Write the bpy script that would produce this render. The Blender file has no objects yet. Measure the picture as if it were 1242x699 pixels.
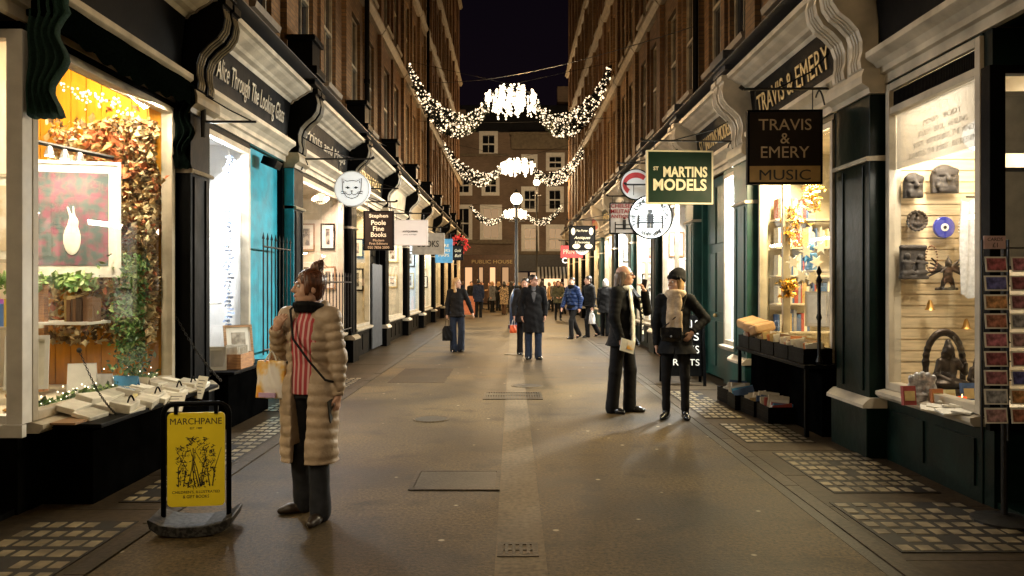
import bpy, bmesh, math, random
import numpy as np
from mathutils import Matrix, Vector, Euler
R = math.radians
sc = bpy.context.scene
col = sc.collection
rnd = random.Random(7)

# ---------------------------------------------------------------- camera, world, exposure
CH = 1.57                      # eye height
FP = 950.0                     # focal length in photograph pixels (1242 wide)
cam_d = bpy.data.cameras.new('camera')
cam = bpy.data.objects.new('camera', cam_d); col.objects.link(cam)
cam.location = (0, 0, CH); cam.rotation_euler = (R(90), 0, 0)
cam_d.sensor_width = 36; cam_d.lens = 36 * FP / 1242
cam_d.shift_x = -1.0 / 1242; cam_d.shift_y = -4.5 / 1242
cam_d.clip_start = 0.05; cam_d.clip_end = 2000
sc.camera = cam

world = bpy.data.worlds.new('World'); sc.world = world; world.use_nodes = True
wn = world.node_tree; wn.nodes.clear()
wo = wn.nodes.new('ShaderNodeOutputWorld'); wb = wn.nodes.new('ShaderNodeBackground')
tc = wn.nodes.new('ShaderNodeTexCoord'); sx = wn.nodes.new('ShaderNodeSeparateXYZ')
cr = wn.nodes.new('ShaderNodeValToRGB')
cr.color_ramp.elements[0].position = 0.0; cr.color_ramp.elements[0].color = (.007, .004, .006, 1)
cr.color_ramp.elements[1].position = 0.5; cr.color_ramp.elements[1].color = (.0022, .0014, .0034, 1)
wn.links.new(tc.outputs['Generated'], sx.inputs[0]); wn.links.new(sx.outputs['Z'], cr.inputs[0])
wn.links.new(cr.outputs[0], wb.inputs[0]); wb.inputs[1].default_value = 1.0
wn.links.new(wb.outputs[0], wo.inputs[0])
sc.view_settings.view_transform = 'Standard'; sc.view_settings.look = 'None'
sc.view_settings.exposure = -0.22; sc.view_settings.gamma = 1; sc.view_settings.use_curve_mapping = False
sc.render.engine = 'CYCLES'
sc.cycles.use_denoising = True
try: sc.cycles.denoiser = 'OPENIMAGEDENOISE'
except Exception: pass
sc.cycles.use_light_tree = True
sc.cycles.max_bounces = 7; sc.cycles.diffuse_bounces = 3; sc.cycles.glossy_bounces = 3
sc.cycles.transparent_max_bounces = 16; sc.cycles.transmission_bounces = 4
sc.cycles.sample_clamp_indirect = 6; sc.cycles.sample_clamp_direct = 0
sc.cycles.caustics_reflective = False; sc.cycles.caustics_refractive = False

# ---------------------------------------------------------------- objects, names, labels
WM = {}
def link(o): col.objects.link(o); return o
def tag(o, label=None, cat=None, group=None, kind=None):
    if label: o['label'] = label
    if cat: o['category'] = cat
    if group: o['group'] = group
    if kind: o['kind'] = kind
    return o
def thing(name, label, cat, loc=(0, 0, 0), rz=0.0, group=None):
    o = link(bpy.data.objects.new(name, None)); o.empty_display_size = .1
    o.location = loc; o.rotation_euler = (0, 0, rz)
    WM[o.name] = Matrix.Translation(loc) @ Matrix.Rotation(rz, 4, 'Z')
    return tag(o, label, cat, group)
def copy_tree(o, parent=None):
    c = o.copy(); link(c)
    if parent: c.parent = parent
    for ch in o.children: copy_tree(ch, c)
    return c

# ---------------------------------------------------------------- materials
MATS = {}
def mat(name, c, rough=.55, metal=0., nz=None, bump=None, emit=None, es=0., coat=0., spec=None, alpha=None, nstretch=None):
    """nz=(scale, amount), bump=(scale, strength)"""
    if name in MATS: return MATS[name]
    m = bpy.data.materials.new(name); m.use_nodes = True; MATS[name] = m
    nt = m.node_tree; b = nt.nodes['Principled BSDF']
    b.inputs['Base Color'].default_value = (*c, 1); b.inputs['Roughness'].default_value = rough
    b.inputs['Metallic'].default_value = metal
    if coat: b.inputs['Coat Weight'].default_value = coat; b.inputs['Coat Roughness'].default_value = .15
    if spec is not None: b.inputs['Specular IOR Level'].default_value = spec
    if emit: b.inputs['Emission Color'].default_value = (*emit, 1); b.inputs['Emission Strength'].default_value = es
    tcn = nt.nodes.new('ShaderNodeTexCoord'); src = tcn.outputs['Object']
    if nstretch:
        mp = nt.nodes.new('ShaderNodeMapping'); mp.inputs['Scale'].default_value = nstretch
        nt.links.new(src, mp.inputs[0]); src = mp.outputs[0]
    if nz is None: nz = (9., .18)
    if nz:
        n = nt.nodes.new('ShaderNodeTexNoise'); n.inputs['Scale'].default_value = nz[0]; n.inputs['Detail'].default_value = 5
        r = nt.nodes.new('ShaderNodeValToRGB'); a = nz[1]
        r.color_ramp.elements[0].position = .3; r.color_ramp.elements[1].position = .72
        r.color_ramp.elements[0].color = (*[x * (1 - a) for x in c], 1)
        r.color_ramp.elements[1].color = (*[min(1, x * (1 + a)) for x in c], 1)
        nt.links.new(src, n.inputs['Vector']); nt.links.new(n.outputs['Fac'], r.inputs[0])
        nt.links.new(r.outputs[0], b.inputs['Base Color'])
        mr = nt.nodes.new('ShaderNodeMapRange'); mr.inputs[3].default_value = max(.03, rough - .12); mr.inputs[4].default_value = min(1, rough + .12)
        nt.links.new(n.outputs['Fac'], mr.inputs[0]); nt.links.new(mr.outputs[0], b.inputs['Roughness'])
    if bump:
        n2 = nt.nodes.new('ShaderNodeTexNoise'); n2.inputs['Scale'].default_value = bump[0]; n2.inputs['Detail'].default_value = 4
        bp = nt.nodes.new('ShaderNodeBump'); bp.inputs['Strength'].default_value = bump[1]; bp.inputs['Distance'].default_value = .01
        nt.links.new(src, n2.inputs['Vector']); nt.links.new(n2.outputs['Fac'], bp.inputs['Height']); nt.links.new(bp.outputs[0], b.inputs['Normal'])
    return m
def emis(name, c, s, sample=True):
    if name in MATS: return MATS[name]
    m = bpy.data.materials.new(name); m.use_nodes = True; MATS[name] = m
    nt = m.node_tree; nt.nodes.clear()
    o = nt.nodes.new('ShaderNodeOutputMaterial'); e = nt.nodes.new('ShaderNodeEmission')
    e.inputs[0].default_value = (*c, 1); e.inputs[1].default_value = s
    nt.links.new(e.outputs[0], o.inputs[0])
    if not sample: m.cycles.emission_sampling = 'NONE'
    return m
def glass(name='window_glass', tint=(.97, .98, .97), ior=1.28, rough=.01):
    if name in MATS: return MATS[name]
    m = bpy.data.materials.new(name); m.use_nodes = True; MATS[name] = m
    nt = m.node_tree; nt.nodes.clear()
    o = nt.nodes.new('ShaderNodeOutputMaterial'); t = nt.nodes.new('ShaderNodeBsdfTransparent'); g = nt.nodes.new('ShaderNodeBsdfGlossy')
    f = nt.nodes.new('ShaderNodeFresnel'); mx = nt.nodes.new('ShaderNodeMixShader')
    t.inputs[0].default_value = (*tint, 1); g.inputs['Roughness'].default_value = rough
    nt.nodes.remove(f); lw = nt.nodes.new('ShaderNodeLayerWeight'); lw.inputs[0].default_value = .5
    pw = nt.nodes.new('ShaderNodeMath'); pw.operation = 'POWER'; pw.inputs[1].default_value = 4.5
    ml = nt.nodes.new('ShaderNodeMath'); ml.operation = 'MULTIPLY_ADD'; ml.inputs[1].default_value = .7; ml.inputs[2].default_value = .035
    nt.links.new(lw.outputs['Facing'], pw.inputs[0]); nt.links.new(pw.outputs[0], ml.inputs[0]); nt.links.new(ml.outputs[0], mx.inputs[0])
    nt.links.new(t.outputs[0], mx.inputs[1]); nt.links.new(g.outputs[0], mx.inputs[2])
    nt.links.new(mx.outputs[0], o.inputs[0]); return m
def frosted(name='frosted_film'):
    if name in MATS: return MATS[name]
    m = bpy.data.materials.new(name); m.use_nodes = True; MATS[name] = m
    nt = m.node_tree; nt.nodes.clear()
    o = nt.nodes.new('ShaderNodeOutputMaterial'); t = nt.nodes.new('ShaderNodeBsdfTransparent'); d = nt.nodes.new('ShaderNodeBsdfTranslucent')
    d2 = nt.nodes.new('ShaderNodeBsdfDiffuse'); a = nt.nodes.new('ShaderNodeAddShader'); mx = nt.nodes.new('ShaderNodeMixShader')
    d.inputs[0].default_value = (.16, .15, .135, 1); d2.inputs[0].default_value = (.22, .21, .19, 1); mx.inputs[0].default_value = .72
    nt.links.new(d.outputs[0], a.inputs[0]); nt.links.new(d2.outputs[0], a.inputs[1])
    nt.links.new(t.outputs[0], mx.inputs[1]); nt.links.new(a.outputs[0], mx.inputs[2]); nt.links.new(mx.outputs[0], o.inputs[0]); return m
def pattern(name, kind, c1, c2, scale=(1, 1, 1), rough=.6, c3=None, bumpd=.004, pos='Object', **kw):
    """brick / wave / voronoi two-colour procedural"""
    if name in MATS: return MATS[name]
    m = bpy.data.materials.new(name); m.use_nodes = True; MATS[name] = m
    nt = m.node_tree; b = nt.nodes['Principled BSDF']; b.inputs['Roughness'].default_value = rough; b.inputs['Specular IOR Level'].default_value = kw.get('spec', .5)
    t = nt.nodes.new('ShaderNodeTexCoord'); mp = nt.nodes.new('ShaderNodeMapping')
    mp.inputs['Scale'].default_value = scale
    if 'rot' in kw: mp.inputs['Rotation'].default_value = kw['rot']
    src = t.outputs['Object']
    if kw.get('yz'):
        s = nt.nodes.new('ShaderNodeSeparateXYZ'); cb = nt.nodes.new('ShaderNodeCombineXYZ'); ad = nt.nodes.new('ShaderNodeMath')
        nt.links.new(src, s.inputs[0]); nt.links.new(s.outputs[0], ad.inputs[0]); nt.links.new(s.outputs[1], ad.inputs[1])
        nt.links.new(ad.outputs[0], cb.inputs[0]); nt.links.new(s.outputs[2], cb.inputs[1]); src = cb.outputs[0]
    nt.links.new(src, mp.inputs[0])
    if kind == 'brick':
        p = nt.nodes.new('ShaderNodeTexBrick'); p.inputs['Scale'].default_value = 1
        p.inputs['Brick Width'].default_value = .225; p.inputs['Row Height'].default_value = .075; p.inputs['Mortar Size'].default_value = .009
        p.inputs['Color1'].default_value = (*c1, 1); p.inputs['Color2'].default_value = (*c2, 1); p.inputs['Mortar'].default_value = (*(c3 or c1), 1)
        colr, fac = p.outputs['Color'], p.outputs['Fac']
        nt.links.new(mp.outputs[0], p.inputs['Vector'])
    else:
        if kind == 'wave':
            p = nt.nodes.new('ShaderNodeTexWave'); p.inputs['Scale'].default_value = kw.get('ws', 1); p.inputs['Distortion'].default_value = kw.get('dist', 0)
            p.bands_direction = kw.get('dir', 'X'); fac = p.outputs['Fac']; nt.links.new(mp.outputs[0], p.inputs['Vector'])
        elif kind == 'voronoi':
            p = nt.nodes.new('ShaderNodeTexVoronoi'); p.inputs['Scale'].default_value = kw.get('ws', 1); fac = p.outputs['Distance']; nt.links.new(mp.outputs[0], p.inputs['Vector'])
        else:
            p = nt.nodes.new('ShaderNodeTexNoise'); p.inputs['Scale'].default_value = kw.get('ws', 1); p.inputs['Detail'].default_value = 6; fac = p.outputs['Fac']; nt.links.new(mp.outputs[0], p.inputs['Vector'])
        r = nt.nodes.new('ShaderNodeValToRGB'); e = kw.get('edge', (.45, .55))
        r.color_ramp.elements[0].position = e[0]; r.color_ramp.elements[1].position = e[1]
        r.color_ramp.elements[0].color = (*c1, 1); r.color_ramp.elements[1].color = (*c2, 1)
        if c3:
            el = r.color_ramp.elements.new((e[0] + e[1]) / 2); el.color = (*c3, 1)
        nt.links.new(fac, r.inputs[0]); colr = r.outputs[0]
    n = nt.nodes.new('ShaderNodeTexNoise'); n.inputs['Scale'].default_value = kw.get('ns', 1.7); n.inputs['Detail'].default_value = 6
    nt.links.new(t.outputs['Object'], n.inputs['Vector'])
    mul = nt.nodes.new('ShaderNodeMixRGB'); mul.blend_type = 'MULTIPLY'; mul.inputs[0].default_value = kw.get('dirt', .55)
    rr = nt.nodes.new('ShaderNodeValToRGB'); rr.color_ramp.elements[0].position = .3; rr.color_ramp.elements[1].position = .7
    rr.color_ramp.elements[0].color = (.35, .33, .3, 1); rr.color_ramp.elements[1].color = (1.15, 1.1, 1.05, 1)
    nt.links.new(n.outputs['Fac'], rr.inputs[0]); nt.links.new(colr, mul.inputs[1]); nt.links.new(rr.outputs[0], mul.inputs[2])
    nt.links.new(mul.outputs[0], b.inputs['Base Color'])
    if bumpd:
        bp = nt.nodes.new('ShaderNodeBump'); bp.inputs['Distance'].default_value = bumpd; bp.inputs['Strength'].default_value = .8; bp.invert = kind == 'brick'
        nt.links.new(fac, bp.inputs['Height']); nt.links.new(bp.outputs[0], b.inputs['Normal'])
    return m

M = dict(
    black=mat('black_paint', (.0016, .0016, .0015), .5, nz=(5, .5), bump=(14, .25), spec=.05),
    green=mat('dark_green_paint', (.0022, .0085, .0060), .36, nz=(4, .55), bump=(12, .3), spec=.16),
    green2=mat('mid_green_paint', (.012, .062, .052), .4, nz=(4, .45), bump=(14, .2)),
    teal=mat('turquoise_paint', (.010, .27, .37), .6, nz=(5, .3), bump=(30, .25)),
    cream=mat('cream_paint', (.46, .40, .30), .42, nz=(3.5, .35), bump=(40, .12)),
    dimcream=mat('weathered_cream_paint', (.26, .215, .14), .5, nz=(6, .35), bump=(30, .2)),
    white=mat('white_paint', (.74, .72, .68), .42, nz=(8, .1), bump=(50, .06)),
    bone=mat('bone_white', (.8, .77, .7), .6, nz=(20, .08)),
    matt=mat('matt_black_paint', (.0015, .0015, .0015), .8, nz=(5, .5), spec=0),
    iron=mat('wrought_iron', (.014, .013, .012), .42, .5, nz=(30, .3)),
    lead=mat('lead_sheet', (.05, .05, .052), .5, .3, nz=(8, .3)),
    wood=mat('oak_wood', (.30, .17, .08), .5, nz=(5, .4), nstretch=(1, 12, 12)),
    crate=mat('orange_crate_wood', (.36, .17, .06), .6, nz=(6, .35), nstretch=(2, 2, 14)),
    stone=mat('pale_stone', (.17, .135, .09), .7, nz=(5, .3), bump=(30, .3)),
    paper=mat('paper', (.72, .69, .6), .7, nz=(14, .1)),
    gold=mat('gilt_lettering', (.62, .46, .2), .45, .3, nz=(30, .15)),
    ink=mat('black_ink', (.012, .011, .01), .6, nz=False),
    darkglass=mat('dark_window_glass', (.01, .012, .015), .06, spec=.7, nz=False),
    red=mat('red_paint', (.5, .03, .03), .45), blue=mat('blue_paint', (.05, .2, .42), .5),
    skin=mat('skin', (.50, .27, .18), .5, nz=(25, .1)),
    steel=mat('steel', (.4, .4, .4), .35, .8, nz=(30, .2)),
)
M['brick'] = pattern('brown_stock_brick', 'brick', (.20, .115, .05), (.13, .070, .030), c3=(.10, .07, .042), spec=.2, rough=.8, yz=True, dirt=.75, ns=.9, bumpd=.006)
M['brick2'] = pattern('red_brown_brick', 'brick', (.165, .085, .038), (.11, .055, .026), c3=(.10, .07, .045), spec=.2, rough=.8, yz=True, dirt=.75, ns=.9, bumpd=.006)
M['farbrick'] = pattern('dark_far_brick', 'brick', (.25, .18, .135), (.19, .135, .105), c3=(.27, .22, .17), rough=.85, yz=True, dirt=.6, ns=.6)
M['yellow_board'] = mat('yellow_boarding', (.62, .26, .008), .55, nz=(3, .2), nstretch=(6, 6, 1))
M['glass'] = glass(); M['frost'] = frosted()
M['shopwall'] = mat('cream_shop_wall', (.62, .55, .42), .7, nz=(4, .15))
M['shopwhite'] = mat('white_shop_wall', (.75, .74, .72), .7, nz=(4, .08))

# ---------------------------------------------------------------- mesh builder
class MB:
    def __init__(s): s.v = []; s.f = []; s.mi = []; s.cur = 0
    def add(s, vs, fs):
        k = len(s.v); s.v += [tuple(map(float, p)) for p in vs]; s.f += [tuple(i + k for i in f) for f in fs]; s.mi += [s.cur] * len(fs); return s
    def box(s, x0, x1, y0, y1, z0, z1):
        x0, x1 = min(x0, x1), max(x0, x1); y0, y1 = min(y0, y1), max(y0, y1); z0, z1 = min(z0, z1), max(z0, z1)
        return s.add([(x0, y0, z0), (x1, y0, z0), (x1, y1, z0), (x0, y1, z0), (x0, y0, z1), (x1, y0, z1), (x1, y1, z1), (x0, y1, z1)],
                     [(0, 3, 2, 1), (4, 5, 6, 7), (0, 1, 5, 4), (1, 2, 6, 5), (2, 3, 7, 6), (3, 0, 4, 7)])
    def obox(s, c, size, rot=(0, 0, 0)):
        m = Euler(rot).to_matrix(); h = [x / 2 for x in size]; vs = []
        for z in (-1, 1):
            for x, y in ((-1, -1), (1, -1), (1, 1), (-1, 1)):
                vs.append(Vector(c) + m @ Vector((x * h[0], y * h[1], z * h[2])))
        return s.add(vs, [(0, 3, 2, 1), (4, 5, 6, 7), (0, 1, 5, 4), (1, 2, 6, 5), (2, 3, 7, 6), (3, 0, 4, 7)])
    def tube(s, pts, r, n=8, cap=True):
        pts = [Vector(p) for p in pts]; rs = r if isinstance(r, (list, tuple)) else [r] * len(pts); k = len(s.v); vs = []; fs = []
        for i, p in enumerate(pts):
            t = (pts[min(i + 1, len(pts) - 1)] - pts[max(i - 1, 0)]).normalized()
            a = t.orthogonal().normalized() if i == 0 else (a - t * a.dot(t)).normalized()
            b = t.cross(a)
            for j in range(n):
                q = 2 * math.pi * j / n; vs.append(p + (a * math.cos(q) + b * math.sin(q)) * rs[i])
        for i in range(len(pts) - 1):
            for j in range(n): fs.append((i * n + j, i * n + (j + 1) % n, (i + 1) * n + (j + 1) % n, (i + 1) * n + j))
        if cap: fs += [tuple(range(n))[::-1], tuple(range((len(pts) - 1) * n, len(pts) * n))]
        return s.add(vs, fs)
    def lathe(s, prof, c=(0, 0, 0), n=16, axis='Z', cap=True):
        vs = []; fs = []
        for r, z in prof:
            for j in range(n):
                q = 2 * math.pi * j / n; x, y = r * math.cos(q), r * math.sin(q)
                p = (x, y, z) if axis == 'Z' else ((x, z, y) if axis == 'Y' else (z, x, y)); vs.append([p[i] + c[i] for i in range(3)])
        for i in range(len(prof) - 1):
            for j in range(n): fs.append((i * n + j, i * n + (j + 1) % n, (i + 1) * n + (j + 1) % n, (i + 1) * n + j))
        if cap: fs += [tuple(range(n))[::-1], tuple(range((len(prof) - 1) * n, len(prof) * n))]
        return s.add(vs, fs)
    def ball(s, c, r, nu=10, nv=7):
        r = (r, r, r) if not isinstance(r, (tuple, list)) else r
        vs = [(c[0], c[1], c[2] - r[2])]; fs = []
        for i in range(1, nv):
            p = math.pi * i / nv - math.pi / 2
            for j in range(nu):
                q = 2 * math.pi * j / nu; vs.append((c[0] + r[0] * math.cos(p) * math.cos(q), c[1] + r[1] * math.cos(p) * math.sin(q), c[2] + r[2] * math.sin(p)))
        vs.append((c[0], c[1], c[2] + r[2])); L = len(vs) - 1
        for j in range(nu): fs.append((0, 1 + (j + 1) % nu, 1 + j)); fs.append((L, L - nu + j, L - nu + (j + 1) % nu))
        for i in range(nv - 2):
            for j in range(nu): a = 1 + i * nu; fs.append((a + j, a + (j + 1) % nu, a + nu + (j + 1) % nu, a + nu + j))
        return s.add(vs, fs)
    def prism(s, poly, f, d0, d1):
        """poly 2-D outline; f(a, b, d) -> xyz"""
        n = len(poly); vs = [f(a, b, d0) for a, b in poly] + [f(a, b, d1) for a, b in poly]
        return s.add(vs, [tuple(range(n))[::-1], tuple(range(n, 2 * n))] + [(i, (i + 1) % n, n + (i + 1) % n, n + i) for i in range(n)])
    def quad(s, a, b, c, d): return s.add([a, b, c, d], [(0, 1, 2, 3)])
    def build(s, name, m, parent=None, local=False, smooth=False, bevel=0, fixn=True):
        me = bpy.data.meshes.new(name); vs = s.v
        if parent is not None and not local:
            inv = WM[parent.name].inverted(); vs = [tuple(inv @ Vector(p)) for p in vs]
        me.from_pydata(vs, [], s.f)
        ms = m if isinstance(m, (list, tuple)) else [m]
        for x in ms: me.materials.append(x)
        if len(ms) > 1: me.polygons.foreach_set('material_index', s.mi)
        if fixn and len(s.f) < 4000:
            bm = bmesh.new(); bm.from_mesh(me); bmesh.ops.recalc_face_normals(bm, faces=bm.faces); bm.to_mesh(me); bm.free()
        o = link(bpy.data.objects.new(name, me))
        if smooth:
            me.polygons.foreach_set('use_smooth', [True] * len(me.polygons))
            if smooth != 'all':
                try: me.set_sharp_from_angle(angle=R(40))
                except Exception: pass
        if bevel:
            b = o.modifiers.new('bevel', 'BEVEL'); b.width = bevel; b.segments = 2; b.limit_method = 'ANGLE'; b.angle_limit = R(40)
        if parent is not None: o.parent = parent; WM[o.name] = WM[parent.name]
        else: WM[o.name] = Matrix()
        return o
def npmesh(name, v, f, m, parent=None, smooth=True):
    me = bpy.data.meshes.new(name); me.from_pydata(np.asarray(v).tolist(), [], np.asarray(f).tolist()); me.materials.append(m)
    if smooth: me.polygons.foreach_set('use_smooth', [True] * len(me.polygons))
    o = link(bpy.data.objects.new(name, me))
    if parent is not None: o.parent = parent; WM[o.name] = WM[parent.name]
    return o

# ---------------------------------------------------------------- lettering
TC = {}
def text_geo(body, ext, bold, shear, spacing):
    key = (body, ext, bold, shear, spacing)
    if key in TC: return TC[key]
    cu = bpy.data.curves.new('text', 'FONT'); cu.body = body; cu.size = 1; cu.extrude = ext; cu.offset = bold; cu.shear = shear
    cu.space_character = spacing; cu.align_x = 'CENTER'; cu.resolution_u = 3; cu.space_line = .95
    o = bpy.data.objects.new('text', cu); link(o)
    dg = bpy.context.evaluated_depsgraph_get(); me = bpy.data.meshes.new_from_object(o.evaluated_get(dg))
    v = np.array([x.co[:] for x in me.vertices]) if len(me.vertices) else np.zeros((0, 3)); f = [tuple(p.vertices) for p in me.polygons]
    bpy.data.objects.remove(o); bpy.data.curves.remove(cu); bpy.data.meshes.remove(me)
    if len(v):
        c = (v.max(0) + v.min(0)) / 2; v[:, 0] -= c[0]; v[:, 1] -= c[1]
    TC[key] = (v, f); return v, f
def lettering(mb, body, o, right, up, h=None, w=None, ext=.002, bold=0., shear=0., spacing=1.):
    """append text to builder, centred at o, fitted to height h and/or width w"""
    v, f = text_geo(body, .01, bold, shear, spacing)
    if not len(v): return mb
    size = v.max(0) - v.min(0)
    sy = h / size[1] if h else w / size[0]
    sx_ = w / size[0] if w else sy
    o, right, up = np.array(o, float), np.array(right, float), np.array(up, float); nrm = np.cross(right, up)
    P = o + np.outer(v[:, 0] * sx_, right) + np.outer(v[:, 1] * sy, up) + np.outer((v[:, 2] + .01) / .02 * ext, nrm)
    return mb.add(P, f)

# ---------------------------------------------------------------- lights that belong to lamps
def area(name, loc, direction, sx_, sy_, power, c, parent=None, spread=180):
    d = bpy.data.lights.new(name, 'AREA'); d.shape = 'RECTANGLE'; d.size = sx_; d.size_y = sy_; d.energy = power; d.color = c; d.spread = R(spread)
    o = link(bpy.data.objects.new(name, d)); q = Vector(direction).to_track_quat('-Z', 'Y')
    mw = Matrix.Translation(loc) @ q.to_matrix().to_4x4()
    if parent is not None:
        o.parent = parent; mw = WM[parent.name].inverted() @ mw
    o.matrix_local = mw; return o
def point(name, loc, power, c, r=.1, parent=None):
    d = bpy.data.lights.new(name, 'POINT'); d.energy = power; d.color = c; d.shadow_soft_size = r
    o = link(bpy.data.objects.new(name, d))
    if parent is not None: o.parent = parent; loc = WM[parent.name].inverted() @ Vector(loc)
    o.location = loc; return o
def spot(name, loc, direction, power, c, angle=70, blend=.5, r=.04, parent=None):
    d = bpy.data.lights.new(name, 'SPOT'); d.energy = power; d.color = c; d.spot_size = R(angle); d.spot_blend = blend; d.shadow_soft_size = r
    o = link(bpy.data.objects.new(name, d)); mw = Matrix.Translation(loc) @ Vector(direction).to_track_quat('-Z', 'Y').to_matrix().to_4x4()
    if parent is not None: o.parent = parent; mw = WM[parent.name].inverted() @ mw
    o.matrix_local = mw; return o

# ---------------------------------------------------------------- solid modelling on a grid (figures, carvings)
def nrm(v): v = np.asarray(v, float); return v / (np.linalg.norm(v) + 1e-9)
class SDF:
    def __init__(s, lo, hi, h):
        s.h = h; s.lo = np.array(lo, float); n = np.ceil((np.array(hi) - s.lo) / h).astype(int) + 1; s.n = n
        s.ax = [s.lo[i] + h * np.arange(n[i]) for i in range(3)]; s.F = np.full(n, 9., np.float32)
    def win(s, mn, mx):
        sl = []
        for i in range(3):
            a = max(0, int((mn[i] - s.lo[i]) / s.h)); b = min(s.n[i], int((mx[i] - s.lo[i]) / s.h) + 2); sl.append(slice(a, max(a, b)))
        sl = tuple(sl); X = s.ax[0][sl[0]][:, None, None]; Y = s.ax[1][sl[1]][None, :, None]; Z = s.ax[2][sl[2]][None, None, :]
        return sl, X, Y, Z
    def comb(s, sl, d, k, cut):
        A = s.F[sl]; d = d.astype(np.float32)
        if A.size == 0: return
        if cut: d = -d; A = -A; d = -d if False else d
        if cut:
            B = -d  # = original distance
            # max(F, -B) smooth
            a, b = s.F[sl], -B
            if k > 0: h = np.clip(.5 - .5 * (a - b) / k, 0, 1); s.F[sl] = a * (1 - h) + b * h + k * h * (1 - h)
            else: s.F[sl] = np.maximum(a, b)
            return
        if k > 0: h = np.clip(.5 + .5 * (A - d) / k, 0, 1); s.F[sl] = A * (1 - h) + d * h - k * h * (1 - h)
        else: s.F[sl] = np.minimum(A, d)
    def cap(s, a, b, ra, rb=None, k=.02, flat=None, bulge=None, cut=False):
        rb = ra if rb is None else rb; a, b = np.asarray(a, float), np.asarray(b, float); m = max(ra, rb) + k + 3 * s.h + (.02 if bulge else 0)
        sl, X, Y, Z = s.win(np.minimum(a, b) - m, np.maximum(a, b) + m); ab = b - a; L2 = ab @ ab + 1e-12
        qx, qy, qz = X - a[0], Y - a[1], Z - a[2]; t = np.clip((qx * ab[0] + qy * ab[1] + qz * ab[2]) / L2, 0, 1)
        dx, dy, dz = qx - t * ab[0], qy - t * ab[1], qz - t * ab[2]
        d2 = dx * dx + dy * dy + dz * dz
        if flat is not None:
            f, sca = nrm(flat[0]), flat[1]; q = dx * f[0] + dy * f[1] + dz * f[2]; d2 = d2 + q * q * (sca * sca - 1)
        r = ra + t * (rb - ra)
        if bulge: r = r + bulge[0] * (np.abs(np.sin(math.pi * t * math.sqrt(L2) / bulge[1] + bulge[2])) - .5)
        s.comb(sl, np.sqrt(d2) - r, k, cut); return s
    def ell(s, c, r, Rm=None, k=.02, cut=False):
        c = np.asarray(c, float); r = np.asarray(r, float); m = r.max() + k + 3 * s.h
        sl, X, Y, Z = s.win(c - m, c + m); q = [X - c[0], Y - c[1], Z - c[2]]
        if Rm is not None:
            A = np.asarray(Rm).T; q = [A[i][0] * q[0] + A[i][1] * q[1] + A[i][2] * q[2] for i in range(3)]
        rho = np.sqrt((q[0] / r[0]) ** 2 + (q[1] / r[1]) ** 2 + (q[2] / r[2]) ** 2)
        s.comb(sl, (rho - 1) * r.min() if r.max() < 1.6 * r.min() else (rho - 1) * (r.min() * .6 + r.mean() * .4), k, cut); return s
    def loft(s, lev, k=.02, fold=None, cut=False):
        lev = sorted(lev); z = [l[0] for l in lev]; A = np.array(lev); m = max(A[:, 3].max(), A[:, 4].max()) + k + .05
        sl, X, Y, Z = s.win((A[:, 1].min() - m, A[:, 2].min() - m, z[0] - k - 3 * s.h), (A[:, 1].max() + m, A[:, 2].max() + m, z[-1] + k + 3 * s.h))
        cx, cy, rx, ry = [np.interp(Z, z, A[:, i]) for i in (1, 2, 3, 4)]
        dx, dy = X - cx, Y - cy; mr = np.minimum(rx, ry); rho = np.sqrt((dx / rx) ** 2 + (dy / ry) ** 2); d = (rho - 1) * mr
        if fold: d = d - fold(np.arctan2(dy, dx), Z)
        d = np.maximum(d, np.maximum(Z - z[-1], z[0] - Z)); s.comb(sl, d, k, cut); return s
    def boxcut(s, lo, hi, add=False):
        lo, hi = np.array(lo, float), np.array(hi, float); sl, X, Y, Z = s.win(lo - 4 * s.h, hi + 4 * s.h)
        d = np.maximum(np.maximum(np.maximum(lo[0] - X, X - hi[0]), np.maximum(lo[1] - Y, Y - hi[1])), np.maximum(lo[2] - Z, Z - hi[2]))
        s.comb(sl, d, 0, not add); return s
    def mesh(s):
        F = s.F; S = F < 0; n = F.shape
        c = [F[i:n[0] - 1 + i, j:n[1] - 1 + j, k:n[2] - 1 + k] for i in (0, 1) for j in (0, 1) for k in (0, 1)]
        cnt = sum((x < 0).astype(np.int8) for x in c); act = (cnt > 0) & (cnt < 8); idx = np.argwhere(act)
        if not len(idx): return np.zeros((0, 3)), np.zeros((0, 4), int)
        vid = np.full(act.shape, -1, np.int32); vid[act] = np.arange(len(idx))
        val = np.stack([x[act] for x in c], 1).astype(float); val = np.clip(val, -.5, .5)
        off = np.array([(i, j, k) for i in (0, 1) for j in (0, 1) for k in (0, 1)], float); P = np.zeros((len(idx), 3)); W = np.zeros(len(idx))
        for a in range(8):
            for b in range(a + 1, 8):
                if abs(off[a] - off[b]).sum() == 1:
                    va, vb = val[:, a], val[:, b]; x = (va < 0) != (vb < 0); t = np.where(x, va / np.where(x, va - vb, 1), 0)
                    P += np.where(x[:, None], off[a] + t[:, None] * (off[b] - off[a]), 0); W += x
        P = (P / W[:, None] + idx) * s.h + s.lo; faces = []
        for ax in range(3):
            o = [1, 1, 1]; o[ax] = 0; u, w = [i for i in range(3) if i != ax]
            sl0 = [slice(1, n[i] - 1) for i in range(3)]; sl0[ax] = slice(0, n[ax] - 1); sl1 = list(sl0); sl1[ax] = slice(1, n[ax])
            a, b = S[tuple(sl0)], S[tuple(sl1)]; e = np.argwhere(a != b)
            if not len(e): continue
            inside = a[tuple(e.T)]; st = e + np.array([1 if i != ax else 0 for i in range(3)])
            q = []
            for du, dw in ((0, 0), (1, 0), (1, 1), (0, 1)):
                g = st.copy(); g[:, u] -= du; g[:, w] -= dw; q.append(vid[tuple(g.T)])
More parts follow.
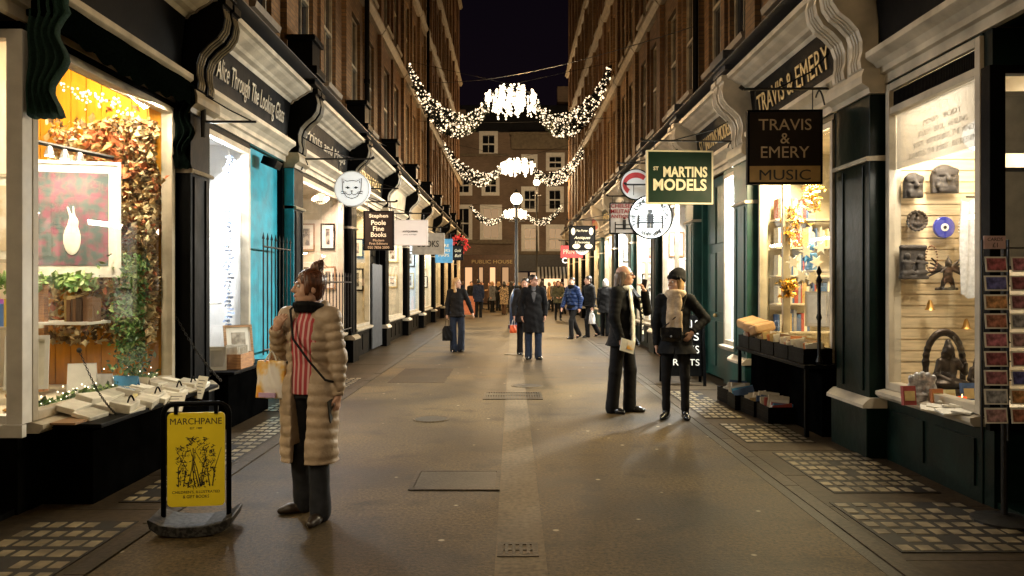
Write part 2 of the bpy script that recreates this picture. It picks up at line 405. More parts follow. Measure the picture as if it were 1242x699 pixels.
            q = np.stack(q, 1); flip = inside if ax != 1 else ~inside; q[flip] = q[flip][:, ::-1]; faces.append(q[(q >= 0).all(1)])
        f = np.concatenate(faces)
        # outward check
        return P, f
    def build(s, name, m, parent=None):
        v, f = s.mesh()
        if len(f):  # orient: outward faces give positive volume
            a, b, c = v[f[:, 0]], v[f[:, 1]], v[f[:, 2]]
            if (np.cross(b - a, c - a) * a).sum() < 0: f = f[:, ::-1]
        return npmesh(name, v, f, m, parent)
# ================================================================ ground
XW = 3.37
END_L, END_R = 50.0, 48.0
def ground_mat():
    m = bpy.data.materials.new('worn_tarmac'); m.use_nodes = True; nt = m.node_tree; b = nt.nodes['Principled BSDF']; N = nt.nodes.new; L = nt.links.new
    t = N('ShaderNodeTexCoord'); src = t.outputs['Object']
    n1 = N('ShaderNodeTexNoise'); n1.inputs['Scale'].default_value = .7; n1.inputs['Detail'].default_value = 8; L(src, n1.inputs['Vector'])
    r1 = N('ShaderNodeValToRGB'); r1.color_ramp.elements[0].position = .36; r1.color_ramp.elements[1].position = .64
    r1.color_ramp.elements[0].color = (.018, .0122, .0052, 1); r1.color_ramp.elements[1].color = (.085, .060, .028, 1); L(n1.outputs['Fac'], r1.inputs[0])
    n2 = N('ShaderNodeTexNoise'); n2.inputs['Scale'].default_value = 38; n2.inputs['Detail'].default_value = 4; n2.inputs['Roughness'].default_value = .75; L(src, n2.inputs['Vector'])
    r2 = N('ShaderNodeValToRGB'); r2.color_ramp.elements[0].position = .3; r2.color_ramp.elements[1].position = .72
    r2.color_ramp.elements[0].color = (.08, .08, .08, 1); r2.color_ramp.elements[1].color = (2.0, 1.92, 1.75, 1); L(n2.outputs['Fac'], r2.inputs[0])
    mu = N('ShaderNodeMixRGB'); mu.blend_type = 'MULTIPLY'; mu.inputs[0].default_value = 1; L(r1.outputs[0], mu.inputs[1]); L(r2.outputs[0], mu.inputs[2])
    # trodden gum and litter specks
    v = N('ShaderNodeTexVoronoi'); v.inputs['Scale'].default_value = 3.1; v.inputs['Randomness'].default_value = 1; L(src, v.inputs['Vector'])
    r3 = N('ShaderNodeValToRGB'); r3.color_ramp.interpolation = 'LINEAR'; r3.color_ramp.elements[0].position = .045; r3.color_ramp.elements[1].position = .075
    r3.color_ramp.elements[0].color = (1, 1, 1, 1); r3.color_ramp.elements[1].color = (0, 0, 0, 1); L(v.outputs['Distance'], r3.inputs[0])
    sp = N('ShaderNodeMixRGB'); L(r3.outputs[0], sp.inputs[0]); L(mu.outputs[0], sp.inputs[1]); sp.inputs[2].default_value = (.30, .26, .18, 1)
    # dark oily blotches
    n3 = N('ShaderNodeTexNoise'); n3.inputs['Scale'].default_value = 2.6; n3.inputs['Detail'].default_value = 3; L(src, n3.inputs['Vector'])
    r4 = N('ShaderNodeValToRGB'); r4.color_ramp.elements[0].position = .3; r4.color_ramp.elements[1].position = .46
    r4.color_ramp.elements[0].color = (.35, .33, .30, 1); r4.color_ramp.elements[1].color = (1, 1, 1, 1); L(n3.outputs['Fac'], r4.inputs[0])
    m2 = N('ShaderNodeMixRGB'); m2.blend_type = 'MULTIPLY'; m2.inputs[0].default_value = .8; L(sp.outputs[0], m2.inputs[1]); L(r4.outputs[0], m2.inputs[2])
    L(m2.outputs[0], b.inputs['Base Color'])
    mr = N('ShaderNodeMapRange'); mr.inputs[3].default_value = .38; mr.inputs[4].default_value = .72; L(n1.outputs['Fac'], mr.inputs[0]); L(mr.outputs[0], b.inputs['Roughness']); b.inputs['Specular IOR Level'].default_value = .15
    bp = N('ShaderNodeBump'); bp.inputs['Distance'].default_value = .006; bp.inputs['Strength'].default_value = .55; L(n2.outputs['Fac'], bp.inputs['Height']); L(bp.outputs[0], b.inputs['Normal'])
    return m
M['tarmac'] = ground_mat()
M['strip'] = pattern('pale_concrete_strip', 'noise', (.075, .057, .034), (.165, .128, .078), spec=.12, ws=30, edge=(.3, .7), rough=.6, dirt=.5, bumpd=.002)
M['slab'] = pattern('pavement_slab', 'noise', (.028, .019, .010), (.06, .043, .024), spec=.12, ws=22, edge=(.3, .7), rough=.55, dirt=.7, bumpd=.003)
M['kerb'] = pattern('granite_kerb', 'noise', (.024, .017, .010), (.07, .054, .033), spec=.12, ws=35, edge=(.3, .7), rough=.5, dirt=.8, bumpd=.004)
M['ironcover'] = pattern('iron_cover', 'noise', (.03, .027, .02), (.07, .06, .045), spec=.12, ws=60, edge=(.3, .7), rough=.5, dirt=.6, bumpd=.003)
M['lens'] = pattern('pavement_light_glass', 'noise', (.09, .07, .038), (.36, .30, .185), ws=7, edge=(.3, .7), rough=.3, dirt=.9, ns=3.5, bumpd=.002)
def structure(name, mb, m, **k): return tag(mb.build(name, m, **k), kind='structure')
structure('ground', MB().quad((-400, -60, -.12), (400, -60, -.12), (400, 700, -.12), (-400, 700, -.12)), M['tarmac'])
structure('road', MB().box(-2.3, 2.1, -8, 51, -.1, 0), M['tarmac'])
structure('centre_strip', MB().box(-.10, .19, 2.0, 30, -.05, .004), M['strip'])
structure('cross_road', MB().box(-40, 40, 51, 60.5, -.1, .004), pattern('cross_road_paving', 'noise', (.26, .19, .10), (.36, .27, .15), ws=12, edge=(.3, .7), rough=.55, bumpd=.002))
structure('far_pavement', MB().box(-40, 40, 60.5, 64.6, -.1, .1), M['slab'])
for nm, xa, xb in (('left_pavement', -3.4, -2.42), ('right_pavement', 2.22, 3.4)):
    mb = MB(); y = -8.0
    while y < 51:
        ln = .9 + .5 * rnd.random(); mb.box(xa + .004, xb, y + .004, min(51, y + ln) - .004, -.1, .008 + .003 * rnd.random()); y += ln
    structure(nm, mb, M['slab'])
    structure(nm + '_bed', MB().box(xa - .2, xb, -8, 51, -.11, .003), M['ironcover'])
for nm, xa, xb in (('left_kerb', -2.42, -2.3), ('right_kerb', 2.1, 2.22)):
    mb = MB(); y = -8.0
    while y < 51:
        ln = .8 + .4 * rnd.random(); mb.box(xa + .003, xb - .003, y + .004, min(51, y + ln) - .004, -.1, .009 + .004 * rnd.random()); y += ln
    structure(nm, mb, M['kerb'])

M['patch'] = pattern('asphalt_patch', 'noise', (.021, .0145, .0068), (.066, .046, .023), spec=.12, ws=40, edge=(.3, .7), rough=.6, dirt=.7, bumpd=.004)
for k, (xa, xb, ya, yb) in enumerate(((-2.0, -1.1, 12.5, 14.6),)):
    mb = MB(); n = 14; ed = [(xa + (xb - xa) * i / n, ya + rnd.uniform(-.02, .02)) for i in range(n)] + [(xb + rnd.uniform(-.02, .02), ya + (yb - ya) * i / n) for i in range(n)] + [(xb - (xb - xa) * i / n, yb + rnd.uniform(-.02, .02)) for i in range(n)] + [(xa + (rnd.uniform(-.0, .02) if k else 0), yb - (yb - ya) * i / n) for i in range(n)]
    mb.prism(ed, lambda a, b, d: (a, b, d), -.04, .0035); structure('road_patch', mb, M['patch'])
def pavement_light(x0, x1, y0, y1, nx, ny, label):
    r = thing('pavement_light', label, 'pavement light', ((x0 + x1) / 2, (y0 + y1) / 2, .03), 0, 'glass block pavement lights')
    MB().box(x0, x1, y0, y1, -.01, .0145).build('iron_frame', mat('dark_iron_grid', (.010, .008, .006), .6, nz=(20, .5), spec=.2), r)
    mb = MB(); cx, cy = (x1 - x0) / nx, (y1 - y0) / ny
    for j in range(ny):
        for i in range(nx):
            if rnd.random() < .05: continue
            a, b = x0 + i * cx + cx * .14, y0 + j * cy + cy * .17
            j1, j2 = rnd.uniform(-.06, .06), rnd.uniform(-.06, .06); mb.box(a + cx * j1, a + cx * (.70 + rnd.uniform(-.06, .06)), b + cy * j2, b + cy * (.62 + rnd.uniform(-.07, .07)), .005, .0160 + .003 * rnd.random())
    g = mb.build('glass_block', M['lens'], r); g['kind'] = 'stuff'
pavement_light(2.40, 3.2, 5.85, 7.25, 9, 8, 'grid of pale glass blocks set in the right pavement just past the kerb gutter')
pavement_light(2.26, 3.2, 4.55, 5.6, 8, 7, 'nearest grid of dull glass blocks in the right pavement below the statue window')
pavement_light(2.3, 2.98, 7.7, 8.75, 7, 7, 'grid of glass blocks in the pavement in front of the book crates on the ground')
pavement_light(2.24, 2.7, 9.1, 11.4, 5, 12, 'brightly lit grid of glass blocks beside the woman in the black beanie')
pavement_light(-3.1, -2.46, 3.9, 5.15, 6, 7, 'grid of dull glass blocks in the corner left of the yellow swing sign')
pavement_light(-2.82, -2.45, 5.6, 9.2, 4, 22, 'long grid of glass blocks behind the yellow swing sign along the dark shop base')
pavement_light(-3.1, -2.5, 9.6, 13.0, 6, 20, 'grid of glass blocks behind the woman in the puffer coat')

def cover(name, label, poly_w, poly_d, x, y, style):
    r = thing(name, label, 'drain cover', (x, y, .002))
    w, d = poly_w / 2, poly_d / 2
    if style == 'round':
        MB().lathe([(w, 0), (w, .009), (w * .96, .011), (w * .9, .007)], (x, y, -.001), 28).build('rim', M['strip'], r)
        MB().lathe([(w * .88, 0), (w * .88, .009), (.01, .010)], (x, y, 0), 28).build('lid', M['ironcover'], r); return
    mb = MB(); t = .035
    for a in ((-w, w, -d, -d + t), (-w, w, d - t, d), (-w, -w + t, -d + t, d - t), (w - t, w, -d + t, d - t)): mb.box(x + a[0], x + a[1], y + a[2], y + a[3], -.02, .009)
    mb.build('rim', M['kerb'], r)
    mb = MB()
    if style == 'grate':
        mb.box(x - w + t, x + w - t, y - d + t, y + d - t, -.03, -.015)
        k = int((2 * w - 2 * t) / .035)
        for i in range(k): a = x - w + t + (i + .2) * (2 * w - 2 * t) / k; mb.box(a, a + .02, y - d + t, y + d - t, -.015, .010)
        mb.box(x - w + t, x + w - t, y - .012, y + .012, -.015, .008)
    else: mb.box(x - w + t + .004, x + w - t - .004, y - d + t + .004, y + d - t - .004, -.02, .0075)
    mb.build('grating' if style == 'grate' else 'lid', M['ironcover'] if style != 'slab' else M['slab'], r)
cover('drain_grate', 'small iron drain grate on the pale strip, nearest the camera', .24, .24, .03, 4.62, 'grate')
cover('inspection_cover', 'large square inspection cover left of the pale strip in the foreground', .70, .62, -.45, 6.27, 'plate')
cover('drain_grate', 'wide iron drain grate across the pale strip beyond the square cover', .82, .7, .0, 11.0, 'grate')
cover('manhole_cover', 'small round iron lid left of the wide drain grate', .42, .42, -.95, 9.1, 'round')
cover('manhole_cover', 'oval looking iron lid on the strip just past the wide drain grate', .5, .5, .22, 12.1, 'round')
cover('manhole_cover', 'pale ringed round cover by the feet of the man in the long black overcoat', .7, .7, .15, 17.6, 'round')

# ================================================================ shop buildings
CORN = [(0, 4.22), (.12, 4.22), (.15, 4.26), (.21, 4.28), (.24, 4.31), (.33, 4.36), (.37, 4.39), (.42, 4.40), (.42, 4.46), (.40, 4.48), (0, 4.58)]
ARCH = [(0, 3.36), (.05, 3.36), (.05, 3.44), (.09, 3.45), (.09, 3.50), (.13, 3.55), (.19, 3.59), (.2, 3.60), (.2, 3.65), (0, 3.665)]
BRK = [(.06, 3.50), (.18, 3.50), (.215, 3.53), (.225, 3.60), (.205, 3.68), (.205, 3.78), (.24, 3.88), (.32, 3.97), (.41, 4.04), (.47, 4.13), (.49, 4.24), (.47, 4.33), (.47, 4.37), (.5, 4.38), (.5, 4.45), (.06, 4.45)]
def open_wall(mb, X, d, y0, y1, z0, z1, ops, dep):
    ys = sorted({y0, y1, *[o[0] for o in ops], *[o[1] for o in ops]}); zs = sorted({z0, z1, *[o[2] for o in ops], *[o[3] for o in ops]})
    for a, b in zip(ys, ys[1:]):
        for c, e in zip(zs, zs[1:]):
            if any(o[0] <= a and b <= o[1] and o[2] <= c and e <= o[3] for o in ops): continue
            mb.quad((X(d), a, c), (X(d), b, c), (X(d), b, e), (X(d), a, e))
    for a, b, c, e in ops:
        q = d - dep
        mb.quad((X(d), a, c), (X(q), a, c), (X(q), a, e), (X(d), a, e)); mb.quad((X(d), b, c), (X(q), b, c), (X(q), b, e), (X(d), b, e))
        mb.quad((X(d), a, c), (X(d), b, c), (X(q), b, c), (X(q), a, c)); mb.quad((X(d), a, e), (X(d), b, e), (X(q), b, e), (X(q), a, e))
STOREYS = [(5.25, 7.35), (8.45, 10.6), (11.7, 13.8), (14.8, 16.6)]
def bay(side, y0, y1, label, pw=.6, win=None, door=None, paint='green', trim='cream', capm=None, light=(1, .78, .45), power=30, fascia=None, fpaint='black', fmat='gold', fh=.26,
        depth=1.05, near_open=False, inner='shopwall', endm=None, brick='brick', upwin=2, block=True, mull=(), transom=None, sillz=.64, wtop=3.28, backd=None, pil=True, topz=19.6, winc='dimcream', fw=None, lamp=True, unlit=False, seed=0, opening=None, tilt=.9, ceil=None):
    X = lambda d: side * (XW - d); P = lambda a, b, q: (X(a), q, b)
    r = thing('shop_building', label, 'shop', (side * XW, (y0 + y1) / 2, 0)); rr = random.Random(seed + int(y0 * 10) + (side > 0) * 1000)
    ceil = ceil or wtop + .05; paint, trim = M[paint], M[trim]; capm = M[capm] if capm else trim
    py = y0 + pw if pil else y0
    if pil:
        mb = MB(); mb.box(X(0), X(.16), y0, py, .46, 3.30); mb.box(X(0), X(.2), y0 - .03, py + .03, 0, .46)
        for c in (.2, .8): yy = y0 + pw * c; mb.box(X(.16), X(.175), yy - .035, yy + .035, .6, 2.65)
        pl = mb.build('pilaster', paint, r, bevel=.006)
        for nm, poly, e in (('base_moulding', [(0, .46), (.24, .46), (.24, .49), (.21, .52), (.17, .55), (0, .55)], .045), ('neck_moulding', [(0, 2.68), (.19, 2.68), (.2, 2.70), (.19, 2.72), (0, 2.73)], .02),
                            ('capital', [(0, 3.28), (.18, 3.28), (.19, 3.33), (.25, 3.37), (.25, 3.44), (.23, 3.5), (0, 3.5)], .05)):
            MB().prism(poly, P, y0 - e, py + e).build(nm, capm, r)
        mb = MB(); a, b = y0 + pw * .06, y0 + pw * .44; mb.prism(BRK, P, a, b); a2, b2 = y0 + pw * .56, y0 + pw * .94; mb.prism(BRK, P, a2, b2)
        rb = MB()
        for q in ((a + b) / 2, (a2 + b2) / 2):
            for dq in (-.055, 0, .055): (mb if side > 0 else rb).tube([(X(p[0]), q + dq, p[1]) for p in BRK[2:12]], .012, 6)
        mb.box(X(.05), X(.19), b, a2, 3.5, 4.3)
        bk_ = mb.build('bracket', trim if side > 0 else M['black'], r)
        if side < 0: rb.build('rib', capm, bk_)
        if block:
            mb = MB(); mb.box(X(.05), X(.46), y0 + .02, py - .02, 4.52, 4.66); mb.box(X(.02), X(.5), y0 - .03, py + .03, 4.66, 4.78)
            if side < 0: mb.box(X(.04), X(.42), y0 + .03, py - .03, 4.78, 5.16); mb.box(X(.02), X(.47), y0 - .02, py + .02, 5.16, 5.24)
            mb.build('pedestal', M['lead'] if side > 0 else M['black'], r, bevel=.008)
    # long mouldings
    MB().prism(CORN, P, y0, y1).build('cornice', trim, r); MB().prism(ARCH, P, py, y1).build('architrave', trim, r)
    MB().box(X(.01), X(.5), y0, y1, 4.585, 4.6).build('cornice_flashing', M['lead'], r)
    mb = MB(); fa = (py + .05, y1 - .03); mb.prism([(.0, 3.67), (.07, 3.67), (.13, 4.21), (0, 4.21)], P, *fa); fo = mb.build('fascia_board', M[fpaint], r)
    if fascia:
        up = nrm((X(.13) - X(.07), 0, .54)); c = np.array([X(.102), (fa[0] + fa[1]) / 2, 3.94]); rt = np.array([0, -side, 0.])
        c = c + np.cross(rt, up) * .004
        mb = MB(); lettering(mb, fascia, c, rt, up, h=fh, w=fw or (fa[1] - fa[0]) * .82, ext=.008); mb.build('lettering', M[fmat], fo)
    # infill, riser
    wins = win if isinstance(win, list) else ([win] if win else [])
    gaps = sorted(wins + ([door[:2]] if door else []) + ([opening] if opening else []))
    mb = MB(); q = py
    for a, b in gaps + [(y1, y1)]:
        if a - q > .01: mb.box(X(-.3), X(.02), q, a, 0, 3.36)
        q = b
    for a, b in wins: mb.box(X(-.25), X(.03), a, b, 0, sillz - .08); mb.box(X(-.2), X(.03), a, b, wtop, 3.36)
    for a, b in wins:
        k = max(1, round((b - a) / .8))
        for i in range(k): s_ = (b - a) / k; mb.box(X(.03), X(.045), a + i * s_ + .08, a + (i + 1) * s_ - .08, .12, sillz - .18)
    mb.build('stall_riser', paint, r)
    if door:
        a, b, dm = door[:3]; mb = MB(); mb.box(X(-.12), X(-.06), a, b, .02, 3.36)
        for (u0, u1) in ((.1, .46), (.54, .9)) if dm != 'teal' else ():
            for (z0, z1) in ((.2, .95), (1.1, 2.1), (2.25, 3.2)): mb.box(X(-.06), X(-.035), a + (b - a) * u0, a + (b - a) * u1, z0, z1)
        dd = mb.build('door' if dm != 'teal' else 'painted_wall', M[dm], r, bevel=.008)
        if dm != 'teal': MB().ball((X(-.02), a + (b - a) * .5, 1.05), .035).build('handle', M['gold'], dd, smooth=True)
    for wi, (a, b) in enumerate(wins):
        f = .065; mb = MB(); z0, z1 = sillz, wtop
        mb.box(X(-.06), X(.05), a, a + f, z0, z1); mb.box(X(-.06), X(.05), b - f, b, z0, z1); mb.box(X(-.06), X(.048), a + f, b - f, z1 - f, z1); mb.box(X(-.06), X(.048), a + f, b - f, z0, z0 + f)
        for m_ in mull: yy = a + (b - a) * m_; mb.box(X(-.05), X(.045), yy - .025, yy + .025, z0 + f, z1 - f)
        if transom: mb.box(X(-.05), X(.043), a + f, b - f, transom - .03, transom + .03)
        fr = mb.build('shop_window', trim if trim is not M['dimcream'] else M['cream'], r, bevel=.005)
        MB().quad((X(.0), a + f, z0 + f), (X(.0), b - f, z0 + f), (X(.0), b - f, z1 - f), (X(.0), a + f, z1 - f)).build('pane', M['glass'], fr)
        mb = MB(); mb.prism([(0, z0 - .08), (.10, z0 - .08), (.13, z0 - .05), (.13, z0 - .02), (.05, z0 - .003), (0, z0 - .003)], P, a - .02, b + .02); mb.build('sill', trim if trim is not M['dimcream'] else M['cream'], fr)
        bd = backd or depth; mb = MB()
        mb.quad((X(-bd), a, z0 - .06), (X(-bd), b, z0 - .06), (X(-bd), b, ceil), (X(-bd), a, ceil))
        mb.quad((X(-.06), a, z0 - .03), (X(-.06), b, z0 - .03), (X(-bd), b, z0 - .03), (X(-bd), a, z0 - .03))
        mb.quad((X(-.05), a, ceil - .01), (X(-.05), b, ceil - .01), (X(-bd), b, ceil - .01), (X(-bd), a, ceil - .01))
        if not near_open: mb.quad((X(-.06), a + .004, z0 - .06), (X(-bd), a + .004, z0 - .06), (X(-bd), a + .004, ceil), (X(-.06), a + .004, ceil))
        if not endm: mb.quad((X(-.06), b - .004, z0 - .06), (X(-bd), b - .004, z0 - .06), (X(-bd), b - .004, ceil), (X(-.06), b - .004, ceil))
        db = mb.build('display_recess', M[inner], fr, fixn=False)
        if endm:
            em, way, step = endm; mb = MB(); mb.box(X(-.31), X(-bd), b - .001, b + .03, z0 - .06, ceil); mb.box(X(-.066), X(-.305), b - .0025, b - .0015, z0 - .03, ceil - .01); rng = (z0 - .06, ceil) if way == 'h' else (.065, bd); k = int((rng[1] - rng[0]) / step)
            for i in range(k):
                q0 = rng[0] + i * step + .005; q1 = q0 + step - .010
                if way == 'h': mb.box(X(-.067), X(-bd), b - .018, b - .003, q0, q1)
                else: mb.box(X(-q0), X(-q1), b - .018, b - .003, z0 - .03, ceil - .01)
            mb.build('end_wall', M[em], fr)
        if not unlit and lamp:
            ml = (b - a) * .7; yy = (a + b) / 2
            lm = MB().box(X(-.10), X(-.15), yy - ml / 2, yy + ml / 2, ceil - .07, ceil - .02).build('lamp', emis(f'lamp_glow_{light}', light, 14, False), fr)
            area('display_light', (X(-.2), yy, ceil - (.09 if ceil > 3.6 else .24)), (-side * tilt, 0, -1), ml, .12, power, light, lm)
    # upper storeys
    mb = MB(); ops = []; w = y1 - y0; ztop = CH + 345 * (y1 + .5) / FP + .6
    cs = {1: (.55,), 2: (.34, .76), 3: (.26, .54, .82)}[upwin]; ww = {1: 1.2, 2: .92, 3: .74}[upwin]
    for (z0, z1) in STOREYS:
        for c in cs: ops.append((y0 + w * c - ww / 2, y0 + w * c + ww / 2, z0, z1))
    dd = -.03; open_wall(mb, X, dd, y0, y1, 4.56, topz, ops, .2)
    mb.box(X(dd - .2), X(-6), y0, y1, max(3.40, ceil + .012), topz); mb.box(X(-.002), X(-.2), y0, y1, 3.362, 4.555)
    for c0, c1, de in ((y0 - .02, y0 + .42, .09), (y0 + w * (cs[0] + cs[-1]) / 2 - .1, y0 + w * (cs[0] + cs[-1]) / 2 + .1, .06)):
        if len(cs) == 1 and de == .06: continue
        mb.box(X(dd - .05), X(dd + de), c0, c1, 4.57, topz - .3)
    mb.build('wall', M[brick], r, fixn=False)
    for z in (7.85, 11.1, 14.2, topz - .5):
        if z < ztop: MB().prism([(-.05, z), (.08, z), (.12, z + .06), (.17, z + .12), (.17, z + .18), (-.05, z + .22)], P, y0, y1).build('string_course', M['stone'], r)
    for i, o in enumerate(ops):
        if o[2] > ztop: continue
        a, b, z0, z1 = o; q = dd - .13; mb = MB(); t = .06
        mb.box(X(q), X(q + .06), a + .002, a + t, z0 + .002, z1 - .002); mb.box(X(q), X(q + .06), b - t, b - .002, z0 + .002, z1 - .002)
        mb.box(X(q), X(q + .058), a + t, b - t, z0 + .002, z0 + t); mb.box(X(q), X(q + .058), a + t, b - t, z1 - t, z1 - .002)
        zm = (z0 + z1) / 2; mb.box(X(q), X(q + .075), a + t, b - t, zm - .03, zm + .03)
        if y0 < 24: mb.box(X(q + .01), X(q + .05), (a + b) / 2 - .012, (a + b) / 2 + .012, z0 + t, z1 - t)
        fr = mb.build('window', M[winc], r)
        MB().box(X(q + .015), X(q + .021), a + .004, b - .004, z0 + .004, z1 - .004).build('pane', M['darkglass'], fr)
        MB().prism([(dd - .1, z0 - .12), (dd + .1, z0 - .12), (dd + .12, z0 - .04), (dd - .1, z0 - .002)], P, a - .08, b + .08).build('sill', M['stone'], fr)
    return r
WARM = (1, .74, .40); TUNG = (1, .66, .32); COOL = (.86, .94, 1.0); PINK = (1, .74, .62); NEUT = (1, .86, .66)

M['slatwood'] = mat('slatwall_wood', (.72, .56, .34), .5, nz=(4, .2), nstretch=(1, 1, 14))
# ---- right side, near to far
R0 = bay(1, 4.14, 7.04, 'bookshop with carved statues and a slatted end wall behind a cream framed window', pil=False, win=(5.57, 6.98), paint='green', light=NEUT, power=70, tilt=-0.2, fascia=None, near_open=True, opening=(4.14, 5.57), endm=('slatwood', 'h', .1), upwin=2, brick='brick', depth=.98, wtop=3.34, transom=3.1)
R1 = bay(1, 7.05, 10.73, 'music shop with a brilliantly lit window and books outside in crates', pw=.72, win=(8.15, 10.6), light=(1, .80, .46), power=330, tilt=0.6, fascia='TRAVIS & EMERY', fh=.26, paint='green', mull=(.62,), upwin=2, depth=1.0)
R2 = bay(1, 10.74, 13.9, 'green model shop front with a closed panelled door and narrow white window', pw=.66, win=(11.55, 12.35), door=(12.45, 13.8, 'green2'), light=COOL, power=520, tilt=1.15, fascia='ST MARTINS MODELS', fh=.22, paint='green2', inner='shopwhite')
R3 = bay(1, 13.95, 17.6, 'white lit medal shop behind the talking couple', pw=.62, win=(14.8, 17.4), light=(1, .92, .8), power=300, tilt=1.0, fascia='MEDALS', fh=.24, paint='green2', inner='shopwhite', mull=(.5,))
R4 = bay(1, 17.65, 21.2, 'dark green militaria shop with one bright window past the medal shop', pw=.6, win=(18.5, 21.0), light=(1, .93, .8), power=620, tilt=1.5, fascia='ANTIQUES', fh=.24, paint='green', inner='shopwhite', mull=(.5,), brick='brick2')
R5 = bay(1, 21.25, 24.8, 'shop throwing a cold white pool of light across the road', pw=.6, win=(22.1, 24.6), light=(1, .95, .86), power=760, tilt=1.3, fascia='BOOKS', fh=.24, fpaint='cream', fmat='ink', paint='green2', inner='shopwhite')
R6 = bay(1, 24.85, 28.5, 'green shopfront just before the far red sign', pw=.6, win=(25.7, 28.3), light=(1, .9, .7), power=240, fascia='PRINTS', fh=.24, fpaint='green', paint='green', mull=(.5,))
R7 = bay(1, 28.55, 32.2, 'shop under the small red sign with light green corner post', pw=.6, win=(29.4, 32.0), light=WARM, power=140, fascia='MAPS', fh=.24, fpaint='red', fmat='bone' if False else 'gold', paint='green2', brick='brick2')
R8 = bay(1, 32.25, 36, 'far right shop with warm window behind the green jacket walker', pw=.6, win=(33.1, 35.8), light=WARM, power=140, paint='green')
R9 = bay(1, 36.05, 39.8, 'far right dark shop second from the street corner', pw=.6, win=(36.9, 39.6), light=WARM, power=140, paint='black')
R10 = bay(1, 39.85, 43.6, 'far right shop next to the street corner house', pw=.6, win=(40.7, 43.4), light=TUNG, power=140, paint='green')
R11 = bay(1, 43.65, END_R, 'corner building at the far right end of the lane', pw=.6, win=(44.6, 47.4), light=TUNG, power=160, paint='green', brick='brick2')
# ---- left side
L0 = bay(-1, 4.14, 7.78, "children's bookshop with yellow boarded display, ivy and black awning", pil=False, win=(5.42, 7.70), paint='black', trim='cream', light=(1, .84, .58), power=300, tilt=-0.35, fascia='16', fw=.2, fh=.2, near_open=True, endm=('yellow_board', 'v', .15), opening=(4.14, 5.42), depth=1.5, wtop=3.3, ceil=3.95, sillz=.62, upwin=2)
L1 = bay(-1, 7.8, 11.45, 'looking glass shop with white window and turquoise painted wall', pw=.5, win=(8.42, 9.92), door=(10.0, 11.4, 'teal'), light=(.95, .97, 1), power=230, tilt=0.8, fascia='Alice Through The Looking Glass', fmat='bone' if False else 'cream', fh=.3, paint='black', capm='dimcream', inner='shopwhite')
L2 = bay(-1, 11.5, 15.55, 'shop with rosy lit window behind a low iron rail', pw=.5, win=(12.3, 15.4), light=PINK, power=230, fascia='Prints and Maps', fmat='cream', fh=.22, paint='black', capm='dimcream', inner='shopwall')
L3 = bay(-1, 15.6, 19.7, 'fine books shop with black fluted shutter beside its window', pw=.5, win=(16.4, 18.2), door=(18.3, 19.6, 'black'), light=WARM, power=80, fascia='STEPHEN POOLE', fh=.2, paint='black', capm='dimcream')
L4 = bay(-1, 19.75, 23.8, 'pale fronted shop under the blank white hanging sign', pw=.5, win=(20.7, 23.6), light=(1, .9, .74), power=170, fpaint='cream', paint='black', capm='cream', brick='brick2')
L5 = bay(-1, 23.85, 27.9, 'shop with a cold blue lit window on the left', pw=.5, win=(24.8, 27.7), light=(.6, .82, 1), power=170, fpaint='dimcream', paint='black', capm='cream', inner='shopwhite')
L6 = bay(-1, 27.95, 32, 'shop past the blue window beside the blonde walker', pw=.5, win=(28.9, 31.8), light=(1, .95, .85), power=220, fpaint='dimcream', paint='black', capm='cream')
L7 = bay(-1, 32.05, 36.1, 'far left shop behind the blonde walker', pw=.5, win=(33, 35.9), light=WARM, power=130, paint='black', capm='dimcream', brick='brick2')
L8 = bay(-1, 36.15, 40.2, 'far left shop beside the dark standing figure', pw=.5, win=(37.1, 40), light=TUNG, power=130, paint='black', capm='dimcream')
L9 = bay(-1, 40.25, 44.3, 'far left shop one before the street corner', pw=.5, win=(41.2, 44.1), light=TUNG, power=130, paint='black', capm='dimcream')
L10 = bay(-1, 44.35, END_L, 'corner building at the far left end of the lane', pw=.5, win=(45.3, 49.4), light=TUNG, power=160, paint='black', capm='dimcream', brick='brick2')
# ---- the two fronts beside the viewer (out of frame, seen when stepping aside)
RX = bay(1, .2, 4.1, 'lit green shopfront beside the viewer on the right', pw=.6, win=(1.1, 3.9), light=NEUT, power=25, paint='green')
LX = bay(-1, .2, 4.1, 'brightly lit black shopfront beside the viewer on the left', pw=.5, win=(1.1, 3.9), light=(1, .82, .56), power=90, paint='black', capm='dimcream')
# return windows into the doorways of the two nearest shops
def return_window(side, r, y, x_out, trim, zs, zt, mid=None, door_y=4.15):
    X = lambda d: side * (XW - d); a, b = X(-.0), X(-x_out); lo, hi = min(a, b), max(a, b); mb = MB(); f = .06
    mb.box(X(.05), X(-.06), y - .0, y + .11, zs, zt); mb.box(b, b - side * -.06 * 1, y, y + .1, zs, zt)
    mb.box(X(-.06), b, y, y + .09, zs, zs + f); mb.box(X(-.06), b, y, y + .09, zt - f, zt)
    fr = mb.build('return_window', M[trim], r, bevel=.004)
    MB().quad((X(-.06), y + .04, zs + f), (b, y + .04, zs + f), (b, y + .04, zt - f), (X(-.06), y + .04, zt - f)).build('pane', M['glass'], fr)
    MB().box(X(.08), b, y - .05, y - .002, zs - .08, zs + .004).build('sill', M[trim], fr)
    mb = MB(); mb.box(X(.02), b, y + .0, y + .12, 0, zs - .082); MB().box(X(.02), b, y + .02, y + .12, zt + .002, 3.38).build('return_header', M['black'] if side < 0 else M['green'], r)
    mb.build('return_riser', M['black'] if side < 0 else M['green'], r)
    mb = MB(); mb.box(X(-x_out - .02), X(-x_out - .3), door_y, y + .1, 0, 3.4); mb.box(X(0), X(-x_out - .3), door_y, y, 3.36, 3.46); mb.box(X(-.0), X(-x_out), door_y, y, -.02, .05)
    mb.build('doorway', M['black'] if side < 0 else M['green'], r)
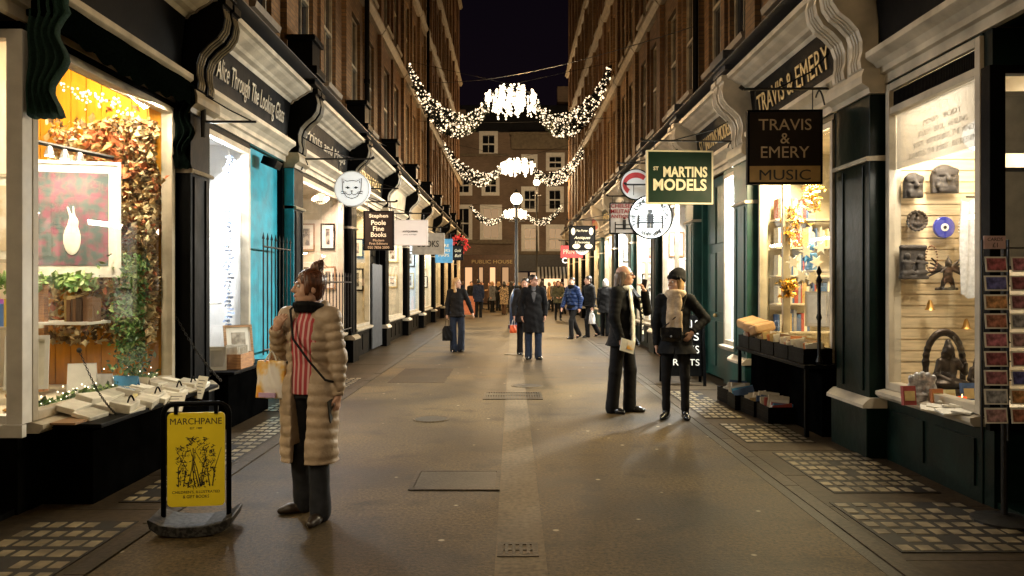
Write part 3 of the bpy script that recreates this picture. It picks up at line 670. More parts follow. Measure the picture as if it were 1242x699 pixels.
return_window(-1, L0, 5.30, 1.5, 'white', .62, 3.3); return_window(1, R0, 5.45, 1.0, 'black', .64, 3.1)
MB().box(-XW + .022, -XW + .158, 11.480, 11.4985, .57, 3.27).build('painted_return', M['teal'], L1)
# ================================================================ house across the end of the lane
FY = 62.0
def fx(u): return (u - 622) / FP * FY
def fz(v): return CH + (345 - v) / FP * FY
fh_ = thing('town_house', 'dark brick town house with white sash windows closing the end of the lane', 'house', (0, FY, 0))
wins_far = [(583, 602, 162, 188), (586, 604, 214, 236), (584, 607, 251, 291), (634, 651, 229, 256), (664, 682, 229, 256), (634, 652, 275, 305), (664, 683, 275, 305), (664, 683, 188, 206), (690, 706, 275, 305), (690, 706, 229, 256), (552, 571, 251, 291), (552, 571, 214, 236), (634, 650, 190, 206)]
mb = MB(); ops = [(fx(a), fx(b), fz(d), fz(c)) for a, b, c, d in wins_far]
def far_wall(x0, x1, z0, z1, ops):
    xs = sorted({x0, x1, *[o[0] for o in ops], *[o[1] for o in ops]}); zs = sorted({z0, z1, *[o[2] for o in ops], *[o[3] for o in ops]})
    for a, b in zip(xs, xs[1:]):
        for c, e in zip(zs, zs[1:]):
            if not any(o[0] <= a + 1e-6 and b <= o[1] + 1e-6 and o[2] <= c + 1e-6 and e <= o[3] + 1e-6 for o in ops): mb.quad((a, FY, c), (b, FY, c), (b, FY, e), (a, FY, e))
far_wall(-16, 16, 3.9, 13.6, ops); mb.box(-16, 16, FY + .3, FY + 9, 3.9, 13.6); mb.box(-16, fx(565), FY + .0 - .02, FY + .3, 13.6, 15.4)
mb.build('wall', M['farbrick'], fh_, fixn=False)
mb = MB(); mb.prism([(FY - .1, 13.6), (FY + 9, 13.6), (FY + 6, 16.2), (FY + 2.0, 16.2)], lambda a, b, d: (d, a, b), -16, 16); rf = mb.build('roof', M['lead'], fh_)
for cx in (-6.5, 4.6): MB().box(cx - .9, cx + .9, FY + 3, FY + 4, 15.5, 18).build('chimney', M['farbrick'], rf)
lit_i = {2: .45, 5: .55, 6: .55, 8: .4}
for i, (a, b, c, d) in enumerate(wins_far):
    x0, x1, z0, z1 = fx(a), fx(b), fz(d), fz(c); mb = MB(); t = .16
    mb.box(x0 - .12, x0 + t, FY - .1, FY + .2, z0 - .1, z1 + .16); mb.box(x1 - t, x1 + .12, FY - .1, FY + .2, z0 - .1, z1 + .16); mb.box(x0 + t, x1 - t, FY - .1, FY + .2, z1 - t, z1 + .16); mb.box(x0 + t, x1 - t, FY - .14, FY + .2, z0 - .1, z0 + t)
    mb.box(x0 + t, x1 - t, FY - .0, FY + .15, (z0 + z1) / 2 - .05, (z0 + z1) / 2 + .05); mb.box((x0 + x1) / 2 - .018, (x0 + x1) / 2 + .018, FY + .02, FY + .14, z0 + t, z1 - t)
    fr = mb.build('window', M['white'], fh_)
    if i in lit_i: pm = emis(f'far_lit_room_{i}', (1, .62, .32), lit_i[i], False)
    else: pm = M['darkglass']
    MB().box(x0 + t - .01, x1 - t + .01, FY + .16, FY + .18, z0 + .05, z1 - .05).build('pane', pm, fr)
mb = MB(); mb.box(fx(620), fx(690), FY - .5, FY - .01, fz(182), fz(165)); mb.box(fx(618), fx(692), FY - .62, FY - .01, fz(165) + .001, fz(162)); mb.build('parapet', M['stone'], fh_)
mb = MB(); mb.box(-16, fx(622), FY - .25, FY - .01, fz(296), fz(291)); mb.box(fx(628), 16, FY - .25, FY - .01, fz(309), fz(305)); mb.box(-16, fx(620), FY - .2, FY - .01, fz(190), fz(187)); mb.build('string_course', M['stone'], fh_)
# shop floor of that house: brown pub front on the left, dark restaurant with striped awning on the right
pub = thing('pub_front', 'brown panelled pub front with lit windows across the far road', 'shop', (fx(597), FY - .3, 0))
mb = MB(); mb.box(-16, fx(624), FY - .3, FY - .01, .1, .9); mb.box(-16, fx(624), FY - .3, FY - .01, 2.95, 3.88)
for u in (560, 577, 590, 605, 621): mb.box(fx(u) - .22, fx(u) + .22, FY - .36, FY - .01, .9, 2.95)
mb.build('panelling', mat('brown_pub_wood', (.12, .055, .025), .45, nz=(5, .3)), pub)
lettering(mb := MB(), 'PUBLIC HOUSE', (fx(597), FY - .306, 3.35), (1, 0, 0), (0, 0, 1), h=.28, w=3.2, ext=.02); mb.build('lettering', M['gold'], pub)
for k, (a, b) in enumerate(((562, 575), (579, 588), (592, 603), (607, 619))):
    MB().box(fx(a) + .15, fx(b) - .15, FY - .12, FY - .08, .95, 2.9).build('lit_window', emis(f'pub_glow_{k}', (1, .55, .26), (1.2, .8, 1.6, .7)[k], True), pub)
rst = thing('restaurant_front', 'dark restaurant front with black and white striped awning across the far road', 'restaurant', (fx(675), FY - .3, 0))
MB().box(fx(626), 16, FY - .25, FY - .01, 2.6, 3.9).build('fascia', M['ink'] if False else M['lead'], rst)
lettering(mb := MB(), 'CAFE', (fx(692), FY - .257, 3.45), (1, 0, 0), (0, 0, 1), h=.42, ext=.02); mb.build('lettering', emis('cafe_sign', (1, .9, .75), 5, False), rst)
for k, (a, b) in enumerate(((628, 640), (643, 656), (660, 680), (684, 706))):
    MB().box(fx(a), fx(b), FY - .1, FY - .05, .3, 2.5).build('lit_window', emis(f'cafe_glow_{k}', (1, .62, .34), (.25, .9, 2.2, 1.4)[k], True), rst)
aw = MB()
for i in range(24):
    aw.cur = i % 2; x0 = fx(652) + i * (fx(704) - fx(652)) / 24; x1 = fx(652) + (i + 1) * (fx(704) - fx(652)) / 24
    aw.add([(x0, FY - .26, 2.95), (x1, FY - .26, 2.95), (x1, FY - 1.3, 2.25), (x0, FY - 1.3, 2.25), (x0, FY - 1.3, 2.0), (x1, FY - 1.3, 2.0), (x0, FY - .26, 2.9), (x1, FY - .26, 2.9), (x1, FY - 1.27, 2.21), (x0, FY - 1.27, 2.21)], [(0, 1, 2, 3), (3, 2, 5, 4), (6, 7, 8, 9)])
aw.build('awning', [M['white'], M['ink']], rst, fixn=False)
# flanking houses along the far road
for sx_, lab in ((-1, 'plain dark brick house left of the pub across the far road'), (1, 'plain dark brick house right of the restaurant across the far road')):
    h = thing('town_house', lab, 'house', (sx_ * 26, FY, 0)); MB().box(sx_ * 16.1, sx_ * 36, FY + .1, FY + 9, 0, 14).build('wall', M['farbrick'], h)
    for i in range(5): MB().box(sx_ * (18 + i * 3.4), sx_ * (19.3 + i * 3.4), FY + .05, FY + .12, 5, 7.4).build('window', M['darkglass'], h)

# ================================================================ street lamps
def street_lamp(label, x, y, hgt, power, base):
    r = thing('street_lamp', label, 'street lamp', (x, y, 0), 0, 'street lamps at the end of the lane')
    mb = MB()
    if base: mb.lathe([(.30, 0), (.30, .12), (.25, .16), (.25, 1.0), (.22, 1.15), (.13, 1.36), (.09, 1.42)], (x, y, 0), 16); mb.build('base', mat('blue_black_lamp_base', (.02, .035, .07), .3, .3), r, smooth=True)
    MB().lathe([(.075, .1), (.07, 1.4), (.10, 1.5), (.06, 1.56), (.055, hgt - .75), (.08, hgt - .7), (.05, hgt - .62), (.045, hgt - .34), (.12, hgt - .25), (.14, hgt - .2)], (x, y, 0), 12).build('post', M['iron'], r, smooth=True)
    MB().tube([(x - .28, y, hgt - .8), (x + .28, y, hgt - .8)], .018).build('ladder_bar', M['iron'], r)
    g = MB().ball((x, y, hgt), .21, 18, 12).build('globe', emis('lamp_globe_glow', (1, .80, .52), 9, False), r, smooth='all')
    MB().lathe([(.1, hgt + .2), (.13, hgt + .21), (.05, hgt + .28), (.02, hgt + .36)], (x, y, 0), 12).build('cap', M['iron'], r)
    for k in range(4): q = k * math.pi / 2 + .4; point('lamp_light', (x + .27 * math.cos(q), y + .27 * math.sin(q), hgt), power / 4, (1, .70, .38), .08, g)
street_lamp('street lamp with stout blue black base standing behind the man in the long overcoat', .13, 28.0, 4.62, 700, True)
street_lamp('taller street lamp further back on the far road', 1.45, 47.5, 7.75, 4200, False)

# ================================================================ light garlands across the lane
BULB = emis('warm_bulb_glow', (1, .76, .48), 2.7, False); BULB2 = emis('chandelier_bulb_glow', (1, .80, .54), 5, False)
bulb_me = {}
def bulb_mesh(r, big):
    key = (r, big)
    if key not in bulb_me:
        o = MB().ball((0, 0, 0), r, 7, 5).build('bulb', BULB2 if big else BULB, smooth='all'); bulb_me[key] = o.data; bpy.data.objects.remove(o)
    return bulb_me[key]
leafm = mat('dark_garland_leaf', (.006, .010, .006), .8, spec=.1)
def garland(label, y, xl, xr, z_end, z_low, zc, cx, ch, cw, br, power, nb=300, seed=1):
    g = thing('light_garland', label, 'fairy lights', (cx, y, zc), 0, 'light garlands strung across the lane'); rr = random.Random(seed); inv = Vector((cx, y, zc))
    pts = []; leaf = MB()
    def swag(x0, z0, x1, z1, zl, t):
        x = x0 + (x1 - x0) * t; zlin = z0 + (z1 - z0) * t; sag = ((z0 + z1) / 2 - zl) * 4 * t * (1 - t); return x, zlin - sag
    spans = [(xl, z_end, cx - cw * .5, zc - ch * .1), (xr, z_end, cx + cw * .5, zc - ch * .1)]
    for sp in spans:
        for i in range(nb // 2):
            t = rr.random() ** .9; th = (.34 + .72 * math.sin(math.pi * min(1, t * .9 + .06))) * (z_end - z_low) / 2.4
            x, z = swag(*sp, z_low + th * .25, t); pts.append((x + rr.gauss(0, .04), y + rr.gauss(0, .10), z + (rr.random() - .5) * th, br * rr.choice((.7, .8, .9, 1, 1.1, 1.5)), False))
        for i in range(nb * 2):
            t = rr.random(); th = (.30 + .72 * math.sin(math.pi * t)) * (z_end - z_low) / 2.4; x, z = swag(*sp, z_low + th * .25, t); c = Vector((x + rr.gauss(0, .05), y + rr.gauss(0, .09), z + (rr.random() - .5) * th))
            a = Vector((rr.gauss(0, 1), rr.gauss(0, 1), rr.gauss(0, 1))).normalized() * .07; b = a.orthogonal().normalized() * .03; leaf.quad(c - a, c + b, c + a, c - b)
        wire = MB().tube([(lambda q: (q[0], y, q[1]))(swag(*sp, z_low, t / 14)) for t in range(15)], .012, 5).build('cable', M['iron'], g)
    leaf.build('foliage', leafm, g, fixn=False)
    MB().tube([(-XW, y, z_end + .25), (cx, y, zc + ch * .55), (XW, y, z_end + .25)], .008, 5).build('cable', M['iron'], g)
    # chandelier: tiers of candle lamps on hoops
    ft = MB()
    for rad, dz in ((cw * .5, .18), (cw * .3, .36)):
        hz = zc + dz * ch; ft.tube([(cx + rad * math.cos(q * math.pi / 10), y + rad * math.sin(q * math.pi / 10), hz) for q in range(21)], .014, 5)
        for q in range(4): a = q * math.pi / 2; ft.tube([(cx, y, zc + ch * .55), (cx + rad * math.cos(a), y + rad * math.sin(a), hz)], .01, 4)
    for k in range(46):                      # strings of lamps hanging from the two hoops
        rad = cw * (.5 if k < 28 else .28) * rr.uniform(.85, 1.08); q = 2 * math.pi * (k + rr.random() * .6) / (28 if k < 28 else 18); top = zc + (.2 if k < 28 else .40) * ch; ln = ch * rr.uniform(.35, .8) * (1 if k < 28 else 1.15); nbk = 9
        for i in range(nbk): pts.append((cx + rad * math.cos(q) + rr.gauss(0, .012), y + rad * math.sin(q), top - ln * i / nbk + rr.gauss(0, .015) + .05, br * rr.uniform(.9, 1.9), True))
    for k in range(26):                      # a few stray lamps round the edge
        q = rr.random() * 6.283; pts.append((cx + cw * .62 * math.cos(q) * rr.uniform(.7, 1), y + rr.gauss(0, .2), zc + ch * .5 * math.sin(q) * rr.uniform(.7, 1), br * rr.uniform(.7, 1.3), True))
    ft.build('hoop', M['iron'], g)
    big = [p for p in pts if p[4]]; small = [p for p in pts if not p[4]]
    keep = big[:40] + small[:60]; rest = big[40:] + small[60:]
    for p in keep:
        o = link(bpy.data.objects.new('bulb', bulb_mesh(round(p[3], 2), p[4]))); o.parent = g; o.location = Vector(p[:3]) - inv
    a, b = MB(), MB()
    for p in rest: (b if p[4] else a).ball(p[:3], p[3], 6, 4)
    o = a.build('string_bulb', BULB, g, smooth='all', fixn=False); o['kind'] = 'stuff'
    o = b.build('candle_bulb', BULB2, g, smooth='all', fixn=False); o['kind'] = 'stuff'
    for dx in (-.9, 0, .9): point('garland_light', (cx + dx * cw, y - .0, zc - ch * .75), power / 3, (1, .60, .25), .25, g)
garland('nearest and largest visible light garland, highest above the lane', 25.0, -3.30, 3.12, 8.45, 6.5, 7.4, -.05, 1.0, 1.5, .026, 820, 900, 1)
garland('middle light garland with bright centre, above the lamp globe', 36.5, -3.15, 3.35, 8.0, 6.38, 7.0, .2, .8, 1.5, .029, 740, 620, 2)
garland('furthest and lowest small light garland across the end of the lane', 46.8, -2.5, 2.9, 6.2, 5.2, 5.75, .15, .6, 1.3, .030, 560, 340, 3)
garland('light garland hanging over the lane above the top of the picture', 13.0, -3.30, 3.30, 8.7, 7.0, 7.75, -.05, .9, 1.5, .032, 260, 160, 4)
garland('light garland over the lane above and behind the viewer', -2.0, -3.30, 3.30, 8.7, 7.0, 7.75, -.05, .9, 1.5, .036, 150, 120, 5)
street_lamp('street lamp in the lane behind the viewer', -1.4, -5.5, 4.4, 450, False)
# plain wires across the lane
def wire(label, a, b, sag=.25, r=.008):
    a, b = Vector(a), Vector(b); pts = [a.lerp(b, t / 12) - Vector((0, 0, sag * 4 * (t / 12) * (1 - t / 12))) for t in range(13)]
    tag(MB().tube(pts, r, 5).build('overhead_wire', M['iron']), label, 'wire')
wire('thin dark wire running up to the right wall above the green models sign', (-3.3, 30, 9.3), (3.3, 14.4, 6.3), .3, .010)
wire('thin wire crossing just below the top garland cable', (-3.3, 26.5, 7.1), (3.3, 26.5, 7.2), .1)
wire('dark drooping wire along the left brick front above the cat sign', (-3.2, 9.0, 4.75), (-3.2, 21, 5.2), .25, .012)
for y_, h_, lb in ((17.3, 19, 'black drainpipe on the left brick front beyond the cat sign'), (29.8, 19, 'black drainpipe far along the left brick front')):
    t_ = thing('drainpipe', lb, 'drainpipe', (-3.22, y_, 4.62)); MB().tube([(-3.22, y_, 4.62), (-3.22, y_, h_)], .055, 8).build('pipe', M['black'], t_)
    for z in range(6, 19, 2): MB().lathe([(.07, z), (.07, z + .1)], (-3.22, y_, 0), 10).build('collar', M['black'], t_)
t_ = thing('drainpipe', 'dark drainpipe on the right brick front above the models sign', 'drainpipe', (3.25, 13.93, 4.62)); MB().tube([(3.25, 13.93, 4.62), (3.25, 13.93, 19)], .05, 8).build('pipe', M['black'], t_)

# ================================================================ hanging signs
def sign(label, u0, u1, v0, v1, y, board, border=None, lines=(), arm_v=None, side=1, thick=.05, band=None, rot=0, shape='rect', lit=None, extra=None):
    x0, x1 = (u0 - 622) / FP * y, (u1 - 622) / FP * y; z1, z0 = CH + (345 - v0) / FP * y, CH + (345 - v1) / FP * y
    cx, cz, w, h = (x0 + x1) / 2, (z0 + z1) / 2, x1 - x0, z1 - z0
    r = thing('hanging_sign', label, 'sign', (cx, y, cz), R(rot))
    t = thick / 2; b = MB(); bm_ = M[board] if isinstance(board, str) else board
    if shape == 'rect':
        b.box(-w / 2 + .012, w / 2 - .012, -t, t, -h / 2 + .012, h / 2 - .012)
        bo = b.build('board', bm_, r, local=True)
        f = MB(); e = .022
        f.box(-w / 2, w / 2, -t - .008, t + .008, h / 2 - e, h / 2); f.box(-w / 2, w / 2, -t - .008, t + .008, -h / 2, -h / 2 + e)
        f.box(-w / 2, -w / 2 + e, -t - .008, t + .008, -h / 2 + e, h / 2 - e); f.box(w / 2 - e, w / 2, -t - .008, t + .008, -h / 2 + e, h / 2 - e)
        f.build('border', M[border or 'black'], r, local=True)
    else:
        rr = w / 2; b.lathe([(rr * .02, -t), (rr * .95, -t), (rr * .95, t), (rr * .02, t)], (0, 0, 0), 36, 'Y'); bo = b.build('board', bm_, r, local=True)
        f = MB(); f.lathe([(rr * .94, -t - .008), (rr, -t - .008), (rr, t + .008), (rr * .94, t + .008), (rr * .94, -t - .008)], (0, 0, 0), 36, 'Y', False); f.build('border', M[border or 'black'], r, local=True)
    if band:
        MB().box(-w / 2 + .023, w / 2 - .023, -t - .005, -t + .01, band[0] * h - h / 2, band[1] * h - h / 2).build('band', M[band[2]], r, local=True)
    by = {}
    for ln in lines:   # (text, cy fraction, height fraction, width fraction or None, material, bold, shear, cx)
        tx, cy, hh, ww, mm = ln[:5]; bold = ln[5] if len(ln) > 5 else 0; shear = ln[6] if len(ln) > 6 else 0; ox = ln[7] if len(ln) > 7 else 0
        mbx = by.setdefault(mm, MB()); lettering(mbx, tx, (ox * w, -t - .006, cy * h - h / 2), (1, 0, 0), (0, 0, 1), h=hh * h, w=ww * w if ww else None, ext=.004, bold=bold, shear=shear)
    for mm, mbx in by.items(): mbx.build('lettering', M[mm], bo, local=True)
    if extra: extra(r, bo, w, h, t)
    if arm_v is not None:
        za = CH + (345 - arm_v) / FP * y - cz; wx = side * 3.22 - cx; ex = -side * w / 2 * 1.08; a = MB()
        a.tube([(wx, 0, za), (ex, 0, za)], .014, 7); a.tube([(ex, 0, za), (ex - side * .04, 0, za + .03)], .02, 6)
        a.tube([(wx, 0, za + .36), (wx * .6, 0, za + .17), (ex * .2, 0, za)], .009, 6)
        q = [(wx - side * (.04 + .09 * k / 9) , 0, za - .17 + .15 * math.sin(k / 9 * 2.6)) for k in range(10)]; a.tube(q, .009, 6)
        for px in (-w * .38, w * .38): a.tube([(px, 0, za), (px, 0, h / 2)], .006, 5)
        a.build('bracket', M['iron'], r, local=True)
    return r
M['signgreen'] = mat('sign_green', (.0016, .0165, .0085), .45, nz=(6, .15), spec=.12); M['signblue'] = mat('sign_blue', (.06, .24, .46), .4); M['signgrey'] = mat('sign_grey', (.42, .40, .37), .5)
M['signblack'] = mat('sign_black', (.007, .0065, .006), .5, spec=.12); M['signbrown'] = mat('sign_brown', (.016, .010, .006), .5, spec=.12); M['letter_cream'] = mat('letter_cream', (.66, .60, .42), .5, nz=False); M['letter_tan'] = mat('letter_tan', (.46, .34, .20), .5, nz=False); M['signgold'] = mat('sign_gold_band', (.40, .25, .08), .45, .2)
M['signwhite'] = mat('lit_sign_white', (.86, .85, .82), .5, nz=(3, .04)); M['letter_red'] = mat('letter_red', (.42, .03, .03), .5, nz=False)
# backlit roundel: really gives off light
M['roundel'] = mat('backlit_roundel', (.8, .8, .78), .5, nz=False, emit=(1, .97, .9), es=.55)
sign('black and gold square music shop sign', 906, 996, 134, 224, 8.0, 'signbrown', 'black', [('TRAVIS', .80, .15, .70, 'letter_tan'), ('&', .615, .14, None, 'letter_tan'), ('EMERY', .43, .15, .64, 'letter_tan'), ('MUSIC', .125, .14, .68, 'ink')], 108, 1, band=(.025, .245, 'signgold'), rot=-2)
sign('big dark green models sign with cream letters and cream border', 783, 865, 183, 248, 11.2, 'signgreen', 'letter_cream', [('MARTINS', .60, .20, .66, 'letter_cream', .03, 0, .08), ('ST', .66, .07, None, 'letter_cream', .02, 0, -.36), ('MODELS', .36, .22, .80, 'letter_cream', .03)], 171, 1, rot=4)
def bench_fig(r, bo, w, h, t):
    s = w / 2; b = MB(); y = -t - .006
    def bx(a, c, d, e): b.box(a * s, c * s, y - .004, y + .003, d * s, e * s)
    for k in (-.18, -.09, .0): bx(-.56, .56, k + .02, k + .055)
    bx(-.58, .58, -.28, -.22)
    for x in (-.56, .52): bx(x, x + .05, -.5, .1)
    bx(-.12, .12, -.24, .16); bx(-.13, -.03, -.5, -.24); bx(.03, .13, -.5, -.24)
    b.lathe([(.001, y - .004), (.085 * s, y - .004), (.085 * s, y + .003), (.001, y + .003)], (0, 0, .25 * s), 14, 'Y'); bx(-.14, .14, .31, .345)
    b.build('emblem', M['ink'], bo, local=True)
    ring = MB(); txt = 'THE LONDON MEDAL COMPANY '
    for i, ch in enumerate(txt):
        if ch == ' ': continue
        q = R(205) - i * 2 * math.pi / len(txt) * .98; c = (s * .76 * math.cos(q), -t - .006, s * .76 * math.sin(q)); rt = (math.sin(q), 0, -math.cos(q)); up = (math.cos(q), 0, math.sin(q))
        lettering(ring, ch, c, rt, up, h=s * .2, ext=.004, bold=.01)
    ring.build('lettering', M['ink'], bo, local=True)
sign('round white medal company sign with a seated figure on a bench', 762, 816, 237, 290, 12.6, 'signwhite', 'black', [], 224, 1, shape='round', extra=bench_fig)
def bench_small(r, bo, w, h, t):
    b = MB(); y = -t - .005; b.box(-.3 * w, .42 * w, y - .003, y + .002, -.22 * h, -.19 * h); b.box(-.3 * w, .42 * w, y - .003, y + .002, -.35 * h, -.31 * h)
    for x in (-.3, .38): b.box(x * w, (x + .04) * w, y - .003, y + .002, -.46 * h, -.12 * h)
    b.box(0, .12 * w, y - .003, y + .002, -.36 * h, -.05 * h); b.lathe([(.001, y - .003), (.05 * w, y - .003), (.05 * w, y + .002), (.001, y + .002)], (.06 * w, 0, 0), 12, 'Y'); b.build('emblem', M['ink'], bo, local=True)
sign('white square sign with red capitals for military antiques', 739, 771, 246, 284, 15.6, 'signwhite', 'black', [('CHELSEA', .89, .13, .9, 'letter_red', .01), ('MILITARY', .72, .13, .9, 'letter_red', .01), ('ANTIQUES', .55, .13, .9, 'letter_red', .01)], 238, 1, extra=bench_small)
def red_arc(r, bo, w, h, t):
    b = MB(); y = -t - .005; n = 14; o = [(w * .42 * math.cos(R(40 + 190 * i / n)), w * .38 * math.sin(R(40 + 190 * i / n))) for i in range(n + 1)]; q = [(p[0] * .72, p[1] * .55) for p in o[::-1]]
    b.prism(o + q, lambda a, c, d: (a, d, c), y - .003, y + .002); b.build('emblem', M['red'], bo, local=True)
sign('white disc sign with a red sweeping arc half hidden by the green models sign', 752, 790, 205, 243, 14.2, 'signwhite', 'black', [], 198, 1, shape='round', extra=red_arc)
def antique_ovals(r, bo, w, h, t):
    b = MB(); y = -t - .004
    for cx, cz, a, c in ((-.34, .27, .08, .15), (.34, .27, .08, .15), (-.22, -.33, .15, .1), (.24, -.33, .15, .1)):
        b.prism([(cx * w + a * w * math.cos(k * .449), cz * h + c * h * math.sin(k * .449)) for k in range(14)], lambda p, q, d: (p, d, q), y - .003, y + .002)
    b.build('oval_panel', M['letter_cream'], bo, local=True)
sign('dark sign with four cream ovals and antiques lettering', 690, 722, 274, 304, 21.0, 'signblack', 'black', [('Max Porter', .80, .09, .42, 'letter_cream'), ('Antiques', .50, .15, .62, 'letter_cream', 0, .3), ('& Decorative', .33, .09, .56, 'letter_cream', 0, .3)], 267, 1, extra=antique_ovals)
sign('white half hidden round sign below the dark antiques sign', 696, 716, 290, 310, 23.0, 'signwhite', 'black', [('FINE', .6, .16, None, 'ink'), ('MAPS', .25, .16, None, 'ink')], None, 1, shape='round')
sign('small red hanging sign furthest on the right', 680, 707, 298, 313, 27.0, mat('sign_red', (.55, .035, .03), .45), 'red', [('PRINTS', .5, .35, .75, 'letter_cream')], 292, 1)
def cat_face(r, bo, w, h, t):
    s = w / 2; b = MB(); y = -t - .006; L = lambda *p: b.tube([(a * s, y, c * s) for a, c in p], .006, 5)
    L((-.52, .1), (-.55, .58), (-.28, .42), (0, .46), (.28, .42), (.55, .58), (.52, .1), (.5, -.15), (.3, -.45), (0, -.56), (-.3, -.45), (-.5, -.15), (-.52, .1))
    L((-.3, -.28), (-.12, -.36), (0, -.27), (.12, -.36), (.3, -.28)); L((0, -.27), (0, -.18)); L((-.07, -.12), (.07, -.12), (0, -.19), (-.07, -.12))
    for sx_ in (-1, 1): L((sx_ * .36, .05), (sx_ * .22, .12), (sx_ * .1, .02)); b.ball((sx_ * .23 * s, y, .04 * s), (.07 * s, .004, .05 * s), 8, 6); L((sx_ * .3, -.2), (sx_ * .62, -.14)); L((sx_ * .3, -.26), (sx_ * .6, -.28)); L((sx_ * .46, .3), (sx_ * .44, .45))
    b.build('emblem', M['ink'], bo, local=True)
sign('round glowing white sign drawn with a cat face', 406, 449, 208, 251, 11.8, 'roundel', 'white', [], 193, -1, shape='round', extra=cat_face, thick=.09)
sign('dark brown fine books sign with pale gothic lettering', 441, 478, 256, 304, 14.5, 'signbrown', 'black', [('Stephen', .86, .12, .62, 'letter_cream', .015), ('Poole', .70, .12, .48, 'letter_cream', .015), ('Fine', .55, .12, .36, 'letter_cream', .015), ('Books', .40, .12, .5, 'letter_cream', .015), ('Modern', .255, .06, .36, 'letter_tan'), ('First Editions', .175, .06, .6, 'letter_tan'), ('020 7836 2000', .075, .065, .7, 'letter_tan')], 245, -1)
sign('nearly blank white sign with one line of small grey print', 476, 519, 267, 298, 17.0, 'signwhite', 'white', [('ANTIQUARIAN', .54, .09, .42, 'ink'), ('prints and maps', .42, .05, .36, 'ink')], 259, -1)
sign('grey white sign lettered BOOKS partly behind the blank white one', 500, 539, 283, 309, 20.0, 'signgrey', 'signgrey', [('BOOKS', .5, .30, .66, 'ink', .01)], 276, -1)
sign('pale blue hanging sign, only blue one in the lane', 528, 549, 290, 319, 24.0, 'signblue', 'signblue', [('RARE', .72, .12, .6, 'letter_cream'), ('BOOKS', .52, .12, .7, 'letter_cream'), ('MAPS', .32, .12, .6, 'letter_cream')], 284, -1)
sign('small black hanging sign furthest on the left', 549, 562, 298, 316, 29.0, 'signblack', 'black', [('Gold', .66, .2, .6, 'letter_cream', 0, .3), ('Ball', .32, .2, .6, 'letter_cream', 0, .3)], 293, -1)
# iron sign arms without signs on the left pilasters
def iron_arm(label, x0, x1, y, z):
    r = thing('sign_arm', label, 'iron bracket', (x0, y, z)); MB().tube([(x0, y, z), (x1, y, z)], .013, 7).build('rod', M['iron'], r)
    MB().tube([(x0, y, z + .28), ((x0 + x1) / 2, y, z + .12), (x1 - .05, y, z + .01)], .007, 5).build('stay', M['iron'], r)
    MB().lathe([(.025, -.16), (.03, 0), (.025, .16)], (x0, y, z), 8).build('wall_plate', M['iron'], r)
iron_arm('bare iron sign arm between the black awning and the looking glass shop', -3.16, -2.62, 8.0, 3.23)
iron_arm('bare iron arm above the fine books sign', -3.16, -2.3, 15.8, 3.5)
# red flower wreath far left
wt = thing('wreath', 'small red flower wreath hung high on the far left', 'wreath', (-2.0, 29.6, 3.1)); mb = MB()
for i in range(120):
    q = rnd.random() * 6.283; c = Vector((-2.0 + .26 * math.cos(q) + rnd.gauss(0, .05), 29.6 + rnd.gauss(0, .05), 3.1 + .26 * math.sin(q) + rnd.gauss(0, .05))); mb.ball(c, .035, 5, 4)
mb.build('flowers', M['red'], wt, fixn=False)
# ================================================================ shop displays and goods
def px(u, v, y): return ((u - 622) / FP * y, y, CH + (345 - v) / FP * y)
def scatter_leaves(mb, n, fn, size, mats=(0,), rr=rnd):
    for i in range(n):
        c = Vector(fn(rr)); a = Vector((rr.gauss(0, 1), rr.gauss(0, 1), rr.gauss(0, 1))).normalized(); b = a.orthogonal().normalized(); s_ = size * rr.uniform(.6, 1.4)
        nn = a.cross(b); mb.cur = rr.choice(mats); mb.add([c - a * s_, c + b * s_ * .55 + nn * s_ * .2, c + a * s_, c - b * s_ * .55 + nn * s_ * .2], [(0, 1, 2, 3)])
    return mb
COLS = [mat(f'book_cloth_{i}', c, .6, nz=(40, .15)) for i, c in enumerate([(.30, .05, .04), (.05, .10, .22), (.06, .16, .08), (.42, .30, .12), (.55, .50, .40), (.10, .06, .04), (.45, .16, .05), (.22, .22, .24), (.62, .57, .46), (.20, .10, .05)])]
def book(x, y, z, t, h, d, rx=0., ry=0., rz=0., m=None, label='', group='', mi=None):
    """upright book, base at (x, y, z); thickness t along local x, depth d along local y"""
    c = rnd.choice(COLS) if m is None else m
    mb = MB(); mb.box(-t / 2, -t / 2 + .003, -d / 2, d / 2, 0, h); mb.box(t / 2 - .003, t / 2, -d / 2, d / 2, 0, h); mb.box(-t / 2 + .003, t / 2 - .003, -d / 2, -d / 2 + .004, 0, h)
    mb.cur = 1; mb.box(-t / 2 + .003, t / 2 - .003, -d / 2 + .004, d / 2 - .006, .003, h - .004)
    o = mb.build('book', [c, M['paper']]); o.location = (x, y, z); o.rotation_euler = (rx, ry, rz)
    return tag(o, label, 'book', group)
def book_row(x0, x1, y, z, hmin, hmax, d, label, group, rz=0., lean=.06, axis='x', cols=None):
    q = x0
    while q < x1 - .012:
        t = rnd.uniform(.014, .038); h = rnd.uniform(hmin, hmax); m = rnd.choice(cols) if cols else None
        if axis == 'x': book(q + t / 2, y + rnd.uniform(-.008, .008), z, t, h, d, 0, rnd.uniform(-lean, lean) * .3, rz, m, label, group)
        else: book(y + rnd.uniform(-.008, .008), q + t / 2, z, t, h, d, rnd.uniform(-lean, lean), 0, R(90) + rz, m, label, group)
        q += t + .002
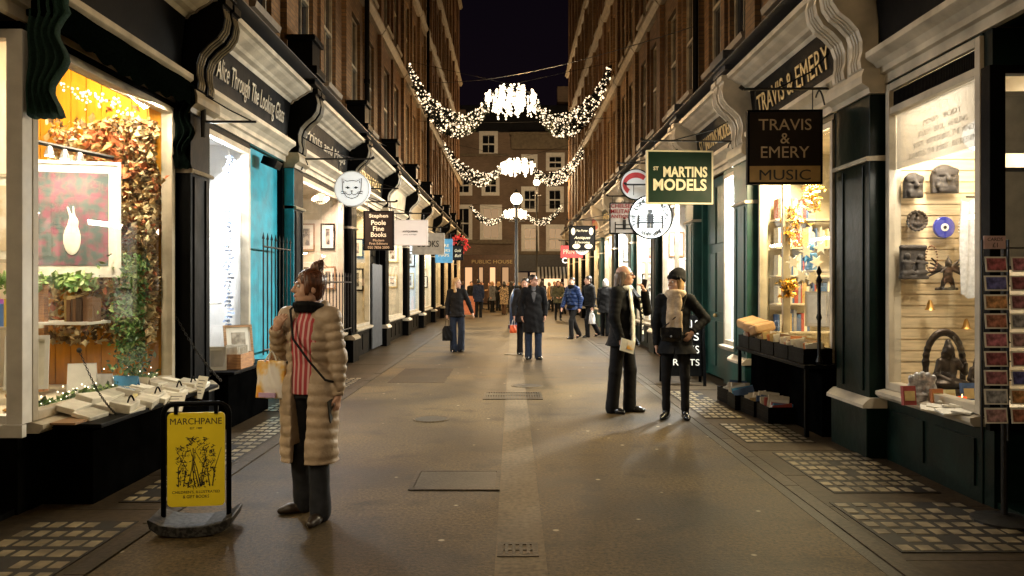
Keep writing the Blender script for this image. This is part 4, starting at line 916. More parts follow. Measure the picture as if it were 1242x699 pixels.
def framed_print(label, c, w, h, rz, fm, mm, pic, tilt=0., fw=.03, mw=.07):
    r = thing('framed_print', label, 'picture', c, rz); r.rotation_euler = (tilt, 0, rz); f = MB()
    f.box(-w / 2, w / 2, -.02, .0, -h / 2, -h / 2 + fw); f.box(-w / 2, w / 2, -.02, .0, h / 2 - fw, h / 2); f.box(-w / 2, -w / 2 + fw, -.02, 0, -h / 2 + fw, h / 2 - fw); f.box(w / 2 - fw, w / 2, -.02, 0, -h / 2 + fw, h / 2 - fw)
    f.build('frame', fm, r, local=True)
    MB().box(-w / 2 + fw, w / 2 - fw, -.010, -.002, -h / 2 + fw, h / 2 - fw).build('mount', mm, r, local=True)
    q = fw + mw; MB().box(-w / 2 + q, w / 2 - q, -.014, -.008, -h / 2 + q, h / 2 - q).build('print', pic, r, local=True); return r
def shelf(label, x0, x1, y0, y1, z, m, t=.025):
    return tag(MB().box(x0, x1, y0, y1, z - t, z).build('shelf', m, bevel=.003), label, 'shelf')

# ---- children's bookshop window (left, nearest)
LEAFC = [mat('dry_leaf_tan', (.42, .26, .09), .7), mat('dry_leaf_cream', (.62, .50, .28), .7), mat('dry_leaf_rust', (.36, .10, .03), .7), mat('dry_leaf_brown', (.16, .09, .035), .7), mat('ivy_leaf_green', (.07, .17, .025), .5), mat('ivy_leaf_pale', (.22, .32, .10), .5), mat('ivy_leaf_dark', (.02, .06, .012), .5)]
mb = MB()
def lf(r):
    x = -3.44 - (abs(r.gauss(0, .25)) if r.random() < .4 else r.uniform(0, 1.05)); z = r.uniform(1.0, 3.16); return (max(-4.5, x), 7.66 - abs(r.gauss(0, .07)) - .12 * max(0, math.sin(x * 9 + z * 7)), z)
scatter_leaves(mb, 5200, lf, .040, (0, 0, 1, 1, 1, 3, 3, 2))
def lf2(r): return (-3.85 + r.gauss(0, .15), 7.5 - abs(r.gauss(0, .06)), 2.75 + r.gauss(0, .2))
scatter_leaves(mb, 260, lf2, .045, (2, 2, 0))
tag(mb.build('dried_leaf_screen', LEAFC, fixn=False), 'screen of dried brown and cream leaves below the yellow boards', 'leaf display')
mb = MB(); scatter_leaves(mb, 1300, lambda r: (-3.47 - abs(r.gauss(0, .10)), 7.3 + r.gauss(0, .12), r.uniform(.66, 1.85)), .026, (4, 4, 5, 6))
tag(mb.build('ivy', LEAFC, fixn=False), 'green ivy climbing the right side of the bookshop window display', 'ivy')
mb = MB(); scatter_leaves(mb, 420, lambda r: (r.uniform(-4.75, -3.65), 6.85 + r.gauss(0, .05), 1.60 + r.gauss(0, .035)), .035, (4, 5, 5))
tag(mb.build('ivy', LEAFC, fixn=False), 'pale ivy strand trailing straight across below the big framed print', 'ivy')
mb = MB(); scatter_leaves(mb, 900, lambda r: (-3.42 - abs(r.gauss(0, .06)), r.uniform(5.55, 7.6), .64 + abs(r.gauss(0, .03))), .03, (4, 6, 5))
tag(mb.build('moss_edging', LEAFC, fixn=False), 'low green moss edging along the bookshop window sill', 'moss', kind='stuff')
bl = MB()
for i in range(70): t = rnd.random(); c = px(75 + 90 * t + rnd.gauss(0, 4), 108 + 30 * t + rnd.gauss(0, 5), 7.45); bl.ball(c, rnd.uniform(.008, .018), 6, 4)
tag(bl.build('blossom_string', M['bone'], smooth='all', fixn=False), 'string of tiny white blossoms across the yellow boards', 'garland')
pinkpic = pattern('pink_and_teal_print', 'noise', (.10, .15, .155), (.26, .10, .15), ws=13, edge=(.40, .60), c3=(.17, .14, .15), rough=.5, dirt=.5, ns=6, bumpd=0)
c0 = px(88, 266, 7.0); fp_ = framed_print('big white framed pink and teal print with a pale animal shape', c0, .80, 1.04, R(14), M['white'], mat('mount_card', (.80, .76, .68), .7), pinkpic, 0, .03, .075)
s3 = SDF((-.14, -.05, -.36), (.14, .03, .14), .008)
s3.ell((0, -.015, -.18), (.075, .012, .15), k=.01); s3.ell((.01, -.015, -.03), (.045, .012, .06), k=.01); s3.cap((-.005, -.015, .0), (-.035, -.015, .10), .014, .010, .01); s3.cap((.015, -.015, .01), (.01, -.015, .11), .013, .008, .01)
s3.build('pale_figure', M['bone'], fp_)
rail = thing('spotlight_rail', 'dark spotlight rail with small lit lamps across the bookshop window', 'lamp rail', px(84, 180, 6.6)); a_, b_ = px(24, 168, 6.5), px(138, 192, 6.9); MB().tube([a_, b_], .02, 8).build('rail', M['iron'], rail)
for t in (.12, .30, .46, .62):
    c = Vector(a_).lerp(Vector(b_), t) + Vector((.02, -.03, -.07)); lm = MB().lathe([(.018, .05), (.035, .0), (.04, -.03)], c, 12).build('lamp', M['steel'], rail, smooth=True)
    MB().lathe([(.036, -.033), (.001, -.034)], c, 12).build('lens', emis('halogen_glow', (1, .88, .66), 30, False), lm)
    spot('spot_light', c - Vector((0, 0, .05)), (-.2, .75, -1.0), 9, (1, .82, .55), 95, .7, .03, lm)
shelf('white display shelf low in the bookshop window', -4.5, -3.72, 6.85, 7.25, px(0, 390, 7)[2], M['white'])
book_row(-3.98, -3.74, 7.02, px(0, 390, 7)[2], .19, .23, .15, 'small brown leather book on the white shelf in the ivy window', 'old books on the window shelf', cols=[COLS[9], COLS[5], COLS[3]])
tag(MB().box(-4.2, -4.13, 6.9, 6.97, .62, 1.60).build('wooden_post', M['crate'], bevel=.004), 'reddish wooden post in the bookshop window', 'post')
s3 = SDF((-.1, -.1, 0), (.1, .1, .32), .008); s3.loft([(0, 0, 0, .07, .07), (.02, 0, 0, .07, .07), (.05, 0, 0, .03, .03), (.12, 0, 0, .05, .04), (.2, 0, 0, .035, .03)]); s3.ell((0, 0, .25), (.035, .04, .045)); s3.cap((-.05, 0, .17), (-.07, -.04, .08), .014)
o_ = s3.build('figurine', COLS[5]); o_.location = (-4.02, 6.95, px(0, 390, 7)[2] + .002) if False else (-4.35, 7.0, px(0, 390, 7)[2]); tag(o_, 'small dark figurine left of the brown books on the white shelf', 'figurine')
for i, (u, v, y, w, h, m, lb, rz) in enumerate([(98, 452, 6.6, .22, .30, 'white', 'tall folded white card standing left in the bookshop display', .3), (120, 447, 6.7, .18, .2, 'signgrey', 'grey picture card standing in the bookshop display', .1), (146, 440, 6.8, .26, .17, 'signblue', 'pale blue boxed card under the ivy in the bookshop display', -.1), (165, 436, 6.95, .18, .14, 'cream', 'small cream card by the ivy in the bookshop display', -.2)]):
    c = px(u, v, y); mb = MB(); mb.prism([(0, 0), (.008, 0), (.06, h), (.052, h)], lambda a, b, d: (d, a, b), -w / 2, w / 2); mb.prism([(.11, 0), (.118, 0), (.058, h), (.05, h)], lambda a, b, d: (d, a, b), -w / 2, w / 2)
    o = mb.build('display_card', M[m]); o.location = (c[0], c[1], .60); o.rotation_euler = (0, 0, rz); tag(o, lb, 'card')
fb = thing('fairy_light_string', 'string of tiny white lights among the greenery on the bookshop window sill', 'fairy lights', (-3.45, 6.5, .66)); mb = MB()
for i in range(60): mb.ball((-3.43 - abs(rnd.gauss(0, .10)), rnd.uniform(5.6, 7.6), .67 + abs(rnd.gauss(0, .06))), .006, 6, 4)
o_ = mb.build('bulb', emis('sill_fairy_glow', (1, .86, .62), 6, False), fb, smooth='all', fixn=False); o_['kind'] = 'stuff'; MB().tube([(-3.45 + .02 * math.sin(i), 5.6 + i * .1, .665) for i in range(21)], .003, 4).build('wire', M['iron'], fb)
# picture frames and bright books seen through the return pane
framed_print('white framed picture leaning in the left corner of the bookshop window', px(33, 440, 6.1), .30, .42, R(20), M['white'], M['paper'], pattern('brown_picture', 'noise', (.2, .12, .06), (.5, .4, .26), ws=8, rough=.6, bumpd=0), R(-8))
framed_print('cream mounted picture hung behind the white post of the bookshop', px(2, 265, 6.6), .44, .75, R(8), M['cream'], M['paper'], pattern('pale_picture', 'noise', (.6, .5, .35), (.75, .7, .6), ws=5, rough=.6, bumpd=0))
z_ = px(0, 396, 6.4)[2]; shelf('cream shelf of bright books in the far left corner of the window', -4.75, -3.95, 6.3, 6.6, z_, M['cream'])
book_row(-4.28, -4.0, 6.42, z_, .18, .25, .16, 'bright coloured book on the corner shelf of the bookshop window', 'bright books in the corner window', cols=[mat('bright_red', (.6, .05, .05), .5), mat('bright_blue', (.08, .2, .55), .5), mat('bright_yellow', (.7, .5, .08), .5), mat('bright_purple', (.25, .08, .4), .5), mat('bright_teal', (.1, .4, .4), .5)])
s3 = SDF((-.1, -.1, 0), (.1, .1, .3), .008); s3.loft([(0, 0, 0, .055, .055), (.015, 0, 0, .055, .055), (.03, 0, 0, .02, .02), (.08, 0, 0, .015, .015), (.11, 0, 0, .035, .035), (.13, 0, 0, .04, .04)], .008); o_ = s3.build('brass_stand', mat('brass', (.5, .28, .08), .3, .8)); o_.location = (px(13, 470, 6.0)[0], 6.0, .60); tag(o_, 'little brass stand on the window floor left of the white post', 'ornament')

# black awning cloth and hanging drape
aw = thing('window_awning', 'black cloth awning with dark green wavy edged drape over the bookshop window', 'awning', (-3.2, 6.5, 3.5)); P = lambda a, b, d: (-XW + a, d, b)
cloth = pattern('black_green_awning_cloth', 'noise', (.0012, .0022, .0018), (.003, .0055, .0045), ws=60, rough=.9, spec=0, bumpd=.002)
dgreen = pattern('dark_green_drape_cloth', 'noise', (.010, .045, .036), (.02, .075, .058), ws=90, rough=.85, bumpd=.002)
n = 40; vs = []; fs = []
for i in range(n + 1):
    y = 5.33 + (7.74 - 5.33) * i / n; e = (i / n); sag = .10 * math.sin(math.pi * e) + .03 * math.sin(e * 26); top = 3.66
    prof = [(.03, top), (.10, top - .02), (.22, top - .12 - .2 * sag), (.235, 3.28 + .10 * (1 - math.sin(math.pi * e)) - .05 * abs(math.sin(e * math.pi * 9))), (.20, 3.30 + .1 * (1 - math.sin(math.pi * e))), (.06, 3.40)]
    vs += [P(a, b, y) for a, b in prof]
    if i < n: fs += [(i * 6 + j, i * 6 + (j + 1) % 6, (i + 1) * 6 + (j + 1) % 6, (i + 1) * 6 + j) for j in range(6)]
fs += [tuple(range(6)), tuple(range(n * 6, n * 6 + 6))]
MB().add(vs, fs).build('canopy', cloth, aw, smooth=True)
def drape(yc, xa, xb, z0, z1, nm, m, k=5, wave=.05, dirn=1):
    vs = []; fs = []; nu, nv = 60, 16
    for j in range(nv + 1):
        t = j / nv; z = z1 + (z0 - z1) * t; wid = 1 - .22 * t
        for i in range(nu + 1):
            s_ = i / nu; amp = .028 + .025 * t; x = xa + (xb - xa) * s_ * wid + (.045 * math.sin(t * 14) * s_ * (t > .15)); vs.append((x, yc + amp * math.sin(s_ * k * 2 * math.pi) - .03 * s_, z - .02 * math.cos(s_ * k * 2 * math.pi) * t))
    N_ = len(vs); vs += [(a, b + .012, c) for a, b, c in vs]
    for j in range(nv):
        for i in range(nu):
            a = j * (nu + 1) + i; q = (a, a + 1, a + nu + 2, a + nu + 1); fs += [q, tuple(N_ + p for p in q[::-1])]
    for j in range(nv):
        for a in (j * (nu + 1), j * (nu + 1) + nu): fs.append((a, a + nu + 1, N_ + a + nu + 1, N_ + a))
    for i in range(nu):
        for a in (i, nv * (nu + 1) + i): fs.append((a, a + 1, N_ + a + 1, N_ + a))
    return MB().add(vs, fs).build(nm, m, aw, smooth=True)
drape(5.36, -3.335, -3.02, 2.72, 3.58, 'drape', dgreen, 5)
drape(7.70, -3.42, -3.12, 2.72, 3.50, 'end_fold', cloth, 4)

# stall shelf under that window with plastic wrapped books
sb = thing('stall_shelf', 'black fold down shelf under the bookshop window laid with wrapped books', 'stall', (-3.12, 6.6, 0))
MB().box(-3.34, -2.90, 5.52, 7.72, .555, .585).build('shelf_top', M['black'], sb, bevel=.004); MB().box(-3.33, -3.06, 5.48, 5.80, .586, .60).build('edge_board', M['wood'], sb)
MB().box(-3.33, -2.98, 5.56, 7.68, .006, .55).build('cabinet', M['matt'], sb)
wrap = mat('plastic_wrapped_cover', (.72, .69, .60), .18, nz=(7, .25), bump=(18, .35), coat=.6)
for i in range(7):
    for j, x in enumerate((-3.26, -3.10, -2.98)):
        if j == 2 and i in (0,): continue
        y = 5.78 + i * .28 + rnd.uniform(-.03, .03); h = rnd.uniform(.03, .075)
        mb = MB(); mb.obox((x + rnd.uniform(-.01, .01), y, .588 + h / 2 + (.05 if j == 0 else .012 * (2 - j))), (.15, .22, h), (R(rnd.uniform(-6, 6)), R(14), R(rnd.uniform(-12, 12))))
        tag(mb.build('wrapped_book', wrap if rnd.random() < .75 else M['paper'], bevel=.006), 'pale plastic wrapped book lying on the black shelf under the bookshop window', 'book', 'wrapped books on the stall shelf')
for i, (y, x) in enumerate(((6.05, -2.96), (6.55, -2.98), (6.95, -2.97), (7.3, -2.99))):
    bx_ = thing('book_case', f'pale wrapped case with a curved black handle on the stall shelf, {("nearest", "second nearest", "third nearest", "farthest")[i]} of four', 'case', (x - .04, y, .6), 0, 'handled cases on the stall shelf')
    MB().obox((x - .04, y, .635), (.16, .20, .075), (R(4), R(12), R(6))).build('case', wrap, bx_, bevel=.008)
    MB().tube([(x + .01, y - .05 + .1 * k / 8, .665 + .045 * math.sin(math.pi * k / 8)) for k in range(9)], .007, 6).build('handle', M['black'], bx_)
for lb, c, rot, m in (('white price card tilted at the far end of the stall shelf', px(243, 470, 7.2), (R(-20), 0, R(-35)), M['paper']), ('yellowish price card on the front of the wrapped books', px(172, 488, 6.4), (R(-55), 0, R(20)), mat('yellow_card', (.72, .64, .30), .6)), ('white price card hanging over the front of the wrapped books', px(212, 488, 6.6), (R(-50), 0, R(10)), M['paper'])):
    mb = MB().obox((0, 0, 0), (.15, .004, .21)); mb.cur = 1
    for k in range(5): mb.box(-.05, .05 - .02 * (k % 2), -.0032, -.0026, .06 - k * .03, .066 - k * .03)
    o = mb.build('price_card', [m, M['ink']]); o.location = c; o.rotation_euler = rot; tag(o, lb, 'card')
def chain(label, a, b, n=34):
    a, b = Vector(a), Vector(b); r = thing('chain', label, 'chain', a); mb = MB(); L = (b - a).length / n
    for i in range(n):
        c = a.lerp(b, (i + .5) / n) - Vector((0, 0, .06 * math.sin(math.pi * (i + .5) / n))); d = (b - a).normalized(); s_ = d.orthogonal().normalized(); s2 = d.cross(s_); w = s_ if i % 2 else s2
        mb.tube([c + d * L * .75 * math.cos(q * math.pi / 4) + w * L * .38 * math.sin(q * math.pi / 4) for q in range(9)], L * .14, 5)
    mb.build('links', M['iron'], r, fixn=False)
    MB().ball(a, .02, 8, 6).build('hook', M['iron'], r)
chain('iron chain holding up the near end of the stall shelf', px(96, 425, 5.9), px(141, 503, 5.75))
chain('iron chain from the dark pilaster to the far end of the stall shelf', px(209, 376, 7.78), px(268, 462, 7.75))

# ---- looking glass shop
fl = thing('paper_flower_string', 'string of blue white paper flowers hanging in the white shop window', 'garland', (-3.48, 9.6, 3.2)); mb = MB()
for i in range(46):
    z = 3.15 - i * .048; c = Vector((-3.48 + .03 * math.sin(i * 1.3), 9.6 + .02 * math.cos(i), z))
    for k in range(5):
        q = k * 1.257 + i; d = Vector((math.cos(q), math.sin(q), -.5)).normalized() * .055; s_ = d.orthogonal().normalized() * .026; mb.add([c, c + d * .6 + s_, c + d, c + d * .6 - s_], [(0, 1, 2, 3)])
mb.build('flowers', mat('blue_white_paper', (.30, .38, .55), .6), fl, fixn=False); MB().tube([(-3.48, 9.6, 3.25), (-3.48, 9.6, .95)], .004, 4).build('string', M['paper'], fl)
tb = thing('card_shelf', 'small black shelf below the white shop window', 'stall', (-3.2, 9.1, 0)); MB().box(-3.33, -2.98, 8.38, 9.86, .60, .63).build('shelf_top', M['black'], tb, bevel=.004); MB().box(-3.32, -3.06, 8.42, 9.8, .006, .599).build('cabinet', M['matt'], tb)
def crate(label, x, y, z, w, d, h, m, rz=0, group=None):
    r = thing('crate', label, 'crate', (x, y, z), rz, group); t = .012
    for a in ((-w / 2, w / 2, -d / 2, -d / 2 + t), (-w / 2, w / 2, d / 2 - t, d / 2), (-w / 2, -w / 2 + t, -d / 2 + t, d / 2 - t), (w / 2 - t, w / 2, -d / 2 + t, d / 2 - t)):
        mb = MB(); k = 3
        for i in range(k): mb.box(*a, h * i / k + .004, h * (i + 1) / k - .004)
        mb.box(a[0] + .003, a[1] - .003, a[2] + .003, a[3] - .003, .002, h - .008); mb.build('side', m, r, local=True, fixn=True)
    MB().box(-w / 2 + t, w / 2 - t, -d / 2 + t, d / 2 - t, .0, .01).build('base', m, r, local=True); return r
crate('orange wooden crate full of greeting cards below the white shop window', -3.13, 8.85, .63, .26, .42, .17, M['crate'])
for i in range(9): book(-3.13 + rnd.uniform(-.02, .02), 8.69 + i * .04, .65, .006, rnd.uniform(.17, .24), .2, rnd.uniform(-.25, .1), 0, R(90), M['paper'], 'white greeting card standing in the orange wooden crate', 'cards in the orange crate')
framed_print('brown framed landscape print leaning under the white shop window', (-3.24, 9.25, .86), .34, .46, R(40), M['wood'], M['paper'], pattern('sepia_print', 'noise', (.25, .22, .17), (.5, .46, .38), ws=7, rough=.6, bumpd=0), R(-12), .028, .06)
framed_print('small pale print leaning just left of the orange crate', (-3.22, 8.52, .76), .2, .26, R(20), M['paper'], M['white'], M['signgrey'], R(-14), .012, .03)
shelf('white shelf inside the white lit shop window', -4.35, -3.6, 8.6, 9.7, 1.35, M['white'])
book_row(8.7, 9.5, -3.8, 1.35, .16, .26, .16, 'small book on the white shelf in the looking glass shop', 'books in the looking glass shop', axis='y')
framed_print('dark framed picture hung inside the white lit shop', (-4.36, 9.0, 2.2), .5, .6, R(90), M['black'], M['paper'], M['signblue'])
def iron_gate(label, x, y0, y1, z0, z1, n=6):
    r = thing('iron_gate', label, 'gate', (x, (y0 + y1) / 2, z0)); mb = MB()
    for z in (z0 + .06, z1 - .14): mb.tube([(x, y0, z), (x, y1, z)], .013, 6)
    mb.build('rail', M['iron'], r)
    for i in range(n):
        y = y0 + (y1 - y0) * i / (n - 1); o = MB().tube([(x, y, z0), (x, y, z1 - .05), (x, y, z1 - .04), (x, y, z1 + .04)], [.010, .010, .02, .002], 6).build('bar', M['iron'], r)
    return r
iron_gate('tall spiked iron gate in front of the turquoise wall', -3.21, 10.08, 11.3, .66, 2.2, 8)
iron_gate('low spiked iron rail in front of the rosy window', -3.16, 12.5, 15.3, .66, 1.75, 12)
fl_ = thing('flood_lamp', 'small black flood lamp fixed high on the turquoise wall', 'lamp', px(325, 198, 10.5)); c = px(325, 198, 10.5); MB().obox((c[0] + .05, c[1], c[2]), (.2, .26, .11), (0, R(22), 0)).build('housing', M['black'], fl_, bevel=.01); MB().tube([(-3.31, c[1], c[2] + .02), (c[0], c[1], c[2])], .02).build('bracket', M['iron'], fl_)
mb = MB()
for i in range(15): mb.tube([(-3.30, 18.34 + i * .088, .06), (-3.30, 18.34 + i * .088, 2.05)], .034, 8)
mb.build('fluted_screen', M['lead'], L3)

# generic small goods in the deeper windows
def stock(side, ya, yb, seed, tone):
    rr = random.Random(seed); X = lambda d: side * (XW - d)
    where = 'left' if side < 0 else 'right'
    for k, z in enumerate((1.15, 1.7)):
        shelf(f'{("lower", "upper")[k]} shelf in the {tone} window', X(-.95), X(-.62), ya + .1, yb - .1, z, M['white'] if k else M['wood'])
        n = 0; y = ya + .16
        while y < yb - .2 and n < 6:
            t = rr.uniform(.03, .07); o = book(X(-.78), y, z, t, rr.uniform(.2, .32), .2, 0, 0, R(90), None, f'upright book on a shelf in the {tone} window', f'books in the {tone} window'); y += t + rr.uniform(.003, .12); n += 1
    for i in range(2):
        framed_print(f'framed print propped {("near", "far")[i]} on the window floor of the {tone} window', (X(-.3), ya + (yb - ya) * (.3 + .4 * i), .86), .34, .42, R(-90 if side > 0 else 90) + rr.uniform(-.2, .2), rr.choice([M['gold'], M['black'], M['wood']]), M['paper'], rr.choice([M['signblue'], M['signgrey'], COLS[3], COLS[8]]), R(-8))
stock(-1, 12.4, 15.3, 3, 'rosy'); stock(1, 14.9, 17.3, 4, 'white lit medal shop'); stock(-1, 16.5, 18.1, 5, 'fine books'); stock(-1, 20.8, 23.5, 6, 'pale fronted shop')

def end_prints(side, yb, tone, seed):
    rr = random.Random(seed)
    for i, row in enumerate(('upper', 'lower')):
        for j, cl in enumerate(('by the glass', 'at the back')):
            framed_print(f'{row} print {cl}, end wall of the {tone} window', (side * (XW + .26 + .42 * j), yb - .03, 2.45 - .75 * i + rr.uniform(-.06, .06)), rr.uniform(.28, .36), rr.uniform(.38, .56), 0, rr.choice([M['gold'], M['black'], M['wood'], M['white']]), M['paper'], pattern(f'print_tone_{rr.randint(0, 5)}', 'noise', rr.choice([(.08, .07, .06), (.1, .12, .16), (.16, .1, .06)]), rr.choice([(.4, .36, .28), (.5, .42, .34), (.3, .34, .36)]), ws=9, rough=.5, bumpd=0))
for sd, yb, tn in ((-1, 15.4, 'rosy'), (-1, 18.2, 'fine books'), (-1, 23.6, 'pale fronted shop'), (-1, 27.7, 'cold blue'), (-1, 31.8, 'sixth left'), (1, 17.4, 'white lit medal shop'), (1, 21.0, 'militaria shop'), (1, 24.6, 'cold white'), (1, 28.3, 'green shopfront'), (1, 32.0, 'red sign shop')): end_prints(sd, yb, tn, int(yb))
stock(1, 18.6, 20.9, 7, 'militaria shop'); stock(1, 22.2, 24.5, 8, 'cold white'); stock(-1, 24.9, 27.6, 9, 'cold blue')

# ---- music shop (right)
ZT = (.95, 1.32, 1.69, 2.06, 2.43)
for k, z in enumerate(ZT):
    shelf(f'white end shelf {("lowest", "second from the bottom", "middle", "second from the top", "topmost")[k]} in the music shop window', 3.46, 4.34, 10.28, 10.56, z, M['cream'])
    book_row(3.5, 4.3 if k % 2 else 3.9, 10.42, z, .18, .29, .18, 'upright book on the white shelves of the bright music shop window', 'books on the music shop shelves', cols=[COLS[8], COLS[4], COLS[3], COLS[0], COLS[7], COLS[1]])
tins = mat('gold_tinsel', (.75, .45, .08), .25, .8, nz=(30, .3))
for lb, c, hh in (('gold tinsel bunch hanging highest in the music shop window', px(985, 240, 9.3), .34), ('long gold tinsel tree left in the music shop window', px(964, 275, 9.6), .5), ('small gold tinsel sprig low in the music shop window', px(957, 350, 9.6), .22)):
    mb = MB(); scatter_leaves(mb, 150, lambda r: (c[0] + r.gauss(0, .05), c[1] + r.gauss(0, .05), c[2] + r.uniform(-hh, hh) * .5), .035); tag(mb.build('tinsel', tins, fixn=False), lb, 'tinsel')
def star(c, r, lb, m='bone'):
    mb = MB(); pts = [((r if i % 2 == 0 else r * .45) * math.cos(i * math.pi / 6), (r if i % 2 == 0 else r * .45) * math.sin(i * math.pi / 6)) for i in range(12)]; mb.prism(pts, lambda a, b, d: (c[0] + a, c[1] + d, c[2] + b), -.01, .01)
    return tag(mb.build('star', M[m]), lb, 'star', 'white paper stars in the music shop')
for u, v in ((962, 318), (978, 305), (990, 318), (972, 335), (985, 338), (995, 300)): star(px(u, v, 9.0), .085, 'white paper star in the bright music shop window')
s3 = SDF((-.1, -.1, 0), (.1, .1, .4), .01); s3.loft([(0, 0, 0, .07, .06), (.1, 0, 0, .05, .045), (.2, 0, 0, .06, .05)]); s3.ell((0, 0, .27), (.04, .04, .05)); s3.cap((-.05, 0, .18), (-.08, -.02, .1), .015); s3.cap((.05, 0, .18), (.08, -.02, .1), .015)
o_ = s3.build('figurine', M['blue']); o_.location = px(984, 328, 9.1); tag(o_, 'small blue figurine among white stars in the music shop', 'figurine')
shelf('cream shelf for the blue figurine in the music shop', 3.42, 3.78, 8.9, 9.3, px(984, 328, 9.1)[2], M['cream'])
framed_print('cream notice card low in the music shop window', px(992, 375, 8.9), .3, .4, R(-50), M['cream'], M['paper'], M['bone'], 0, .01, .03)
st = thing('book_stand', 'black stand holding crates of books outside the music shop', 'stall', (3.17, 9.2, 0))
MB().box(2.96, 3.34, 7.95, 10.42, .71, .75).build('stand_top', M['black'], st, bevel=.004); MB().box(3.16, 3.34, 8.0, 10.38, .006, .705).build('back_panel', M['matt'], st)
for x in (3.0,):
    for y in (8.0, 10.36): MB().box(x - .02, x + .02, y - .02, y + .02, .006, .705).build('leg', M['black'], st)
for i in range(5):
    y = 8.25 + i * .47; crate(f'black crate of books on the stand, {("nearest", "second", "middle", "fourth", "farthest")[i]} of five from the near end', 3.13, y, .752, .30, .43, .16, M['black'], 0, 'black book crates on the stand')
    book_row(y - .19, y + .19, 3.13, .765, .17, .24, .17, 'worn book standing in a black crate on the stand outside the music shop', 'books in crates on the stand', axis='y', lean=.2, cols=[COLS[8], COLS[4], COLS[3], COLS[9], COLS[6], M['paper']])
for i in range(3):
    mb = MB().obox((3.1, 9.75 + i * .22, 1.02 + .02 * i), (.26, .30, .12), (R(10 * (i - 1)), R(-12), R(8 * i))); tag(mb.build('kraft_parcel', mat('kraft_paper', (.42, .26, .12), .7, bump=(9, .5)), bevel=.03), f'brown kraft paper parcel lying on the crates, {("nearest", "middle", "farthest")[i]} of three', 'parcel')
po = thing('iron_post', 'turned black iron post at the near end of the book stand', 'post', (3.12, 7.98, .75)); MB().lathe([(.02, .75), (.035, .78), (.018, .84), (.018, 1.2), (.03, 1.23), (.018, 1.27), (.018, 1.58), (.032, 1.61), (.012, 1.66), (.028, 1.7), (.003, 1.76)], (3.12, 7.98, 0), 12).build('shaft', M['iron'], po, smooth=True)
for i, (x, y, rz) in enumerate(((2.95, 10.35, .1), (2.93, 9.86, -.05), (2.98, 9.38, .08), (3.02, 8.92, 0))):
    crate(f'black crate of paperbacks on the pavement, {("farthest", "third", "second", "nearest")[i]} of four from the near end', x, y, .014, .36, .42, .19, M['black'], rz, 'black book crates on the pavement')
    for k in range(10):
        book(x + rnd.uniform(-.02, .02), y - .17 + k * .036, .032, rnd.uniform(.012, .03), rnd.uniform(.15, .27), rnd.uniform(.2, .28), rnd.uniform(-.3, .25), rnd.uniform(-.06, .06), R(90) + rz + rnd.uniform(-.08, .08), rnd.choice([COLS[8], COLS[4], COLS[3], COLS[0], COLS[1], M['paper'], M['paper'], M['signblue']]), 'worn paperback standing in a black crate on the pavement', 'paperbacks in crates on the pavement')

# ---- statue window (nearest right)
SY = 6.86
bronze = mat('dark_bronze', (.045, .032, .022), .42, .6, nz=(20, .4), bump=(60, .3)); stonec = mat('carved_grey_stone', (.045, .036, .03), .7, nz=(20, .35), bump=(50, .4)); silver = mat('old_silver', (.42, .42, .44), .35, .7, nz=(30, .4), bump=(60, .4))
def carve(name, label, cat, c, s3, m): o = s3.build(name, m); o.location = c; return tag(o, label, cat)
def mask(w, h):
    s = SDF((-w, -.12, -h), (w, .06, h), .007); s.ell((0, 0, 0), (w * .85, .07, h * .9)); s.boxcut((-w * .8, -.03, -h * .9), (w * .8, .03, h * .2), add=True); s.ell((-w * .35, -.07, h * .1), (w * .2, .03, h * .07), cut=True, k=.02); s.ell((w * .35, -.07, h * .1), (w * .2, .03, h * .07), cut=True, k=.02)
    s.cap((0, -.06, h * .2), (0, -.085, -h * .1), .012, .022); s.cap((-w * .5, -.05, -h * .5), (w * .4, -.055, -h * .6), .02); s.cap((-w * .4, -.05, -h * .75), (w * .5, -.05, -h * .8), .018); s.cap((-w * .6, -.03, h * .45), (w * .6, -.03, h * .45), .025); s.boxcut((-w, .02, -h), (w, .2, h)); return s
carve('carved_mask', 'smaller dark carved mask on the slatted wall, left of the larger one', 'mask', px(1107, 225, SY), mask(.10, .125), stonec)
carve('carved_mask', 'larger dark carved mask on the slatted wall below the frosted film', 'mask', px(1145, 217, SY), mask(.145, .14), stonec)
s3 = SDF((-.11, -.05, -.11), (.11, .03, .11), .006); s3.cap((0, 0, 0), (0, -.012, 0), .0, k=0)
s3 = SDF((-.11, -.06, -.11), (.11, .03, .11), .006)
for i in range(18): q = i * math.pi / 9; s3.ell((.082 * math.cos(q), -.01, .082 * math.sin(q)), (.014, .014, .014), k=.008)
s3.ell((0, 0, 0), (.088, .016, .088), k=.01); s3.ell((0, -.02, -.03), (.045, .02, .022), k=.01); s3.ell((0, -.02, .005), (.026, .02, .035), k=.01); s3.ell((0, -.02, .05), (.016, .018, .018), k=.006)
carve('round_plaque', 'round dark carved plaque with a seated figure on the slatted wall', 'plaque', px(1112, 268, SY), s3, bronze)
dk = thing('blue_disc', 'dark blue disc with a white ringed centre on the slatted wall', 'ornament', px(1145, 276, SY)); c = px(1145, 276, SY)
MB().lathe([(.001, -.012), (.088, -.012), (.095, -.004), (.095, .01), (.001, .01)], c, 30, 'Y').build('disc', mat('cobalt_glass', (.03, .04, .30), .15, nz=False), dk); MB().lathe([(.001, -.016), (.034, -.016), (.034, -.01), (.001, -.01)], c, 20, 'Y').build('ring', M['bone'], dk); MB().lathe([(.001, -.02), (.015, -.02), (.015, -.013), (.001, -.013)], c, 14, 'Y').build('pupil', M['ink'], dk)
